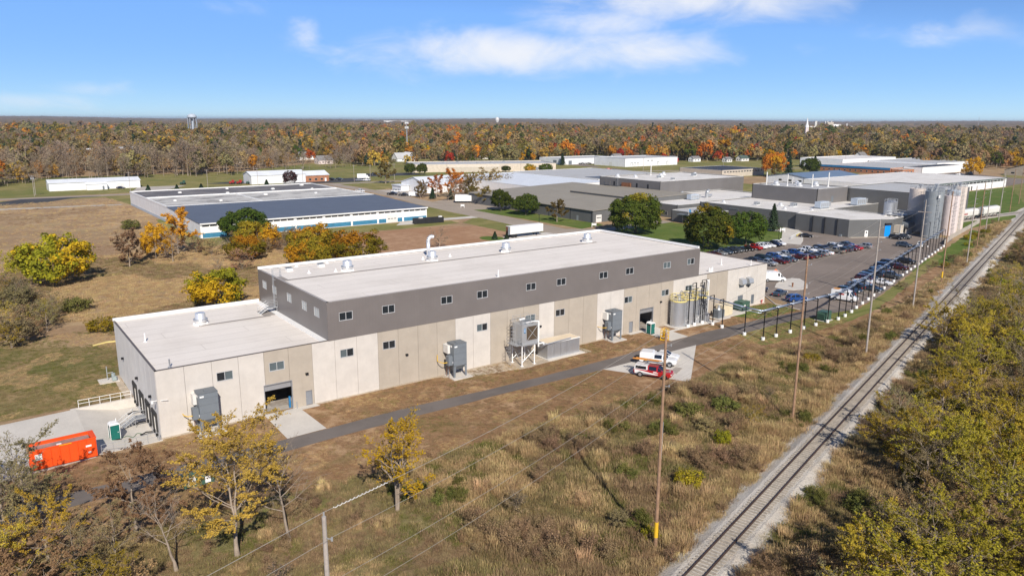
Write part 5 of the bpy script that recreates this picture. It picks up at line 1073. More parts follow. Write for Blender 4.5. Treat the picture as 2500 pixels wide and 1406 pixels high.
hopper(320.5,40.0,-.03,'white hopper wagon on the spur, left one with faded red graffiti',1); hopper(339.6,39.2,-.03,'white hopper wagon on the spur, right one near the main track',0)
sp_ = thing('spur_track','short railway spur under the hopper wagons','railway',(0,0,0)); mb = MB()
for o_ in (-.72,.72): mb.path([(300,40.7+o_,.12),(350,39.0+o_,.12),(372,37.5+o_,.12),(420,47+o_,.3)],.06,4)
mb.build('rail', MT['rail'], sp_); sheet('spur_ballast',[(298,37.8),(350,36.2),(372,34.5),(430,47.2),(428,52),(372,40.6),(350,42),(298,43.6)],.013,'ballast',(3,.3),seed=33)
# houses and small buildings in the trees
HS = [(556,412,7.5,9,'barn_red','shingle','red gabled house with white trim near the orange trees'),(578,404,6.5,11,'white','shingle','white house beside the red gabled house'),(601,381,6,8,'offwhite','shingle','pale house behind the scarlet maple'),(628,384,7,12,'offwhite','shingle_g','pale house with dark roof right of the spruce'),(520,455,8,10,'white','shingle','small white house among far trees'),
      (430,560,10,14,'offwhite','shingle','pale roofed house seen through the far trees'),(330,560,12,20,'white_metal','roof_gray','white low building by the cell tower'),(352,588,10,14,'white','roof_metal_white','white shed at the foot of the cell tower'),(262,640,10,16,'white','shingle','white house showing between olive trees'),(190,620,12,18,'offwhite','roof_gray','pale low building deep in the left wood'),(250,560,10,14,'silo_pink','shingle','faded pink house in the trees'),(90,760,16,34,'white','roof_metal_white','white buildings in a clearing at left'),(120,830,14,30,'offwhite','roof_gray','second pale building in the left clearing'),(760,330,10,12,'white','shingle','white house above the far right trees'),
      (162,1440,18,40,'white','roof_metal_white','long white roof in the far left clearing'),(160,1262,16,34,'offwhite','roof_gray','pale gray roof in the far left clearing'),(250,834,14,26,'offwhite','roof_metal_white','pale shed deep in the left-centre woods'),(283,858,12,22,'white','shingle','white house deep in the left-centre woods'),(324,907,12,24,'stone','shingle','tan house deep in the left-centre woods'),(510,1081,16,36,'white','roof_gray','white hall behind the cell mast'),(542,1017,12,24,'cream','shingle','cream house behind the cell mast'),(503,713,12,20,'white','roof_gray','white house in woods right of the cell mast'),(677,855,14,26,'offwhite','shingle','gray house in woods above the tan plant'),(901,872,14,26,'white','shingle','white house in woods above the white warehouses'),(935,631,12,22,'white','shingle','white house in woods above the scarlet maple'),(1415,600,18,40,'white','roof_metal_white','long white roof deep in the right woods'),(916,292,12,26,'white','roof_gray','white shed above the far right barn')]
for (a, b, w_, l_, wm, rm, lb) in HS:
    hh_ = RNG.uniform(3.0,4.6); t = gable('house', lb, a, a+l_, b, b+w_, hh_, hh_+w_*RNG.uniform(.3,.45), wm, rm, RNG.choice('xxy'), 'house'); winset(t,'w',a,(b+w_*.3,b+w_*.7),1.1,2.2,1.1); winset(t,'s',b,(a+l_*.3,a+l_*.7),1.1,2.2,1.2); 
    if wm == 'barn_red': MB().box(a+l_*.4,a+l_*.6,b-.1,b,.1,2.6).build('trim', MT['white'], t)
# water towers, mast, steeple, far factory
def view_pt(az_, d): v = to_site((math.sin(az_)*d, math.cos(az_)*d, 0)); return CAM.x+v.x, CAM.y+v.y
def water_tower(x, y, h, r, label, legs=8, s=1.0, col='silver'):
    t = thing('water_tower', label, 'water tower', (x,y,0)); MB().lathe(0,0,[(r*.25,h-r*.5),(r*.8,h-r*.35),(r,h),(r*.95,h+r*.35),(r*.6,h+r*.65),(r*.1,h+r*.75)],24).build('tank', MT['silo_blue'], t, True); mb = MB()
    for i in range(legs): an = i*2*math.pi/legs; mb.tube((r*1.05*math.cos(an),r*1.05*math.sin(an),0),(r*.95*math.cos(an),r*.95*math.sin(an),h-.2*r),r*.055,8)
    mb.build('legs', MT['silo_blue'], t); MB().cyl(0,0,0,h-r*.4,r*.16,n=12).build('riser', MT['silo_blue'], t); MB().lathe(0,0,[(r*1.0,h-.1*r),(r*1.08,h-.08*r),(r*1.08,h-.02*r),(r*1.0,h)],24).build('catwalk', MT['galv'], t)
x, y = view_pt(math.atan((486-1250)/1829.), 1500); water_tower(x, y, 42.5, 8.0, 'silver water tower on many legs above the left woods')
x, y = view_pt(math.atan((1213-1250)/1829.), 5200); t = thing('water_tower','tiny pale pedestal water tower on the central horizon','water tower',(x,y,0)); MB().lathe(0,0,[(7,0),(5,22),(12,34),(14,44),(10,54),(2,58)],20).build('tank', MT['offwhite'], t, True); MB().cyl(0,0,0,20,7.5,n=14).build('pedestal', MT['silo_blue'], t)
x, y = 372, 617; t = thing('cell_mast','tall gray cell-phone mast rising from the woods','mast',(x,y,0)); MB().lathe(0,0,[(.75,0),(.35,37)],10).build('pole', MT['galv'], t); mb = MB()
for z in (30.5,35.3):
    for i in range(9): an = i*.698; mb.box(1.7*math.cos(an)-.18,1.7*math.cos(an)+.18,1.7*math.sin(an)-.18,1.7*math.sin(an)+.18,z,z+2.2)
mb.build('antenna', MT['white'], t); MB().cyl(0,0,31.4,31.6,1.7,n=12).cyl(0,0,36.2,36.4,1.7,n=12).build('platform', MT['galv'], t)
x, y = view_pt(math.atan((1952-1250)/1829.), 1500); t = thing('church','brick church with tall white steeple above the autumn trees','church',(x,y,0),-TH-math.pi/2); MB().box(-2.6,2.6,-2.6,2.6,0,29).build('tower', MT['silo_pink'], t); MB().lathe(0,0,[(3.4,29),(3.0,32),(2.2,34),(.1,47)],8).build('spire', MT['white'], t); MB().ext([(-8,0),(8,0),(8,9),(0,16),(-8,9)],4,28).build('nave', MT['brick'], t); mb = MB().ext([(-8.5,8.7),(0,16.2),(0,16.8),(-8.5,9.2)],3.5,28.5).ext([(0,16.2),(8.5,8.7),(8.5,9.2),(0,16.8)],3.5,28.5); mb.build('roof', MT['shingle'], t)
x, y = view_pt(math.atan((2015-1250)/1829.), 3000); t = thing('far_factory','pale factory with chimneys on the right horizon','factory',(x,y,0), -TH); MB().box(-28,-6,-15,15,0,37).build('tower_block', MT['tanb'], t); MB().box(-6,24,-15,15,0,30).build('hall', MT['white'], t); MB().box(-110,-35,-20,20,0,23).box(30,62,-15,15,0,24).build('low_hall', MT['offwhite'], t)
for i, (dx_, h_) in enumerate(((-30,40),(-22,41),(-8,42),(-62,42),(-66,41),(48,33))): MB().cyl(dx_,0,20,h_,1.8,n=8).build('chimney', MT['offwhite'], t)
x, y = view_pt(math.atan((985-1250)/1829.), 6800); t = thing('far_warehouse','long white warehouse roof on the left-centre horizon','warehouse',(x,y,0), -TH); MB().box(-150,120,-40,40,0,28).build('wall', MT['white'], t); MB().box(-151,121,-41,41,28,29).build('roof', MT['roof_metal_white'], t)
for i in range(12):
    x, y = view_pt(math.atan((1790+11*i-1250)/1829.), 5200+RNG.uniform(-200,200)); o = MB().cyl(0,0,0,RNG.uniform(30,38),.6,n=6).build('substation_mast', MT['galv'], None, loc=(x,y,0)); tag(o, 'thin distant substation mast right of centre on the horizon', 'mast', 'thin masts on the right horizon')
x, y = view_pt(math.atan((2360-1250)/1829.), 4000); o = MB().cyl(0,0,0,62,.7,n=6).build('radio_mast', MT['galv'], None, loc=(x,y,0)); tag(o,'lone thin radio mast on the far right horizon','mast')
# ---------------------------------------------------------------- vehicles
def car_loft(st):
    """st: list of (x, half width, z bottom, z belt, z roof, half roof width); returns MB plus grid of rings"""
    mb = MB(); rings = []
    for (x, w, zb, zl, zr, wr) in st:
        rings.append([(x,-w*.93,zb),(x,-w,zb+.16),(x,-w,zl-.12),(x,-w*.97,zl),(x,-wr,zr),(x,wr,zr),(x,w*.97,zl),(x,w,zl-.12),(x,w,zb+.16),(x,w*.93,zb)])
    n = len(mb.v)
    for r in rings: mb.v += r
    kk = 10
    for i in range(len(rings)-1):
        for j in range(kk):
            j2 = (j+1) % kk; mb.f.append((n+i*kk+j, n+i*kk+j2, n+(i+1)*kk+j2, n+(i+1)*kk+j)); mb.m.append(0)
    mb.f.append(tuple(n+j for j in range(kk))[::-1]); mb.f.append(tuple(n+(len(rings)-1)*kk+j for j in range(kk))); mb.m += [0,0]
    return mb, rings
def inset_quad(mb, q, f, off):
    q = [Vector(p) for p in q]; c = sum(q, Vector())/4; nn = (q[1]-q[0]).cross(q[3]-q[0]).normalized()
    if nn.dot(c-Vector((c.x*.6,0,.7))) < 0: nn = -nn
    mb.face([c+(p-c)*f+nn*off for p in q])
CAR = {
 'sedan': dict(L=(-2.4,2.4), st=[(-2.4,.80,.42,.80,.83,.6),(-2.25,.88,.28,.98,1.02,.66),(-1.55,.91,.26,1.0,1.06,.66),(-.85,.92,.25,.98,1.40,.58),(.15,.92,.25,.97,1.44,.60),(1.05,.91,.25,.95,1.0,.68),(1.95,.88,.26,.85,.88,.66),(2.4,.78,.38,.68,.72,.55)], wx=(-1.4,1.42), wr=.33, side=[(2,3),(3,4),(4,5)]),
 'suv': dict(L=(-2.4,2.4), st=[(-2.4,.86,.45,1.02,1.06,.7),(-2.3,.93,.32,1.08,1.15,.72),(-2.0,.95,.30,1.08,1.66,.64),(-.9,.95,.30,1.06,1.74,.66),(.35,.95,.30,1.05,1.70,.66),(1.15,.94,.30,1.06,1.14,.74),(2.1,.92,.32,.98,1.02,.72),(2.4,.82,.45,.78,.84,.6)], wx=(-1.45,1.48), wr=.37, side=[(1,2),(2,3),(3,4),(4,5)]),
 'pickup': dict(L=(-2.9,2.9), st=[(-2.9,.94,.55,1.10,1.13,.86),(-2.75,.98,.42,1.12,1.16,.90),(-.95,.98,.40,1.12,1.16,.90),(-.9,.98,.40,1.12,1.20,.74),(-.72,.98,.40,1.14,1.84,.66),(.75,.98,.40,1.14,1.86,.68),(1.5,.98,.40,1.16,1.22,.78),(2.6,.97,.42,1.12,1.16,.80),(2.9,.88,.55,.95,1.0,.7)], wx=(-1.85,1.85), wr=.41, side=[(3,4),(4,5),(5,6)]),
 'van': dict(L=(-2.8,2.8), st=[(-2.8,.95,.50,1.4,2.45,.84),(-2.7,1.0,.36,1.4,2.52,.86),(.6,1.0,.35,1.35,2.55,.86),(1.35,1.0,.35,1.25,2.35,.82),(2.1,.98,.36,1.18,1.28,.80),(2.65,.95,.40,1.02,1.08,.76),(2.85,.84,.50,.85,.9,.64)], wx=(-1.75,1.95), wr=.36, side=[(2,3),(3,4)]),
}
CARM = {}
def car_mesh(kind):
    if kind in CARM: return CARM[kind]
    c = CAR[kind]; mb, R_ = car_loft(c['st']); gl = MB()
    for i, j in c['side']:
        for q in ([R_[i][3],R_[j][3],R_[j][4],R_[i][4]], [R_[i][6],R_[j][6],R_[j][5],R_[i][5]]):
            if abs(R_[i][4][2]-R_[i][3][2]) < .15 and abs(R_[j][4][2]-R_[j][3][2]) < .15: continue
            inset_quad(gl, q, .80, .012)
    n = len(R_)
    for i in range(n-1):
        z0, z1 = R_[i][4][2], R_[i+1][4][2]
        if abs(z0-z1) > .30 and min(z0,z1) > .95: inset_quad(gl, [R_[i][4],R_[i+1][4],R_[i+1][5],R_[i][5]], .84, .015)
    if kind == 'van': gl = MB(); inset_quad(gl, [R_[3][4],R_[4][4],R_[4][5],R_[3][5]], .85, .015); [inset_quad(gl, q, .72, .015) for q in ([R_[3][3],R_[4][3],R_[4][4],R_[3][4]], [R_[3][6],R_[4][6],R_[4][5],R_[3][5]])]; [inset_quad(gl, q, .6, .015) for q in ([R_[2][3],R_[3][3],R_[3][4],R_[2][4]], [R_[2][6],R_[3][6],R_[3][5],R_[2][5]])]
    bed = None
    if kind == 'pickup': bed = MB().box(-2.7,-1.0,-.76,.76,1.17,1.185)
    wh = MB(); r = c['wr']; wh.tube((0,-.12,0),(0,.12,0),r,16); wh.mi = 1; wh.tube((0,-.132,0),(0,.132,0),r*.62,12)
    hl = MB(); x1 = c['L'][1]; zf = c['st'][-1][3]; [hl.box(x1-.28,x1+.0,s_*.72-.17,s_*.72+.17,zf-.14,zf+.04) for s_ in (-1,1)]
    tl = MB(); x0 = c['L'][0]; zr = c['st'][0][3]; [tl.box(x0-.02,x0+.2,s_*.76-.1,s_*.76+.1,zr-.30,zr-.02) for s_ in (-1,1)]
    ar = MB(); w = c['st'][2][1]
    for x in c['wx']:
        for s_ in (-1,1): ar.tube((x,s_*(w-.25),r),(x,s_*(w+.004),r),r+.07,16)
    CARM[kind] = dict(body=mb, glass=gl.mesh('glass', MT['carglass']), wheel=wh.mesh('wheel', [MT['rubber'], MT['steel']]), hl=hl.mesh('headlight', MT['white']), tl=tl.mesh('tail_light', MT['red_trim']), bed=bed.mesh('bed_liner', MT['black']) if bed else None, arch=ar.mesh('wheel_arch', MT['black']), c=c, bodies={})
    return CARM[kind]
PAINT = {'white':((.78,.78,.78),0),'silver':((.42,.43,.44),.5),'gray':((.10,.11,.12),.4),'charcoal':((.035,.038,.042),.3),'black':((.012,.012,.014),.2),'navy':((.012,.02,.06),.3),'blue':((.015,.07,.26),.3),'red':((.42,.012,.012),.1),'maroon':((.09,.012,.015),.3),'tan':((.30,.27,.22),.4),'slate':((.06,.09,.13),.4),'dark green':((.012,.03,.028),.3),'bronze':((.08,.06,.045),.4)}
PM = {kx: gloss('paint_'+kx.replace(' ','_'), v[0], .28, v[1], .7, .5) for kx, v in PAINT.items()}
CARNAME = {'sedan':'parked_car','suv':'parked_suv','pickup':'pickup_truck','van':'cargo_van'}; CARCAT = {'sedan':'car','suv':'suv','pickup':'pickup truck','van':'van'}
def car(kind, colr, a, b, deg, label, group=None, z=.03, s=1.0):
    m = car_mesh(kind); t = thing(CARNAME[kind], label, CARCAT[kind], (a,b,z), math.radians(deg), group, s)
    if colr not in m['bodies']: m['bodies'][colr] = m['body'].mesh('body', PM[colr])
    inst('body', m['bodies'][colr], t); inst('glass', m['glass'], t); inst('wheel_arch', m['arch'], t); inst('headlight', m['hl'], t); inst('tail_light', m['tl'], t)
    if m['bed']: inst('bed_liner', m['bed'], t)
    c = m['c']; w = c['st'][2][1]
    for x in c['wx']:
        for s_ in (-1,1): inst('wheel', m['wheel'], t, (x, s_*(w-.08), c['wr']))
    return t
KN = {'sedan':'car','suv':'suv','pickup':'pickup truck','van':'van'}
def row(cars, desc, group, start='left end'):
    for i, (kind, colr, a, b, dg) in enumerate(cars):
        car(kind, colr, a, b, dg+RNG.uniform(-1.5,1.5), '%s %s, %s from the left in %s' % (colr, KN[kind], ORD[i], desc), group)
S_ = 2.72; N0 = 165.8
north = [('sedan','maroon'),('sedan','silver'),('suv','slate'),('suv','charcoal'),('suv','gray'),('sedan','black'),('sedan','black'),('pickup','red'),('pickup','white'),('suv','white'),('sedan','white'),('pickup','navy'),('suv','white')]
row([(kx,c,N0+S_*i+.05*i,45.9+RNG.uniform(-.3,.3),-90) for i,(kx,c) in enumerate(north)], 'the row along the lawn', 'cars parked in the row along the lawn')
back = [('suv','charcoal'),('sedan','black'),('suv','dark green'),('sedan','slate'),('suv','blue'),('sedan','white'),('pickup','silver'),None,('suv','blue'),('suv','white'),('sedan','charcoal'),('suv','white'),('sedan','silver'),('suv','charcoal'),('sedan','navy'),('suv','gray'),('suv','white'),('sedan','silver'),('suv','slate'),('sedan','blue')]
row([(kc[0],kc[1],N0+S_*i,32.5+RNG.uniform(-.3,.3),-90 if i%3 else 90) for i,kc in enumerate(back) if kc], 'back line of middle double row', 'cars parked in the back line of the double row')
front = [('pickup','silver'),None,('sedan','maroon'),('suv','slate'),('sedan','gray'),None,('suv','maroon'),('sedan','maroon'),('suv','bronze'),('sedan','charcoal'),('suv','silver'),('sedan','white'),None,('pickup','tan'),('suv','charcoal'),('suv','slate'),('suv','maroon'),('sedan','red'),None,('suv','silver')]
row([(kc[0],kc[1],N0+S_*i,26.9+RNG.uniform(-.3,.3),90 if i%4 else -90) for i,kc in enumerate(front) if kc], 'front line of middle double row', 'cars parked in the front line of the double row')
south = [('suv','maroon'),('suv','dark green'),('sedan','slate'),('suv','charcoal'),('sedan','gray'),('sedan','silver'),('sedan','white'),('suv','maroon'),('suv','slate'),('pickup','charcoal'),('pickup','black'),('suv','slate'),('suv','gray'),('sedan','charcoal'),('suv','navy'),('sedan','slate'),('suv','black')]
cars = []
for i, (kx, c) in enumerate(south): a = 147.5+2.9*i; cars.append((kx, c, a, -9.8+.30*(a-146)+2.0+RNG.uniform(-.4,.4), -90 if i % 3 else 90))
row(cars, 'the row beside the pipe rack', 'cars parked beside the pipe rack')
car('pickup','gray',177.0,-2.6,-88,'dark gray pickup truck pulled up between the pipe-rack posts'); car('sedan','white',167.5,-5.6,-88,'white car nose-in at the pipe-rack footings'); car('suv','maroon',190.5,1.8,-88,'maroon suv nose-in between the rack posts'); car('suv','black',201.5,5.2,-88,'black suv nose-in at the far rack posts'); car('sedan','slate',158.5,-8.0,-88,'slate car nose-in at the near rack posts')
v = car('van','white',143.2,-9.6,-78,'white cargo van with open rear box at the near end of the pipe rack'); MB().box(-2.5,-1.2,-.7,.7,2.56,2.6).build('roof_rack', MT['ladder_orange'], v); MB().box(-1.6,.2,-1.012,-1.004,1.5,1.8).build('side_lettering', MT['red_trim'], v)
v = car('van','white',148.4,12.6,-42,'white cargo van with roof rack beside the concrete island'); MB().path([(-2.2,-.6,2.7),(1.2,-.6,2.7)],.05).path([(-2.2,.6,2.7),(1.2,.6,2.7)],.05).path([(-1.5,-.7,2.62),(-1.5,.7,2.62)],.04).path([(.6,-.7,2.62),(.6,.7,2.62)],.04).build('roof_rack', MT['offwhite'], v)
v = car('pickup','black',146.2,16.4,-42,'black service pickup with orange rack half hidden by the factory corner'); MB().path([(-2.6,-.8,2.2),(1.6,-.8,2.2)],.05).path([(-2.6,.8,2.2),(1.6,.8,2.2)],.05).box(-2.2,.4,-.5,.4,2.2,2.35).build('roof_rack', MT['orange2'], v)
car('sedan','slate',135.8,2.2,10,'slate-blue car at the corner of the new factory'); car('suv','navy',134.6,6.6,12,'navy sport utility car behind the slate-blue car at the factory corner'); car('suv','blue',133.6,-3.6,-20,'blue sport utility car by the low kerb near the factory corner')
car('sedan','black',222.5,51.0,-60,'black car parked under the white banner frame'); car('pickup','white',234.5,17.2,200,'white pickup truck facing out beside the far pipe-rack posts'); car('suv','slate',230.5,20.5,-90,'slate sport utility car beside the white pickup at the rack end')
car('suv','black',244.6,30.2,-90,'black sport utility car in the shade by the bright blue door'); car('sedan','white',251.5,31.6,-90,'white car in the shade below the process rack')
car('pickup','gray',247.6,29.6,-90,'dark pickup truck in shade between the two shaded cars')
# tanker at the blue door
t = thing('tank_trailer','tan box tanker parked in the shaded bay beside the blue door','trailer',(252.4,36.2,.03),-1.45); MB().box(-3.5,3.5,-1.2,1.2,1.2,3.9).build('body', MT['tanb'], t); mb = MB(); [mb.box(3.45,3.6,y-.06,y+.06,.6,4.2) for y in (-1.25,1.25)]; [mb.box(3.45,3.58,-1.25,1.25,z,z+.1) for z in (1.2,2.4,3.9)]; mb.build('rear_frame', MT['offwhite'], t)
for x in (-2.4,2.0,2.9): MB().tube((x,-1.2,.5),(x,-.85,.5),.5,12).tube((x,.85,.5),(x,1.2,.5),.5,12).build('wheel', MT['rubber'], t)
# pad vehicles
car('sedan','white',77.4,-15.2,-58,'white car parked behind the white truck on the concrete pad')
t = car('pickup','white',74.2,-16.6,-55,'white service pickup with long cargo cap on the concrete pad',s=1.06); MB().ext([(-2.85,1.14),(-.72,1.14),(-.72,2.0),(-.9,2.12),(-2.6,2.12),(-2.85,1.95)],-.94,.94).build('cargo_cap', PM['white'], t); MB().box(-3.15,-2.9,-.8,.8,.55,.7).box(-3.6,-2.95,-.9,-.1,.6,1.25).build('tool_crate', MT['black'], t)
t = car('pickup','red',69.0,-20.4,-62,'red pickup with white-striped side, cap and ladder rack on the concrete pad',s=1.05)
MB().ext([(-2.85,1.14),(-.72,1.14),(-.78,1.88),(-2.65,1.88)],-.92,.92).build('cargo_cap', PM['white'], t); MB().box(-2.6,-.95,-.945,-.925,1.25,1.72).box(-2.6,-.95,.925,.945,1.25,1.72).box(-2.7,-2.68,-.7,.7,1.3,1.7).build('cap_window', MT['carglass'], t)
mb = MB(); [mb.face([(-2.7,s_*.995,.55),(-1.2,s_*.995,.5),(.9,s_*.995,.62),(.9,s_*.995,.7),(-1.5,s_*.995,1.0),(-2.75,s_*.995,1.12)]) for s_ in (-1,1)]; mb.build('white_stripe', MT['white'], t)
mb = MB(); [mb.face([(-2.7,s_*.998,.48),(-1.3,s_*.998,.45),(.6,s_*.998,.58),(-2.0,s_*.998,.78)]) for s_ in (-1,1)]; mb.build('gray_stripe', MT['silo_gray'], t)
mb = MB(); [mb.box(.15+.16*i,.24+.16*i,-.999,-.986,.86,1.0) for i in range(5)]; mb.box(.2,.7,-.999,-.986,1.02,1.1); mb.build('door_lettering', MT['white'], t)
mb = MB(); [mb.path([(-2.7,y,1.88),(-2.7,y,2.35),(1.0,y,2.35),(1.3,y,1.5)],.035) for y in (-.85,.85)]; [mb.tube((x,-.9,2.35),(x,.9,2.35),.035) for x in (-2.5,-.9,.6)]; mb.build('ladder_rack', MT['black'], t)
t2 = thing('extension_ladder','orange fibreglass ladders carried on the red pickup rack','ladder',(69.0,-20.4,2.5),math.radians(-62)); mb = MB()
for y in (.15,.5): mb.box(-3.6,.6,y-.04,y+.04,0,.09)
for i in range(13): mb.box(-3.5+i*.32,-3.44+i*.32,.15,.5,.02,.06)
for y in (.62,.92): mb.box(-3.2,1.0,y-.04,y+.04,.0,.09)
for i in range(13): mb.box(-3.1+i*.32,-3.04+i*.32,.62,.92,.02,.06)
mb.build('rails', MT['ladder_orange'], t2); 
t2 = thing('rack_tube','long dark tube lashed on the red pickup rack','tube',(69.0,-20.4,2.58),math.radians(-62)); MB().tube((-1.0,-.5,.07),(3.0,-.5,.07),.11,8).build('tube', MT['graybox_d'], t2)
# semi-trailer on the pad behind the factory
t = thing('semi_trailer','white box semi-trailer with open rear doors on the pad behind the factory','trailer',(142.6,110.3,.02),.02); MB().box(-7.4,7.4,-1.28,1.28,1.15,3.95).build('box', MT['white'], t); MB().box(-7.45,-7.38,-1.2,1.2,1.2,3.85).build('cargo_opening', MT['rust'], t)
d = MB().box(-8.4,-7.42,-1.34,-1.29,1.2,3.9).build('rear_door', MT['graybox'], t); MB().box(-7.4,7.4,-.5,.5,.85,1.15).build('chassis', MT['black'], t); MB().box(4.6,4.8,-1,-.8,0,1.1).box(4.6,4.8,.8,1,0,1.1).build('landing_leg', MT['black'], t); MB().box(-7.35,7.35,-1.30,-1.28,1.15,1.35).build('side_rail', MT['galv'], t)
for x in (-6.0,-4.7): MB().tube((x,-1.25,.5),(x,-.75,.5),.5,14).tube((x,.75,.5),(x,1.25,.5),.5,14).build('wheel', MT['rubber'], t)
for i, (a,b) in enumerate(((183.4,214),(185.8,217.5))):
    t = thing('storage_container',('near' if i == 0 else 'rear')+' white box container parked by the street driveway','container',(a,b,.02),-.55); MB().box(-4.0,4.0,-1.2,1.2,.9,3.6).build('box', MT['white'], t); MB().box(-4,4,-1,1,.3,.9).build('chassis', MT['black'], t); MB().box(-4.05,-4,-1.1,1.1,1.0,3.5).build('door', MT['offwhite'], t)
t = thing('box_truck','white box truck parked across the far street','truck',(207,377,.02),-.4); MB().box(-4,2,-1.2,1.2,1.0,3.8).build('box', MT['white'], t); MB().ext([(2.1,.6),(4.2,.6),(4.2,1.6),(3.5,1.8),(3.0,2.8),(2.1,2.8)],-1.1,1.1).build('cab', MT['white'], t); MB().ext([(3.25,1.95),(3.45,1.9),(3.05,2.65),(2.95,2.65)],-1.0,1.0).build('windscreen', MT['carglass'], t); [MB().tube((x,-1.2,.5),(x,-.9,.5),.5,12).tube((x,.9,.5),(x,1.2,.5),.5,12).build('wheel', MT['rubber'], t) for x in (-2.6,3.0)]
for kx, c, a, b, dg, lb in (('pickup','black',172.5,268,-50,'black pickup truck parked by the white hall'),('pickup','white',181.5,280,-55,'white pickup truck at the white hall porch'),('pickup','black',175,259.5,-40,'second black pickup truck on the hall driveway'),('van','white',178.3,254.3,-40,'white van on the hall driveway'),('pickup','white',164.8,292,-70,'white pickup truck on the street beyond the warehouse'),('sedan','white',190.5,196.5,-20,'white car behind the street driveway trees'),('sedan','navy',59.5,389.2,-36,'navy car outside the long white shed'),('sedan','silver',199,366,-40,'silver car across the far street'),('sedan','white',203.5,364,-40,'white car across the far street'),('suv','black',186,380,-40,'black sport utility car by the brick shed office'),('suv','charcoal',190,377.5,-40,'charcoal sport utility car by the brick shed office'),('suv','charcoal',233,412,-40,'dark sport utility car left of the tan plant'),
    ('suv','navy',408,358,-30,'navy sport utility car in the far grass lot'),('suv','red',416,355,-30,'red sport utility car in the far grass lot'),('suv','charcoal',404,361,-30,'charcoal sport utility car in the far grass lot'),('pickup','charcoal',455,432,-30,'charcoal truck in the yard of the white warehouse'),('pickup','black',461,430,-30,'black truck in the yard of the white warehouse'),('pickup','gray',450,436,-30,'gray truck in the yard of the white warehouse'),('pickup','white',606,166,-30,'white pickup truck beside the far black lorry'),('van','black',616,163,-30,'black lorry parked near the far barn')):
    car(kx, c, a, b, dg, lb, None)
for i,(a,b,c) in enumerate(((96,399,'trans_green'),(122,386,'barn_red'),(126,384,'barn_red'),(131,381,'trans_green'),(134,379,'trans_green'))):
    t = thing('tractor_implement', ['small green implement on the grass behind the shed','red farm implement left of the white shed','second red farm implement beside the first','green farm implement by the shed wall','second green implement against the shed'][i],'farm machine',(a,b,.02),.4); MB().box(-1.6,1.2,-.8,.8,.6,1.6).box(.2,1.2,-.7,.7,1.6,2.5).build('body', MT[c], t); [MB().tube((x,-1.05,.6),(x,-.8,.6),.6,10).tube((x,.8,.6),(x,1.05,.6),.6,10).build('wheel', MT['rubber'], t) for x in (-1,.8)]

# ---------------------------------------------------------------- poles, wires, lamps, small site things
POLES = [(-4.2,-65.4,20.4),(32.4,-55,21.5),(71.3,-44,22.8),(108.2,-34.1,23.6),(147.2,-23.1,23.8),(182.2,-13.2,23.2),(218.3,-4,22),(252,7.2,21),(286,18.4,20),(329,30.7,19.5),(370,42,19.5),(412,53.8,19.5),(455,66,19.5),(500,79,19.5),(548,92,19.5)]
# attachment heights from pole top: four conductors
WZ = [-.25,-1.15,-3.6,-5.0]
for i,(a,b,h) in enumerate(POLES):
    lb = 'gray weathered utility pole cut off at the bottom edge' if i == 0 else 'tall brown utility pole beside the railway, %s from the camera' % ORD[i]
    t = thing('utility_pole', lb, 'utility pole', (a,b,-.3), rot, 'utility poles along the railway'); lean = [(.0,.0),(.0,.0),(.15,0),(.1,.1),(.2,0)][i % 5]
    MB().tube((0,0,0),(lean[0],lean[1],h+.3),.185,10,.115).build('shaft', MT['wood_old' if i in (0,3,4,6,8,9) else 'wood_pole'], t)
    x, y = lean
    mb = MB(); mb.tube((x,y,h+.25),(x,y,h+.55),.05,6)
    for dz in WZ[1:]: mb.tube((x,y-.1,h+.3+dz),(x,y-.55,h+.36+dz),.035,5).tube((x,y-.55,h+.3+dz),(x,y-.55,h+.5+dz),.06,6)
    mb.build('insulator', MT['galv'], t)
    if i in (4,7,9): MB().box(x-.06,x+.06,y-1.3,y+1.3,h-2.2,h-2.05).box(x-.05,x+.05,y-1.0,y+.2,h-7.2,h-7.1).build('cross_arm', MT['wood_old'], t)
    if i in (1,5): MB().tube((0,0,1.6),(0,0,3.2),.20,10,.197).build('yellow_marker', MT['yellow'], t)
    MB().tube((x*.5,y-.13,h*.45),(x*.55,y-.17,h*.62),.03,5).build('ground_wire', MT['galv'], t)
def wire(p, q, sag, r=.012, n=14):
    p, q = Vector(p), Vector(q); pts = []
    for i in range(n+1): t_ = i/n; v = p.lerp(q, t_); v.z -= 4*sag*t_*(1-t_); pts.append(tuple(v))
    mb = MB(); mb.path(pts, r, 4); return mb
def pole_top(i, kx):
    a,b,h = POLES[i]; lean = [(.0,.0),(.0,.0),(.15,0),(.1,.1),(.2,0)][i % 5]; yo = lean[1]-(0 if kx == 0 else .55); c, s_ = math.cos(rot), math.sin(rot); x = lean[0]
    return (a+c*x-s_*yo, b+s_*x+c*yo, h+WZ[kx]+(.5 if kx == 0 else .2))
wn_ = ['top conductor','second conductor','third conductor','lowest cable']
for kx in range(4):
    m = MB()
    prev = Vector(pole_top(0,kx)) - RD*40
    for p, q in [(tuple(prev), pole_top(0,kx))] + [(pole_top(i,kx), pole_top(i+1,kx)) for i in range(len(POLES)-1)]:
        w_ = wire(p, q, .55, .013 if kx == 0 else .010); n0 = len(m.v); m.v += w_.v; m.f += [tuple(x+n0 for x in f) for f in w_.f]; m.m += w_.m
    tag(m.build('power_line', MT['wire']), wn_[kx]+' strung along the railway utility poles', 'power line', 'wires on the railway utility poles')
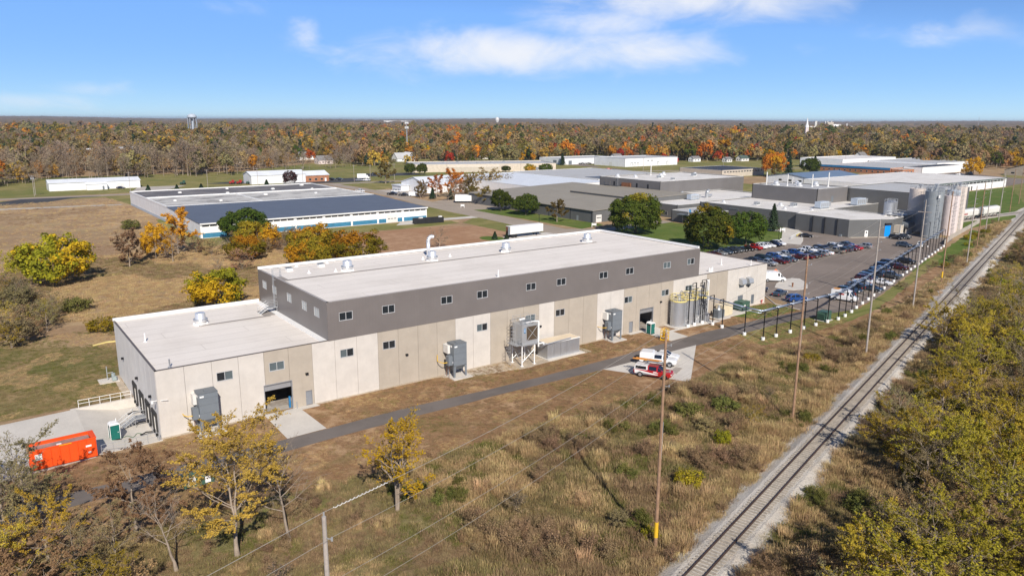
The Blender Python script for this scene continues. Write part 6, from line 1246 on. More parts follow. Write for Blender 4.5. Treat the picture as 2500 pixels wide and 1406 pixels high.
# spiral guard on the top wire
p, q = Vector(pole_top(0,0)), Vector(pole_top(1,0)); mb = MB(); pts = []
for i in range(80):
    t_ = .015+.10*i/80; v = p.lerp(q,t_); v.z -= 4*.55*t_*(1-t_); an = i*1.1; pts.append((v.x+.05*math.cos(an), v.y, v.z+.05*math.sin(an)))
tag(mb.path(pts,.014,4).build('wire_guard', MT['white']), 'white spiral guard wrapped on the top wire beside the nearest pole', 'wire guard')
# street poles by the far road, lamp posts
for i,(a,b,h,kx) in enumerate(((14.7,364,11,1),(60.5,366,11,0),(101.7,364.3,11,0),(130.4,362.1,11,0),(158.5,361.5,11,0),(193.5,362,11,0),(223,362,11,0),(15.9,372,9,0),(260,354,11,0),(320,348,11,0),(430,330,11,0),(500,306,11,0),(560,285,11,0),(620,268,11,0),(210,372,10,0),(236,395,10,0))):
    t = thing('street_pole','thin wooden utility pole along the far street','utility pole',(a,b,0),0,'utility poles along the far street'); MB().tube((0,0,0),(0,0,h),.14,7,.1).build('shaft', MT['wood_old'], t); MB().box(-1.1,1.1,-.06,.06,h-.6,h-.45).build('cross_arm', MT['wood_old'], t)
    if kx: MB().cyl(-.5,0,h-2.2,h-1.1,.28,n=10).cyl(.5,0,h-2.2,h-1.1,.28,n=10).build('transformer_can', MT['galv'], t)
tag(wire((-60,368,10.6),(14.7,364,10.6),.6,.03).build('power_line', MT['wire']),'wire along the far street, left part','power line')
for a,b,h,lb in ((128.9,28.0,7.5,'black lamp post at the back corner of the car park'),(166.5,50.6,5.2,'short black lamp post on the lawn edge'),(205.5,50.5,4.5,'short black lamp post near the walkway, left one'),(210.5,53,4.5,'short black lamp post near the walkway, right one'),(237,16,8.0,'tall black lamp post among the far rack posts'),(152,114,6.5,'black lamp post by the trailer pad')):
    t = thing('lamp_post', lb, 'lamp post', (a,b,0)); MB().tube((0,0,0),(0,0,h),.08,8).build('pole', MT['black'], t); MB().box(-.6,.15,-.18,.18,h,h+.14).build('lamp_head', MT['black'], t); MB().cyl(0,0,0,.35,.25,n=10).build('base', MT['white'], t)
for a,b,lb in ((171.8,196.5,'white post-and-board sign on the grass by the street driveway'),(178.0,112.8,'white post-and-board sign on the lawn by the gray garage door'),(226.5,63.2,'white post-and-board sign beside the plant walkway'),(149.6,372,'small white sign by the far street yard')):
    t = thing('yard_sign', lb, 'sign', (a,b,0), -.9); MB().box(-.9,.9,-.08,.08,.7,1.5).build('board', MT['white'], t); MB().box(-.9,-.72,-.1,.1,0,1.6).box(.72,.9,-.1,.1,0,1.6).build('post', MT['white'], t)
t = thing('banner_frame','white rail frame with yellow banner at the car park edge','barrier',(219.6,53.4,0),.35); MB().path([(-6,0,0),(-6,0,1.0),(6,0,1.0),(6,0,0)],.09,5).path([(-6,0,.5),(6,0,.5)],.07,5).build('rail', MT['white'], t); MB().box(.5,5.6,-.5,-.3,.3,.9).build('yellow_beam', MT['paleyellow'], t); [MB().tube((x,0,0),(x,0,1),.07,5).build('post', MT['white'], t) for x in (-4,-2,0,2,4)]
t = thing('road_sign','orange diamond work sign on the car park by the island','sign',(155.5,17.0,.02),-.9); MB().face([(0,-.02,.55),(.6,-.02,1.15),(0,-.02,1.75),(-.6,-.02,1.15)]).face([(-.6,.02,1.15),(0,.02,1.75),(.6,.02,1.15),(0,.02,.55)]).build('board', MT['orange2'], t); MB().tube((0,.05,.7),(-.5,.3,0),.03).tube((0,.05,.7),(.5,.3,0),.03).tube((0,.05,.7),(0,-.5,0),.03).build('stand', MT['black'], t)
t = thing('island_bollard','rusty pipe stub on the concrete island','bollard',(146.0,5.6,.13)); MB().cyl(0,0,0,.8,.18,n=8).cyl(0,0,.8,1.0,.25,n=8).build('pipe', MT['rust'], t)
for i,(a,b) in enumerate(((222.5,14.5),(216.5,12.5),(210.5,11.0))):
    t = thing('traffic_barrier', ['far','middle','near'][i]+' orange barrier board beside the rack row','barrier',(a,b,.02),.27); MB().box(-1.2,1.2,-.05,.05,.5,.85).build('board', MT['orange2'], t); MB().box(-1.0,-.9,-.3,.3,0,.9).box(.9,1.0,-.3,.3,0,.9).build('leg', MT['black'], t)
t = thing('flag_pole','white flagpole with blue flag by the glazed entrance','flagpole',(212.5,96,0)); MB().tube((0,0,0),(0,0,6.5),.06,6).build('pole', MT['white'], t); MB().face([(0,0,5.2),(.9,-.35,4.9),(.8,-.3,6.0),(0,0,6.4)]).build('flag', MT['blue_trim'], t)
t = thing('hydrant_valve','red fire hose valve on the right factory wall corner','hydrant',(125.3,-.35,0)); MB().cyl(0,0,0,.9,.09,n=8).tube((-.3,0,.75),(.3,0,.75),.1,8).build('valve', MT['red_trim'], t)
for i in range(2): 
    t = thing('cable_reel', ['left','right'][i]+' coil of dark hose lying by the factory wall','hose',(12.0-.9*i,-1.4,.02)); pts = [(.5*math.cos(x*.6),.5*math.sin(x*.6),.06+.012*x) for x in range(30)]; MB().path(pts,.05,5).build('coil', MT['rust' if i else 'rubber'], t)
t = thing('equipment_cluster','white and green meter cabinets half hidden behind the yellow tree','cabinet',(0.6,-15.4,.01)); MB().box(-1.6,1.6,-.8,.8,0,1.1).build('cabinet', MT['trans_green'], t); MB().box(-1.2,-.4,-.9,-.8,.3,1.2).box(.6,1.2,-.9,-.8,.2,1.0).build('panel', MT['white'], t)
# ---------------------------------------------------------------- vegetation
PAL = {'olive':((.085,.070,.020),(.150,.115,.030),(.215,.150,.040)), 'yellow':((.20,.115,.010),(.36,.205,.014),(.46,.275,.022)), 'yelgreen':((.075,.082,.010),(.19,.165,.016),(.34,.245,.02)),
       'orange':((.22,.085,.014),(.40,.155,.018),(.50,.235,.028)), 'red':((.17,.032,.014),(.33,.060,.018),(.42,.12,.03)), 'green':((.026,.044,.009),(.060,.083,.014),(.115,.120,.018)),
       'conifer':((.014,.027,.014),(.032,.052,.026),(.05,.075,.045)), 'brown':((.14,.092,.05),(.25,.165,.082),(.35,.24,.115)), 'bare':((.125,.092,.062),(.195,.148,.102),(.25,.195,.14)),
       'purple':((.022,.012,.014),(.05,.025,.025),(.075,.04,.035)), 'goldbrown':((.19,.115,.03),(.34,.205,.045),(.46,.29,.06)), 'grassgreen':((.075,.085,.022),(.13,.13,.036),(.20,.175,.06)),
       'straw':((.20,.14,.072),(.33,.235,.12),(.44,.32,.165)), 'weed':((.12,.082,.05),(.21,.145,.082),(.29,.20,.11)), 'grayolive':((.12,.10,.055),(.20,.165,.08),(.30,.235,.09)), 'limey':((.15,.128,.02),(.30,.235,.028),(.44,.33,.045))}
FB = 1.48
LM = {kx: tint_mat('leaf_'+kx, tuple(k(c, FB) for c in v), .34 if kx not in ('bare','weed','straw') else .15) for kx, v in PAL.items()}
def np_mesh(name, V, Q, tint, mats, midx=None):
    me = bpy.data.meshes.new(name); V = np.asarray(V, np.float32); Q = np.asarray(Q, np.int32); n, m = len(V), len(Q)
    me.vertices.add(n); me.vertices.foreach_set('co', V.ravel()); me.loops.add(m*4); me.loops.foreach_set('vertex_index', Q.ravel())
    me.polygons.add(m); me.polygons.foreach_set('loop_start', np.arange(0, m*4, 4, dtype=np.int32)); me.polygons.foreach_set('loop_total', np.full(m, 4, np.int32))
    for x in mats: me.materials.append(x)
    if midx is not None: me.polygons.foreach_set('material_index', np.asarray(midx, np.int32))
    at = me.attributes.new('tint', 'FLOAT', 'FACE'); at.data.foreach_set('value', np.asarray(tint, np.float32))
    me.update(calc_edges=True); me.validate(); return me
def unit(v): return v/np.maximum(np.linalg.norm(v, axis=-1, keepdims=True), 1e-9)
def tube_np(P, R_, n):
    k_ = len(P); d = unit(np.gradient(P, axis=0)); ref = np.array([.31,.77,.55]); a = unit(np.cross(d, ref)); b = np.cross(d, a)
    th = np.arange(n)*2*np.pi/n; V = (P[:,None,:] + R_[:,None,None]*(np.cos(th)[None,:,None]*a[:,None,:] + np.sin(th)[None,:,None]*b[:,None,:])).reshape(-1,3)
    i = np.arange(k_-1)[:,None]*n; j = np.arange(n)[None,:]; j2 = (j+1) % n
    return V, np.stack([i+j, i+j2, i+n+j2, i+n+j], -1).reshape(-1,4)
def cards(rng, C, Nn, size, aspect=1.0, jit=.4):
    n = len(C); N = unit(Nn + rng.normal(0, jit, (n,3))); r = rng.normal(0,1,(n,3)); u = unit(np.cross(N, r)); v = np.cross(N, u); s = (size*rng.uniform(.65,1.35,n))[:,None]
    V = np.stack([C-u*s-v*s*aspect, C+u*s-v*s*aspect, C+u*s+v*s*aspect, C-u*s+v*s*aspect], 1).reshape(-1,3); return V, np.arange(4*n).reshape(n,4)
class TB:
    def __init__(s): s.V=[]; s.Q=[]; s.t=[]; s.m=[]; s.n=0
    def add(s, V, Q, t, m):
        s.V.append(V); s.Q.append(Q+s.n); s.t.append(np.broadcast_to(t,(len(Q),))); s.m.append(np.full(len(Q),m)); s.n += len(V)
    def mesh(s, name, mats): return np_mesh(name, np.concatenate(s.V), np.concatenate(s.Q), np.concatenate(s.t), mats, np.concatenate(s.m))
def branchy(seed, H, R, tr, n1=12, n2=6, n3=5, base=.25, asc=.7, stems=1, spread=.15, lean=(0,0), top=.95):
    """skeleton of a leafy or bare tree -> (list of (points, radii, sides), twig points)"""
    g = np.random.default_rng(seed); paths = []; tips = []
    for s in range(stems):
        an = g.uniform(0,6.28)+s*6.28/stems; tx = np.array([np.cos(an)*spread*H*(stems > 1)+lean[0]*H, np.sin(an)*spread*H*(stems > 1)+lean[1]*H, H*top*g.uniform(.9,1)])
        tt = np.linspace(0,1,9)[:,None]; P = tx*np.concatenate([tt**(1.35 if stems > 1 else 1.1)]*2+[tt],1); P[1:] += g.normal(0,.012*H,(8,3))*np.linspace(.3,1,8)[:,None]
        Rr = tr*(1-.88*np.linspace(0,1,9)**.8)*(1 if stems == 1 else .72); Rr[0] *= 1.35; paths.append((P,Rr,8))
        for i in range(n1):
            f = base+(1-base)*((i+g.uniform(0,.8))/n1)*.97; x = f*8; j = int(min(x,7)); p0 = P[j]+(P[j+1]-P[j])*(x-j); r0 = Rr[j]*.55
            prof = np.sqrt(max(.08,1-((f-.55)/.62)**2)); L1 = R*prof*g.uniform(.75,1.15); az = i*2.4+g.uniform(-.5,.5); e = asc*(.35+.9*f)+g.uniform(-.15,.15)
            d = np.array([np.cos(az)*np.cos(e),np.sin(az)*np.cos(e),np.sin(e)]); u = np.linspace(0,1,6)[:,None]
            B1 = p0+d*L1*u+np.array([0,0,1])*L1*.16*u**2+g.normal(0,.03*L1,(6,3))*u; R1 = r0*(1-.85*u[:,0]); paths.append((B1,np.maximum(R1,.012),5))
            for k2 in range(n2):
                h = .25+.75*(k2+g.uniform(0,1))/n2; x = h*5; j = int(min(x,4)); q0 = B1[j]+(B1[j+1]-B1[j])*(x-j); L2 = L1*.48*g.uniform(.6,1.2)*(1.15-.5*h)
                d2 = unit(d+g.normal(0,.62,3)+np.array([0,0,.18])); u = np.linspace(0,1,4)[:,None]; B2 = q0+d2*L2*u+g.normal(0,.05*L2,(4,3))*u; paths.append((B2,np.maximum(R1[j]*.5*(1-.8*u[:,0]),.008),4))
                for k3 in range(n3):
                    h3 = .2+.8*(k3+g.uniform(0,1))/n3; x = h3*3; j3 = int(min(x,2)); w0 = B2[j3]+(B2[j3+1]-B2[j3])*(x-j3); L3 = L2*.5*g.uniform(.6,1.3); d3 = unit(d2+g.normal(0,.75,3)+np.array([0,0,.12]))
                    B3 = w0+d3*L3*np.linspace(0,1,3)[:,None]; paths.append((B3,np.array([.012,.009,.005]),3)); tips.append(B3)
    return paths, np.array(tips)
def wood_tb(tb, paths, m, g):
    for P, R_, n in paths: V, Q = tube_np(P, R_, n); tb.add(V, Q, g.uniform(.2,.8), m)
PROTO = {}
def make_branch_tree(name, seed, H, R, tr, pal, nleaf, size, bark='bark', **kw):
    g = np.random.default_rng(seed+99); paths, tips = branchy(seed, H, R, tr, **kw); tw = TB(); wood_tb(tw, paths, 0, g)
    lf = TB(); nt_ = len(tips)
    if nleaf:
        # leaves keep to some boughs more than others, so the crown has gaps
        wgt = .35+.65*(np.sin(tips[:,1,0]*.9+seed)*np.cos(tips[:,1,1]*.8-seed)*np.sin(tips[:,1,2]*.7+2*seed) > -.12); wgt /= wgt.sum()
        idx = g.choice(nt_, nleaf, p=wgt); f = g.uniform(.1,1.05,nleaf)[:,None]; C = tips[idx,0]+(tips[idx,2]-tips[idx,0])*f+g.normal(0,size*1.3,(nleaf,3))
        V, Q = cards(g, C, np.tile([0,0,.3],(nleaf,1))+.35*unit(C-np.array([0,0,H*.5])), size, .75, .7)
        zt = (C[:,2]-C[:,2].min())/max(1e-6,np.ptp(C[:,2])); br = np.random.default_rng(seed+5).uniform(0,1,nt_)
        lf.add(V, Q, np.clip(.45*br[idx]+.35*g.uniform(0,1,nleaf)+.2*(1-zt),0,1), 0)
    tp = tips.reshape(-1,3); PROTO[name] = (tw.mesh(name+'_trunk', [MT[bark]]), lf.mesh(name+'_crown', [LM[pal]]) if nleaf else None, float(tp[:,2].max()), float(np.percentile(np.hypot(tp[:,0],tp[:,1]),94)))
def clump_crown(g, H, R, z0, nclump, per, size, cr, squash=1.0, uneven=.25, conic=0.):
    Cc = unit(g.normal(0,1,(nclump*3,3))); Cc = Cc[Cc[:,2] > -.75][:nclump]; rr = g.uniform(.55,1,len(Cc))**.5; hh = (H-z0)/2
    wob = 1+uneven*np.sin(Cc[:,0]*4.1+g.uniform(0,6))*np.cos(Cc[:,1]*3.7+g.uniform(0,6))+uneven*.5*g.normal(0,1,len(Cc))
    zz = Cc[:,2]; tap = 1-conic*np.clip((zz+1)/2,0,1)
    C = np.stack([Cc[:,0]*R*.86*tap, Cc[:,1]*R*.86*tap, zz*hh*.92*squash],-1)*(rr*wob)[:,None]; C[:,2] += z0+hh
    n = len(C)*per; ci = np.repeat(np.arange(len(C)), per); D = unit(g.normal(0,1,(n,3))+.45*unit(C[ci]-np.array([0,0,z0+hh*.8]))+np.array([0,0,.25]))
    rad = cr*g.uniform(.6,1.1,n)*g.uniform(.75,1.3,len(C))[ci]; return C[ci]+D*rad[:,None], D, ci, len(C)
def make_dense(name, seed, H, R, pal, nclump=90, per=45, size=.16, cr=1.1, z0=1.2, uneven=.2, tr=.3, conic=0., pal2=None, frac2=.3, bark='bark_d'):
    g = np.random.default_rng(seed); C, D, ci, nc = clump_crown(g, H, R, z0, nclump, per, size, cr, 1, uneven, conic); V, Q = cards(g, C, D, size, .8, .35)
    lf = TB(); ct = g.uniform(0,1,nc); t = np.clip(.55*ct[ci]+.45*g.uniform(0,1,len(C)),0,1)
    if pal2:
        sel = (np.sin(C[:,0]*.45+seed)+np.cos(C[:,1]*.5)+.5*np.sin(C[:,2])+g.normal(0,.35,len(C))) > (1-2*frac2)*1.2
        lf.add(V, Q, t, 0); mi = np.where(sel,1,0); me = np_mesh(name+'_crown', V, Q, t, [LM[pal],LM[pal2]], mi)
    else: lf.add(V, Q, t, 0); me = lf.mesh(name+'_crown', [LM[pal]])
    paths, _ = branchy(seed, H*.9, R*.8, tr, 9, 3, 1, .22, .7); tw = TB(); wood_tb(tw, paths, 0, g); PROTO[name] = (tw.mesh(name+'_trunk', [MT[bark]]), me, float(V[:,2].max()), float(np.percentile(np.hypot(V[:,0],V[:,1]),97)))
def make_conifer(name, seed, H, R, pal='conifer'):
    g = np.random.default_rng(seed); n = 2600; f = g.uniform(0,1,n)**.75; z = .06*H+f*.94*H; lay = np.round(f*17)/17; rad = R*(1-f)**.85*(.72+.28*np.cos((f*17-np.round(f*17))*6.28))*g.uniform(.35,1,n)**.5+.05; az = g.uniform(0,6.28,n)
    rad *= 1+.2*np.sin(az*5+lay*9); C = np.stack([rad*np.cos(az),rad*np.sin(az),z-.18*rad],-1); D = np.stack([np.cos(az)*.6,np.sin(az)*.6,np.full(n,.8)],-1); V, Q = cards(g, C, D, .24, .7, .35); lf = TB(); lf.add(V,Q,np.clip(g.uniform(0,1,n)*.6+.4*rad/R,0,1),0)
    tw = TB(); V, Q = tube_np(np.array([[0,0,0],[0,0,H*.5],[0,0,H*.97]]), np.array([.2,.12,.03]), 7); tw.add(V,Q,.5,0); PROTO[name] = (tw.mesh(name+'_trunk',[MT['bark_d']]), lf.mesh(name+'_crown',[LM[pal]]), H, R)
# near, open-crowned trees
make_branch_tree('near_yellow', 1, 14, 6.6, .30, 'goldbrown', 24000, 0.061, stems=2, spread=.14, n1=10, n2=7, n3=6, base=.30, asc=.75)
make_branch_tree('near_bare', 2, 11.5, 4.0, .20, 'brown', 0, 0.072, n1=13, n2=6, n3=5, base=.4, asc=.8, lean=(.12,.05))
make_branch_tree('near_brown', 3, 10, 5.2, .22, 'brown', 13500, 0.072, n1=12, n2=6, n3=5, base=.25, asc=.6)
make_branch_tree('near_upright', 4, 11.5, 3.6, .24, 'yellow', 6840, 0.061, stems=3, spread=.10, n1=9, n2=5, n3=5, base=.2, asc=1.0)
make_branch_tree('near_olive', 5, 11, 5.0, .24, 'limey', 12160, 0.061, n1=13, n2=6, n3=6, base=.2, asc=.7)
make_branch_tree('near_lime', 6, 10, 4.8, .22, 'limey', 14440, 0.061, stems=2, spread=.12, n1=9, n2=6, n3=6, base=.18, asc=.75)
make_branch_tree('near_gray', 7, 11, 4.8, .22, 'grayolive', 7220, 0.058, n1=14, n2=7, n3=6, base=.2, asc=.7)
make_branch_tree('near_sparse', 8, 9.5, 4.4, .18, 'limey', 4940, 0.061, n1=13, n2=7, n3=6, base=.2, asc=.65)
# scrub
make_branch_tree('scrub_brown', 9, 4.2, 3.0, .07, 'brown', 1500, .085, stems=4, spread=.22, n1=7, n2=5, n3=4, base=.08, asc=.8, bark='bark_d')
make_branch_tree('scrub_gray', 10, 3.4, 2.2, .05, 'weed', 500, .07, stems=5, spread=.2, n1=6, n2=5, n3=4, base=.08, asc=1.0, bark='bark_d')
make_branch_tree('scrub_olive', 11, 3.8, 3.0, .06, 'grayolive', 3200, .09, stems=4, spread=.22, n1=7, n2=5, n3=4, base=.05, asc=.8, bark='bark_d')
make_dense('bush_green', 12, 2.2, 1.9, 'grassgreen', 46, 40, .085, .55, .1, .2, .06); make_dense('bush_lime', 13, 2.6, 2.4, 'yelgreen', 46, 40, .09, .6, .1, .25, .06); make_dense('bush_yellow', 14, 3.0, 2.2, 'yellow', 40, 40, .09, .55, .3, .3, .06)
# mid-distance crowns
make_dense('maple_dark', 21, 15, 9.5, 'green', 330, 55, .19, 1.15, .6, .10, .4, pal2='yelgreen', frac2=.16); make_dense('maple_green', 22, 15, 8, 'green', 300, 52, .18, 1.05, .5, .12, .4, .25, pal2='yelgreen', frac2=.10); make_dense('tree_green', 23, 11, 6.6, 'green', 230, 48, .17, .95, 1.0, .18, .3)
make_dense('tree_yelgreen', 24, 12, 8.5, 'yelgreen', 170, 60, .20, 1.2, .4, .2, .3, pal2='yellow', frac2=.35); make_dense('tree_gold', 25, 9, 6.5, 'yellow', 130, 55, .17, 1.05, .4, .22, .25, pal2='yelgreen', frac2=.42); make_dense('tree_lime', 26, 9, 7, 'yelgreen', 130, 55, .17, 1.1, .3, .2, .25, pal2='yellow', frac2=.25); make_dense('tree_yellow', 27, 10, 6, 'yellow', 110, 50, .18, 1.0, .8, .25, .25)
make_dense('tree_purple', 28, 9, 4.6, 'purple', 90, 45, .17, .9, .6, .12, .25); make_dense('tree_orange', 29, 20, 9, 'orange', 150, 50, .28, 1.6, 3, .2, .4, pal2='yellow', frac2=.3)
make_branch_tree('tree_rust', 30, 10.5, 4.2, .2, 'brown', 5200, .12, n1=14, n2=5, n3=4, base=.15, asc=.9); make_branch_tree('tree_rustwide', 31, 14, 7.5, .32, 'brown', 11000, .14, n1=14, n2=6, n3=5, base=.2, asc=.6, bark='bark_d'); make_branch_tree('tree_thinorange', 32, 14, 5.0, .25, 'orange', 6500, .15, n1=14, n2=5, n3=4, base=.2, asc=.8); make_branch_tree('tree_barewide', 33, 11, 5.5, .22, 'bare', 2600, .09, n1=14, n2=6, n3=5, base=.2, asc=.6); make_branch_tree('tree_olivethin', 34, 10, 4.6, .22, 'olive', 7500, .13, n1=13, n2=5, n3=4, base=.25, asc=.75)
make_conifer('spruce', 35, 11, 3.0); make_conifer('small_cone', 36, 3.2, 1.3)
TREEN = {'bush_green':'shrub','bush_lime':'shrub','bush_yellow':'shrub','scrub_brown':'shrub','scrub_gray':'shrub','scrub_olive':'shrub','spruce':'spruce_tree','small_cone':'conifer_shrub'}
def plant(proto, a, b, label, H=None, R=None, group=None, rz=None, name=None, cat=None):
    tw, cr, h0, r0 = PROTO[proto]; sz = (H/h0) if H else 1.0; sr = min(max((R/r0) if R else sz, .78*sz), 1.3*sz)
    nm = name or TREEN.get(proto, 'tree'); t = thing(nm, label, cat or ('shrub' if nm.endswith('shrub') else 'tree'), (a,b,-.03), RNG.uniform(0,6.28) if rz is None else rz, group, (sr,sr,sz))
    inst('trunk', tw, t)
    if cr: inst('crown', cr, t)
    return t
for p, a, b, H_, R_, lb in [
 ('near_yellow',-.2,-32.6,14.4,6.2,'two-stemmed tree with thin golden leaves in front of the left factory corner'),('near_bare',4.6,-33.2,11.3,3.8,'leaning leafless tree right of the golden two-stemmed tree'),('near_brown',-7,-22.4,8.8,4.6,'tree with dead brown leaves between dumpster and golden tree'),('near_bare',-5.4,-31.8,8.8,3.6,'bare slender tree below the brown-leaved tree'),('near_upright',15.9,-34.0,11.6,3.3,'upright yellow tree with several stems beside the wire'),
 ('near_gray',-15.6,-12.5,9.6,4.2,'gray-green tree overlapping the orange dumpster at left edge'),('near_olive',-14.6,-23.5,7.6,4.0,'yellow-green tree below the orange dumpster'),('near_gray',-19.5,-20,10,4.8,'gray tree cut off by the left frame edge'),('near_sparse',-18.4,-28,7.6,4.2,'sparse yellow tree in the lower left corner'),('near_gray',-13.0,-30.0,6.6,3.8,'tangled gray tree near the lower left corner'),('near_sparse',-21.5,-8.5,9.5,4.6,'sparse gray-green tree beside the dock concrete at the left edge'),('near_brown',-16.5,-33.0,7.2,3.8,'low brown-leaved tree at the bottom left'),('near_lime',-11.5,-34.5,5.6,3.6,'low lime-yellow tree at the bottom left'),
 ('scrub_brown',-9.2,-34.2,3.6,2.8,'brown scrub at the foot of the bare slender tree'),('scrub_olive',-6.5,-39.0,3.4,2.6,'olive scrub at the bottom edge left of centre'),('bush_lime',-13,-38.5,2.6,2.6,'bright lime bush in the bottom left corner'),('scrub_gray',1.5,-40,2.6,2.2,'gray twiggy shrub under the golden tree'),('scrub_brown',-1.8,-24,3,2.6,'brown scrub behind the golden tree'),
 ('tree_yelgreen',-1.1,114,12.6,9.2,'broad golden-green tree in the left meadow'),('near_olive',-11,112,10,6,'thin yellow tree at the left edge of the meadow'),('scrub_olive',-9.5,86,6,6,'wide olive scrub below the broad golden-green tree'),('scrub_brown',-9,71,5,5.6,'wide brown scrub at the left meadow edge'),('bush_green',.2,80.5,3.3,3.6,'dark green bush right of the brown scrub'),('bush_lime',2.2,60,2.8,5.2,'long lime-green bush beside the low roof corner'),('near_lime',-12.8,57,5.2,3.4,'yellow shrub-like tree at the left frame edge'),('scrub_brown',-13,63,4,4,'brown tangle behind the yellow shrub at left'),
 ('tree_rust',18.5,127,10.6,4.3,'slim rust-coloured tree standing alone in the meadow'),('tree_gold',25.2,67.5,9,6.6,'golden and lime tree behind the low roof'),('tree_yellow',27.1,136.3,11,4.2,'yellow-green tree left of the brown hedge trees'),('tree_thinorange',34.3,141,14,5,'thin orange-brown tree before the navy-roofed warehouse'),('tree_barewide',30,128.5,9.5,4,'bare spreading tree left of the thin orange tree'),('tree_green',58.2,153,11.8,8.6,'dark green tree in front of the navy roof'),('tree_gold',57,137,9.4,7.2,'golden tree under the dark green tree'),('tree_lime',66,112,10.5,8.2,'lime-yellow tree behind the upper roof, left one'),('tree_lime',72,97,10.0,8.4,'lime-yellow tree behind the upper roof, right one'),('tree_yelgreen',58.5,97,8.6,6.6,'yellow-green tree just above the left end of the upper roof'),('tree_lime',48,120,8,6,'small lime tree in the brown thicket'),('tree_barewide',105,106,7.2,4,'bare tree on the brown dirt plot'),('scrub_gray',88.2,111,3.4,2.6,'bare shrub at the left end of the dirt plot'),('bush_green',32.7,206,4,3.4,'olive bush alone in the far meadow'),
 ('tree_green',179.2,176,10.2,4.8,'round green tree by the street, farther of two'),('tree_green',179.6,158,9.6,6,'wide green tree by the street, nearer of two'),('tree_olivethin',176.3,133,9.4,4.4,'thin olive tree on the lawn by the gray wing'),('maple_dark',179.6,92.5,14.8,9.8,'big dense dark green tree between the factories'),('maple_green',174.6,55.2,14.8,8.2,'large rounded green tree on the entrance lawn'),('tree_green',191.7,53.5,11.4,7.2,'low wide green tree beside the large rounded one'),('spruce',225.9,67,10.2,3.0,'blue-gray spruce by the plant walkway'),
 ('tree_olivethin',187.6,201,9.2,4.8,'olive tree by the white containers'),('tree_thinorange',193,237,15.4,5.2,'tall thin orange-brown street tree'),('tree_rustwide',232,262,13.6,8.4,'wide rust-brown tree before the pale roof'),('tree_barewide',247.5,267,10.5,5.6,'bare spreading tree right of the rust-brown tree'),('tree_olivethin',177.5,246,7,3.2,'small olive tree beside the white van'),('spruce',180,238,6,2.6,'dark evergreen under the street trees, left'),('spruce',186,230,6,2.6,'dark evergreen under the street trees, right'),('near_bare',183.5,240,12,4,'bare pole-like street tree'),('tree_barewide',190,228,11,4.6,'bare twiggy street tree beside the containers'),
 ('tree_rust',181,251,9,3.6,'rust-brown street tree, leftmost before the white hall'),('tree_thinorange',187,246,12,4.4,'orange-brown street tree beside the tall thin one'),('tree_barewide',196,243,12,4.8,'gray bare street tree behind the orange ones'),('tree_olivethin',198,232,11,4.4,'olive street tree behind the containers'),('tree_rust',203,238,13,4.8,'rust-brown street tree at the right end of the row'),('tree_olivethin',192,219,8,3.8,'low olive tree right of the containers'),('tree_barewide',182,226,8,3.6,'small bare tree before the evergreens'),('tree_barewide',210,252,12,5,'gray bare tree against the white hall wall'),
 ('near_gray',-17.5,-18,9,4.4,'gray-olive tree below the dumpster at the left edge'),('near_lime',-20.5,-25.5,7,4,'lime-leaved tree cut by the left frame edge'),('near_gray',-9.6,-27.5,6,3.4,'small gray tree between the brown and golden trees'),
 ('tree_olivethin',204.2,338,14,6.2,'olive tree alone by the far street'),('tree_purple',150.6,362.6,9,4.6,'dark purple round tree before the brick shed office'),('small_cone',137,366,3.4,1.6,'dark cone-shaped shrub beside the purple tree'),('small_cone',69.8,366.7,3.2,1.5,'dark cone shrub by the far road, leftmost'),('small_cone',84.9,365.9,2.8,1.4,'dark cone shrub by the far road, second from left'),('small_cone',98,364.5,2.8,1.4,'dark cone shrub by the far road, third from left'),
 ('tree_orange',470,238,20,9.2,'blazing orange maple beyond the plant roofs'),('tree_olivethin',462,229,11,7.4,'olive-brown tree below the orange maple'),('spruce',494,240,15,4.6,'blue spruce right of the orange maple'),('tree_green',519,238,13,7.6,'dark green tree left of the brick office'),('spruce',528,240,14,4,'dark spruce beside the brick office'),('tree_green',347,352,8,6,'green tree in front of the tan plant, right end'),('tree_gold',342.7,366,7.4,5,'golden bush-like tree in front of the tan plant'),('tree_green',331,382,5.4,6.5,'low green tree in front of the tan plant'),('tree_green',255,398,9,4.5,'green tree at the left of the tan plant'),('tree_green',262,393,9,4.4,'second green tree at the left of the tan plant'),('tree_yellow',610.3,158,15,8,'golden tree beside the far black lorry'),('spruce',431,432,11,3.6,'dark spruce by the low white warehouse'),
 ('bush_green',60.8,-34.6,2.3,2.4,'green bush in the rough grass, left of the pair'),('bush_green',66.8,-36.4,2.2,2.2,'green bush in the rough grass, right of the pair'),('bush_green',42.9,-32.6,1.4,1.5,'small green bush beside the long pole shadow'),('near_sparse',64.9,-42.2,3.4,1.7,'little yellow sapling near the second pole'),('scrub_gray',25.8,-41.6,3,2.6,'gray-purple twiggy shrub in the middle of the rough grass'),('small_cone',129.5,110,2.6,1.1,'little cone tree on the grass circle, left'),('small_cone',133.0,108.0,2.0,.9,'little cone tree on the grass circle, right')]:
    plant(p, a, b, lb, H_, R_)
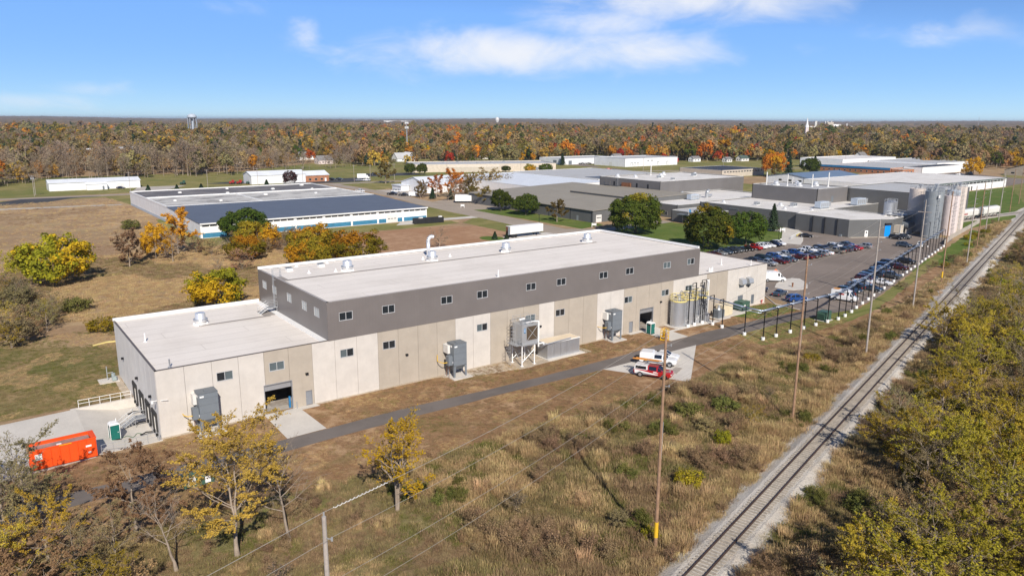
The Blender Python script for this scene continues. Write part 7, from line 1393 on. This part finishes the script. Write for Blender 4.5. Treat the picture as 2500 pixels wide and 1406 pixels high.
# hedge scrub behind the roof and along the left
hs = random.Random(21)
for i in range(26):
    a, b = hs.uniform(36,72), hs.uniform(96,150)
    if b > 150-.2*(a-36) or b < 92+.3*(72-a): b = 118+hs.uniform(-12,12)
    plant(hs.choice(['scrub_brown','scrub_olive','scrub_brown','tree_barewide','scrub_gray']), a, b, 'brown scrub in the thicket behind the factory upper roof', hs.uniform(4,7), hs.uniform(3.2,4.8), 'scrub thicket behind the factory')
for i in range(34): b = hs.uniform(56,108); plant(hs.choice(['scrub_brown','scrub_olive','scrub_gray','near_sparse','near_gray']), hs.uniform(-19,-3.5)-.02*(b-56), b, 'brown scrub in the thicket at the left meadow edge', hs.uniform(3.4,6.2), hs.uniform(3,4.8), 'scrub thicket at the left edge')
for i in range(34):
    s_ = 2+300*hs.random()**1.5; off = hs.uniform(5.5,9+10*hs.random()); p = on_rail(s_, off)
    if p.y > -23+.27*max(0,p.x-110): continue
    plant(hs.choice(['scrub_gray','scrub_gray','scrub_gray','scrub_brown','scrub_brown','scrub_olive','scrub_olive','bush_lime'] if hs.random() < .95 else ['bush_green']), p.x, p.y, 'low shrub in the rough grass nearest the '+ORD[min(range(1,len(POLES)), key=lambda i_: (POLES[i_][0]-p.x)**2+(POLES[i_][1]-p.y)**2)]+' railway pole', hs.uniform(1.0,2.3), hs.uniform(1.0,2.2), 'low shrubs beside the railway')
# wood on the far side of the railway
wr = random.Random(31); nW = 0; pts = []
def pole_word(x, y): return ORD[min(range(1,len(POLES)), key=lambda i: (POLES[i][0]-x)**2+(POLES[i][1]-y)**2)]
while nW < 2200 and len(pts) < 270:
    nW += 1; s_ = -14+440*wr.random()**1.35; dmin = 9.2+2.6*math.sin(s_*.11)-(2.6 if 62 < s_ < 135 else 0)+(3.2 if s_ < 30 else 0); off = -(dmin+44*wr.random()**1.35); p = on_rail(s_, off)
    if any((p.x-q[0])**2+(p.y-q[1])**2 < (2.9+.011*s_)**2 for q in pts): continue
    if (p.x-CAM.x)**2+(p.y-CAM.y)**2 < 40**2: continue
    pts.append((p.x,p.y,s_,off))
for i, (x, y, s_, off) in enumerate(pts):
    edge = -off < 15
    p = wr.choices(['near_lime','near_olive','near_sparse','near_gray','near_bare','near_brown','near_upright'], [3.0,3.6,4.4,4.4,2.2,.9,.5])[0]
    if s_ > 110: p = wr.choices(['near_gray','near_olive','near_brown','near_bare','near_yellow','near_sparse'], [4,3,3,1.5,1.5,2])[0]
    kn = {'near_lime':'lime-yellow leafy','near_olive':'yellow-green leafy','near_sparse':'thinly leaved yellow','near_gray':'gray twiggy','near_bare':'leafless','near_brown':'brown-leaved','near_upright':'upright yellow','near_yellow':'golden'}[p]
    where = ('at the track edge' if edge else 'in the middle' if -off < 28 else 'at the back')+' of the railway wood opposite the '+pole_word(x,y)+' pole'
    plant(p, x, y, kn+' tree '+where, wr.uniform(7.5,12.0)*(.86 if edge else 1.05)*(1 if s_ < 120 else .86), wr.uniform(4.4,6.2), kn+' trees '+where)
for i in range(70):
    s_ = -12+330*wr.random(); off = -(5.2+9*wr.random()); p = on_rail(s_, off); plant(wr.choice(['scrub_brown','scrub_olive','scrub_gray','bush_lime']), p.x, p.y, 'low scrub along the railway wood edge opposite the '+pole_word(p.x,p.y)+' pole', wr.uniform(1.2,3.0), wr.uniform(1.4,3.0), 'scrub along the railway wood edge')

# ---------------------------------------------------------------- far woods
FP = []
def far_proto(name, seed, pal, H, R, nclump=26, per=20, size=.52, cr=1.5, z0=2.5, conic=0., bare=0):
    g = np.random.default_rng(seed); tb = TB()
    if bare:
        paths, tips = branchy(seed, H, R, .22, 10, 4, 2, .3, .9)
        for P, R_, n in paths: V, Q = tube_np(P, np.maximum(R_,.035), 3 if n < 8 else 5); tb.add(V, Q, g.uniform(.2,.9), 1)
        n = 420; idx = g.integers(0,len(tips),n); C = tips[idx,1]+g.normal(0,.55,(n,3)); V, Q = cards(g, C, g.normal(0,1,(n,3)), .34, .28, .5); tb.add(V, Q, g.uniform(0,1,n), 0)
    else:
        C, D, ci, nc = clump_crown(g, H, R, z0, nclump, per, size, cr, 1, .25, conic); V, Q = cards(g, C, D, size, .8, .4); ct = g.uniform(0,1,nc); tb.add(V, Q, np.clip(.6*ct[ci]+.4*g.uniform(0,1,len(C)),0,1), 0)
        V, Q = tube_np(np.array([[0,0,0],[.1,.05,H*.3],[0,0,H*.8]]), np.array([.26,.2,.05]), 5); tb.add(V, Q, .5, 1)
    me = tb.mesh(name, [LM[pal], MT['bark']]); FP.append((name, me, H, R)); return me
far_proto('bare_a',41,'bare',16,5.0,bare=1); far_proto('bare_b',42,'bare',14,5.6,bare=1); far_proto('bare_c',43,'brown',15,5.4,bare=1)
far_proto('olive_a',44,'olive',15,5.6); far_proto('olive_b',45,'goldbrown',14,5.2); far_proto('olive_c',46,'grayolive',15,6.0); far_proto('yellow_a',47,'yellow',13,4.8); far_proto('orange_a',48,'orange',13,5.0); far_proto('red_a',49,'red',12,4.6); far_proto('green_a',50,'green',14,5.2); far_proto('conifer_a',51,'conifer',16,4.2,30,22,.45,1.0,1.0,.75); far_proto('brown_a',52,'brown',15,5.6)
FDESC = ['leafless gray','leafless gray','leafless brown','olive','golden-brown','gray-olive','yellow','orange','rust-red','green','dark conifer','brown-leaved']
EDGE = [(2.5,423.7),(27.9,478),(87.4,466),(140.8,452),(163.8,486),(251,492),(317.7,506),(376,498),(430,478),(560,540),(549,421),(596,392),(700,362),(775,300),(690,235),(700,200),(735,165),(800,150)]
ez = []
for (x, y) in EDGE:
    dx_, dy_ = x-CAM.x, y-CAM.y; vx_, vy_ = dx_*cth-dy_*sth, dx_*sth+dy_*cth; ez.append((math.atan2(vx_,vy_), math.hypot(vx_,vy_)))
ez.sort(); EZ = np.array(ez)
def edge_d(az_): return np.interp(az_, EZ[:,0], EZ[:,1])
g = np.random.default_rng(77)
def vnoise(x, y, f): return np.sin(x*f+1.3)*np.cos(y*f*1.13+.4)+.6*np.sin(x*f*2.3+y*f*1.7+2)+.4*np.cos(x*f*4.1-y*f*3.3)
def ftype(a, b, d, az_, e):
    n1_, n2_ = vnoise(a,b,.006), vnoise(a,b,.017); W_ = np.array([.7,.6,1.0,3.4,2.4,2.6,.6,.6,.35,.9,.35,2.4])
    if az_ < -.20 and d-e < 95: W_ = np.array([9,8,5,1.2,1.0,1.2,.1,.25,.05,.15,.1,1.2])         # tall leafless stand at the left
    elif az_ < -.2: W_ = np.array([1.0,.8,1,3.5,2.4,2.4,1.0,.7,.4,1.2,1.0 if n1_ > .9 else .3,2])
    elif -.2 <= az_ < .12: W_ = np.array([.6,.5,.8,3.2,2.8,2.6,1.0,1.0,.5,1.2,.5,2.6])
    if d > 800 and -.25 < az_ < .3 and n2_ > .3: W_[7] += 1.7; W_[8] += .8
    if .15 < az_ < .32 and d-e < 60: W_[7] += 2.4; W_[8] += 2.6; W_[10] += .6
    if az_ > .33: W_[0] *= 1.3; W_[5] *= 1.4; W_[3] *= 1.2
    if n1_ > 1.0 and d > 900: W_[10] += .7
    return g.choice(12, p=W_/W_.sum())
cand = []
for d0, d1, sp1 in ((380,1000,8.6),(1000,1600,11.5),(1600,2700,16.0)):
    n = int(.5*1.56*(d1*d1-d0*d0)/(sp1*sp1)); az_ = g.uniform(-.78,.78,n); d = np.sqrt(g.uniform(d0*d0,d1*d1,n)); ok = d > edge_d(az_)+g.uniform(0,6,n); cand.append(np.stack([az_[ok],d[ok]],-1))
cand = np.concatenate(cand); clear = [(140,780,60),(352,588,16),(330,565,14),(300,900,70),(520,760,60),(760,640,55),(900,480,60),(1100,420,70),(60,980,80),(700,1000,90),(430,1150,100)]
az_, d = cand[:,0], cand[:,1]; sx, sy = np.sin(az_)*d, np.cos(az_)*d; aa = CAM.x+sx*cth+sy*sth; bb_ = CAM.y-sx*sth+sy*cth
keep = np.ones(len(aa), bool)
for (x, y, r) in clear: keep &= (aa-x)**2+(bb_-y)**2 > r*r
for (a, b, w_, l_, *_r) in HS: fr_ = 34 if math.hypot(a-CAM.x,b-CAM.y) > 690 else 0; keep &= ~((aa > a-5-.7*fr_) & (aa < a+l_+4) & (bb_ > b-7-fr_) & (bb_ < b+w_+4))
az_, d, aa, bb_ = az_[keep], d[keep], aa[keep], bb_[keep]; e = edge_d(az_)
ty = np.array([ftype(aa[i],bb_[i],d[i],az_[i],e[i]) for i in range(len(aa))]); sc_ = (g.uniform(.5,1.0,len(aa))+.45*g.uniform(0,1,len(aa))**3)*(1+.16*np.clip(vnoise(aa,bb_,.011),-1.4,1.4))*np.where(d > 1000,1.12,1.0)*np.where(d > 1600,1.25,1.0); rzv = g.uniform(0,6.28,len(aa))
sc_ *= np.where(d-e < 14, .8, 1.0)
inview = np.abs(az_) < .63; order = np.argsort(np.where(inview, (d-e)+.25*d, 1e9)); ind = order[:300]; rest_ = np.ones(len(aa), bool); rest_[ind] = False
for i in ind:
    nm, me, H_, R_ = FP[ty[i]]; where = 'at the left frame edge' if az_[i] < -.52 else 'left of the long white shed' if az_[i] < -.47 else 'behind the long white shed' if az_[i] < -.42 else 'just right of the long white shed' if az_[i] < -.36 else 'behind the farm implements' if az_[i] < -.31 else 'behind the white shed with brick office' if az_[i] < -.22 else 'left of the cell mast' if az_[i] < -.14 else 'behind the tan plant' if az_[i] < .1 else 'by the far houses' if az_[i] < .33 else 'behind the brick office' if az_[i] < .52 else 'by the far barn'
    key = 'ft_%d' % ty[i]
    if key not in PROTO:                                   # split the far mesh into trunk and crown once
        mi = np.zeros(len(me.polygons), np.int32); me.polygons.foreach_get('material_index', mi); co_ = np.zeros(len(me.vertices)*3, np.float32); me.vertices.foreach_get('co', co_); co_ = co_.reshape(-1,3); li = np.zeros(len(me.loops), np.int32); me.loops.foreach_get('vertex_index', li); li = li.reshape(-1,4); tn = np.zeros(len(me.polygons), np.float32); me.attributes['tint'].data.foreach_get('value', tn); out = []
        for mm, mt in ((1, MT['bark']), (0, me.materials[0])):
            q = li[mi == mm]; u_, inv = np.unique(q, return_inverse=True); out.append(np_mesh(nm+('_trunk' if mm else '_crown'), co_[u_], inv.reshape(-1,4), tn[mi == mm], [mt]))
        PROTO[key] = (out[0], out[1], H_, R_)
    plant(key, float(aa[i]), float(bb_[i]), FDESC[ty[i]]+' tree at the front of the wood '+where, H_*sc_[i], R_*sc_[i], FDESC[ty[i]]+' trees at the wood front '+where, float(rzv[i]), 'forest_tree', 'tree')
def scatter(name, pts_, rz_, sc2, pid, meshes, label, cat):
    me = bpy.data.meshes.new(name); me.vertices.add(len(pts_)); me.vertices.foreach_set('co', np.asarray(pts_, np.float32).ravel())
    for nm, ty_, v in (('rz','FLOAT',rz_),('sc','FLOAT',sc2),('pid','INT',pid)):
        at = me.attributes.new(nm, ty_, 'POINT'); at.data.foreach_set('value', np.asarray(v, np.float32 if ty_ == 'FLOAT' else np.int32))
    o = bpy.data.objects.new(name, me); link(o); tag(o, label, cat, None, 'stuff')
    nt_ = bpy.data.node_groups.new(name+'_nodes', 'GeometryNodeTree'); nt_.interface.new_socket('Geometry', in_out='INPUT', socket_type='NodeSocketGeometry'); nt_.interface.new_socket('Geometry', in_out='OUTPUT', socket_type='NodeSocketGeometry')
    N = nt_.nodes; Lk = nt_.links; gi = N.new('NodeGroupInput'); go = N.new('NodeGroupOutput'); ip = N.new('GeometryNodeInstanceOnPoints'); jn = N.new('GeometryNodeJoinGeometry')
    for m_ in reversed(meshes):
        po = bpy.data.objects.new(name+'_source', m_); oi = N.new('GeometryNodeObjectInfo'); oi.inputs['Object'].default_value = po; oi.inputs['As Instance'].default_value = True; Lk.new(oi.outputs['Geometry'], jn.inputs[0])
    def na(nm, dt): x = N.new('GeometryNodeInputNamedAttribute'); x.data_type = dt; x.inputs['Name'].default_value = nm; return x.outputs['Attribute']
    cx = N.new('ShaderNodeCombineXYZ'); Lk.new(na('rz','FLOAT'), cx.inputs[2]); er = N.new('FunctionNodeEulerToRotation'); Lk.new(cx.outputs[0], er.inputs[0])
    Lk.new(gi.outputs[0], ip.inputs['Points']); Lk.new(jn.outputs[0], ip.inputs['Instance']); ip.inputs['Pick Instance'].default_value = True; Lk.new(na('pid','INT'), ip.inputs['Instance Index']); Lk.new(er.outputs[0], ip.inputs['Rotation']); Lk.new(na('sc','FLOAT'), ip.inputs['Scale']); Lk.new(ip.outputs[0], go.inputs[0])
    md = o.modifiers.new('scatter', 'NODES'); md.node_group = nt_; return o
scatter('distant_woodland', np.stack([aa[rest_],bb_[rest_],np.zeros(rest_.sum())],-1), rzv[rest_], sc_[rest_], ty[rest_], [f[1] for f in FP], 'endless autumn woodland of mixed trees reaching to the horizon', 'woodland')
# canopy too far to tell trees apart
m, t_ = newmat('far_canopy'); N = NT(t_); n_a = N.noise(.0035,4,.6); n_b = N.noise(.012,4,.65); n_c = N.noise(.045,3,.7)
c_ = N.mix(N.step(n_b,.35,.65),(.15,.11,.07),(.23,.16,.095)); c_ = N.mix(N.math('MULTIPLY',N.step(n_a,.52,.62),.7),c_,(.095,.09,.055)); c_ = N.mix(N.math('MULTIPLY',N.step(n_c,.58,.7),.6),c_,(.29,.17,.08)); c_ = N.mix(N.math('MULTIPLY',N.step(n_c,.42,.30),.5),c_,(.09,.07,.055)); N.out(N.bsdf(c_,1.0,0,0.,n_c,1.0,8.0))
na_, nd_ = 620, 150; A_ = np.linspace(-.95,.95,na_); Dd = 2500*(16000/2500)**np.linspace(0,1,nd_); AZ, DD = np.meshgrid(A_, Dd); sx, sy = np.sin(AZ)*DD, np.cos(AZ)*DD; gx = CAM.x+sx*cth+sy*sth; gy = CAM.y-sx*sth+sy*cth
rise = np.clip((DD-3500)/8500,0,1)**1.2*(30+11*np.sin(AZ*9+1)+6*np.sin(AZ*23+2)+np.where(AZ > .28,7,0)*np.clip((AZ-.28)*8,0,1)); hz_ = np.random.default_rng(3).uniform(-1,1,AZ.shape)*6.5+12+4*vnoise(gx,gy,.006)+rise; hz_[0] = 0
V = np.stack([gx,gy,hz_],-1).reshape(-1,3); i_, j_ = np.meshgrid(np.arange(nd_-1), np.arange(na_-1), indexing='ij'); q = i_*na_+j_; Q = np.stack([q,q+1,q+na_+1,q+na_],-1).reshape(-1,4)
o = bpy.data.objects.new('horizon_woodland', np_mesh('horizon_woodland', V, Q, np.zeros(len(Q)), [m])); link(o); tag(o,'hazy brown canopy of the woods along the horizon','woodland',None,'stuff')

# ---------------------------------------------------------------- rough grass
def tuft(name, seed, pal, n, h, spread, w, droop=.35, heads=0):
    g2 = np.random.default_rng(seed); az2 = g2.uniform(0,6.28,n); r0 = spread*np.sqrt(g2.uniform(0,1,n))*.5; B0 = np.stack([r0*np.cos(az2),r0*np.sin(az2),np.zeros(n)],-1); L_ = h*g2.uniform(.5,1.1,n); a2 = az2+g2.normal(0,.7,n); out = np.stack([np.cos(a2),np.sin(a2),np.zeros(n)],-1); lean_ = g2.uniform(.08,.55,n)[:,None]
    mid = B0+np.array([0,0,1])*(L_*.55)[:,None]+out*(L_[:,None]*lean_*.3); tip = B0+np.array([0,0,1])*(L_*(1-droop*lean_[:,0]))[:,None]+out*(L_[:,None]*lean_); sd_ = np.stack([-np.sin(a2),np.cos(a2),np.zeros(n)],-1)*w
    V = np.stack([B0-sd_,B0+sd_,mid+sd_*.9,mid-sd_*.9,tip+sd_*.35,tip-sd_*.35],1).reshape(-1,3); b = np.arange(n)*6; Q = np.concatenate([np.stack([b,b+1,b+2,b+3],-1),np.stack([b+3,b+2,b+4,b+5],-1)]); t2 = np.tile(g2.uniform(0,1,n),2); tb = TB(); tb.add(V,Q,t2,0)
    if heads: C = tip[:heads]; V, Q = cards(g2,C,g2.normal(0,1,C.shape),.03,.5); tb.add(V,Q,g2.uniform(.4,1,len(Q)),0)
    return tb.mesh(name,[LM[pal]])
TU = [tuft('straw_tall',1,'straw',60,.80,1.5,.013), tuft('straw_short',2,'straw',64,.42,1.7,.013), tuft('weed_tall',3,'weed',52,.85,1.4,.013,heads=10), tuft('weed_short',4,'weed',64,.45,1.7,.013), tuft('green_short',5,'grassgreen',64,.34,1.6,.016), tuft('olive_mid',6,'grayolive',64,.48,1.7,.014)]
def poly_mask(x, y, poly):
    ins = np.zeros(len(x), bool); n = len(poly)
    for i in range(n):
        (x0,y0),(x1,y1) = poly[i], poly[(i+1) % n]; c = ((y0 > y) != (y1 > y)); ins ^= c & (x < (x1-x0)*(y-y0)/(y1-y0+1e-12)+x0)
    return ins
def weed_bush(name, seed, pal, H_, R_, nl, sz):
    g2 = np.random.default_rng(seed); paths, tips = branchy(seed, H_, R_, .018, 5, 4, 2, .05, .9, 5, .28); tb = TB()
    for P, R2, n in paths: V, Q = tube_np(P, np.maximum(R2,.006), 3); tb.add(V, Q, g2.uniform(.1,.7), 0)
    idx = g2.integers(0,len(tips),nl); C = tips[idx,1]+g2.normal(0,.1,(nl,3)); C[:,2] = np.abs(C[:,2]); V, Q = cards(g2, C, g2.normal(0,1,(nl,3)), sz, .6, .5); tb.add(V, Q, g2.uniform(0,1,nl), 0); return tb.mesh(name,[LM[pal]])
TU += [weed_bush('weed_bush',71,'weed',1.0,.9,420,.035), weed_bush('green_weed',72,'grassgreen',.7,.8,700,.045), tuft('straw_clump',73,'straw',120,1.05,1.0,.014)]
g = np.random.default_rng(5); X_, Y_, T_, S2 = [], [], [], []
def sow(n, box, fn):
    x = g.uniform(box[0],box[1],n); y = g.uniform(box[2],box[3],n); ok, ty2, s2 = fn(x,y); X_.append(x[ok]); Y_.append(y[ok]); T_.append(ty2[ok]); S2.append(s2[ok])
MOW = [(-60,-27),(-22,-24),(0,-22),(20,-25.6),(45,-25.2),(64,-25.8),(74,-25.8),(83,-23.4),(110,-24.8),(127,-23),(152,-19),(200,-6.4),(297,22.8),(420,54),(420,200),(-60,200)]
def rough_fn(x, y):
    off = ((x-32.8)*RN.x+(y+60.2)*RN.y); ok = ~poly_mask(x,y,MOW) & (np.abs(off) > 2.75+.35*np.sin(x*.7)+.3*np.sin(x*1.9)); n1_ = vnoise(x,y,.11); n2_ = vnoise(x+40,y-9,.23); r = g.uniform(0,1,len(x)); ty2 = np.where(n1_ > .95,0,np.where(n1_ > .25,1,np.where(n1_ > -.15,5,np.where(n1_ > -.8,3,2)))); ty2 = np.where((n2_ > .55) & (r < .7),4,ty2); ty2 = np.where((n2_ < -.55) & (r < .7),5,ty2); ty2 = np.where(r > .87,g.integers(0,6,len(x)),ty2)
    ty2 = np.where((np.abs(off) < 6.0) & (off > 0) & (r < .55),0,ty2); n3_ = vnoise(x-70,y+31,.19); n4_ = vnoise(x+11,y+3,.42)
    ty2 = np.where((n3_ > .9) & (r < .22),6,ty2); ty2 = np.where((n3_ < -1.15) & (r < .12),7,ty2); ty2 = np.where((n4_ > 1.15) & (r < .6),8,ty2)
    return ok, ty2, g.uniform(.55,1.25,len(x))*(1+.22*np.clip(n4_,-1,1.2))*np.where((x < 18) & (y > -46),.62,1)
sow(60000,(-24,150,-84,-16),rough_fn); sow(15000,(150,330,-60,40),rough_fn)
def mead_fn(x, y):
    ok = (y > 62+.4*np.maximum(0,20-x)) & (y < 150) & (x < 60) & (x > -30); n1_ = vnoise(x,y,.06); r = g.uniform(0,1,len(x)); return ok, np.where(n1_ > -.1,1,np.where(r < .5,3,5)), g.uniform(.6,1.1,len(x))
sow(13000,(-30,60,50,150),mead_fn); sow(4500,(-60,46,150,330),lambda x,y:(np.ones(len(x),bool),np.where(vnoise(x,y,.05) > -.5,1,3),g.uniform(.5,.9,len(x))))
PATHP = [(-40,-16.5),(-30,-13.6),(12,-13.6),(46,-13),(75,-13.8),(114,-13.3),(141,-16),(142,-11.5),(127,-9.3),(113,-8),(94,-7.8),(77,-8.8),(44,-9.5),(14,-9.2),(-30,-9.4),(-40,-10.6)]
HARD = [(12.7,21.2,-10,1),(83,105.6,-9,1),(64,89,-26,-12.5),(41.5,46,-4,1),(76,81,-4,1),(54,68.8,-5.5,1),(3.5,7.8,-3.6,1),(105,118,-5,1),(-36,.2,-1.8,18.2),(121.5,126,-19,-14)]
def verge_fn(x, y):
    ok = poly_mask(x,y,MOW) & (y < -.7) & (x > -28) & (x < 127) & ~poly_mask(x,y,PATHP)
    for h in HARD: ok &= ~((x > h[0]) & (x < h[1]) & (y > h[2]) & (y < h[3]))
    n1_ = vnoise(x,y,.22); n2_ = vnoise(x+9,y,.5); r = g.uniform(0,1,len(x)); ty2 = np.where(n1_ > .7,1,np.where(n1_ < -.85,5,3)); ty2 = np.where((n2_ > .9) & (r < .6),1,ty2); ty2 = np.where((n2_ < -1.1) & (r < .5),4,ty2); return ok, ty2, g.uniform(.22,.42,len(x))
sow(26000,(-28,127,-27,-.6),verge_fn)
sow(9000,(-24,24,18.8,62),lambda x,y:((x < -1.2) | (y > 30.6),np.where(vnoise(x,y,.2) > .3,1,np.where(vnoise(x,y,.2) > -.5,4,5)),g.uniform(.22,.45,len(x))))
X_, Y_, T_, S2 = map(np.concatenate,(X_,Y_,T_,S2)); scatter('rough_grass', np.stack([X_,Y_,np.zeros(len(X_))],-1), g.uniform(0,6.28,len(X_)), S2, T_, TU, 'tall dry grass and weeds in the rough ground and meadow', 'grass')
# ---------------------------------------------------------------- haze
hm = bpy.data.materials.new('haze'); hm.use_nodes = True; hm.node_tree.nodes.clear()
hv = hm.node_tree.nodes.new('ShaderNodeVolumePrincipled'); hv.inputs['Color'].default_value = (.80,.88,1.0,1); hv.inputs['Density'].default_value = 6.0e-5; hv.inputs['Anisotropy'].default_value = .2
ho = hm.node_tree.nodes.new('ShaderNodeOutputMaterial'); hm.node_tree.links.new(hv.outputs[0], ho.inputs['Volume'])
tag(MB().box(-25000,25000,-25000,25000,-2.6,72).build('haze', hm), 'thin autumn haze over the whole scene', 'haze', None, 'stuff')
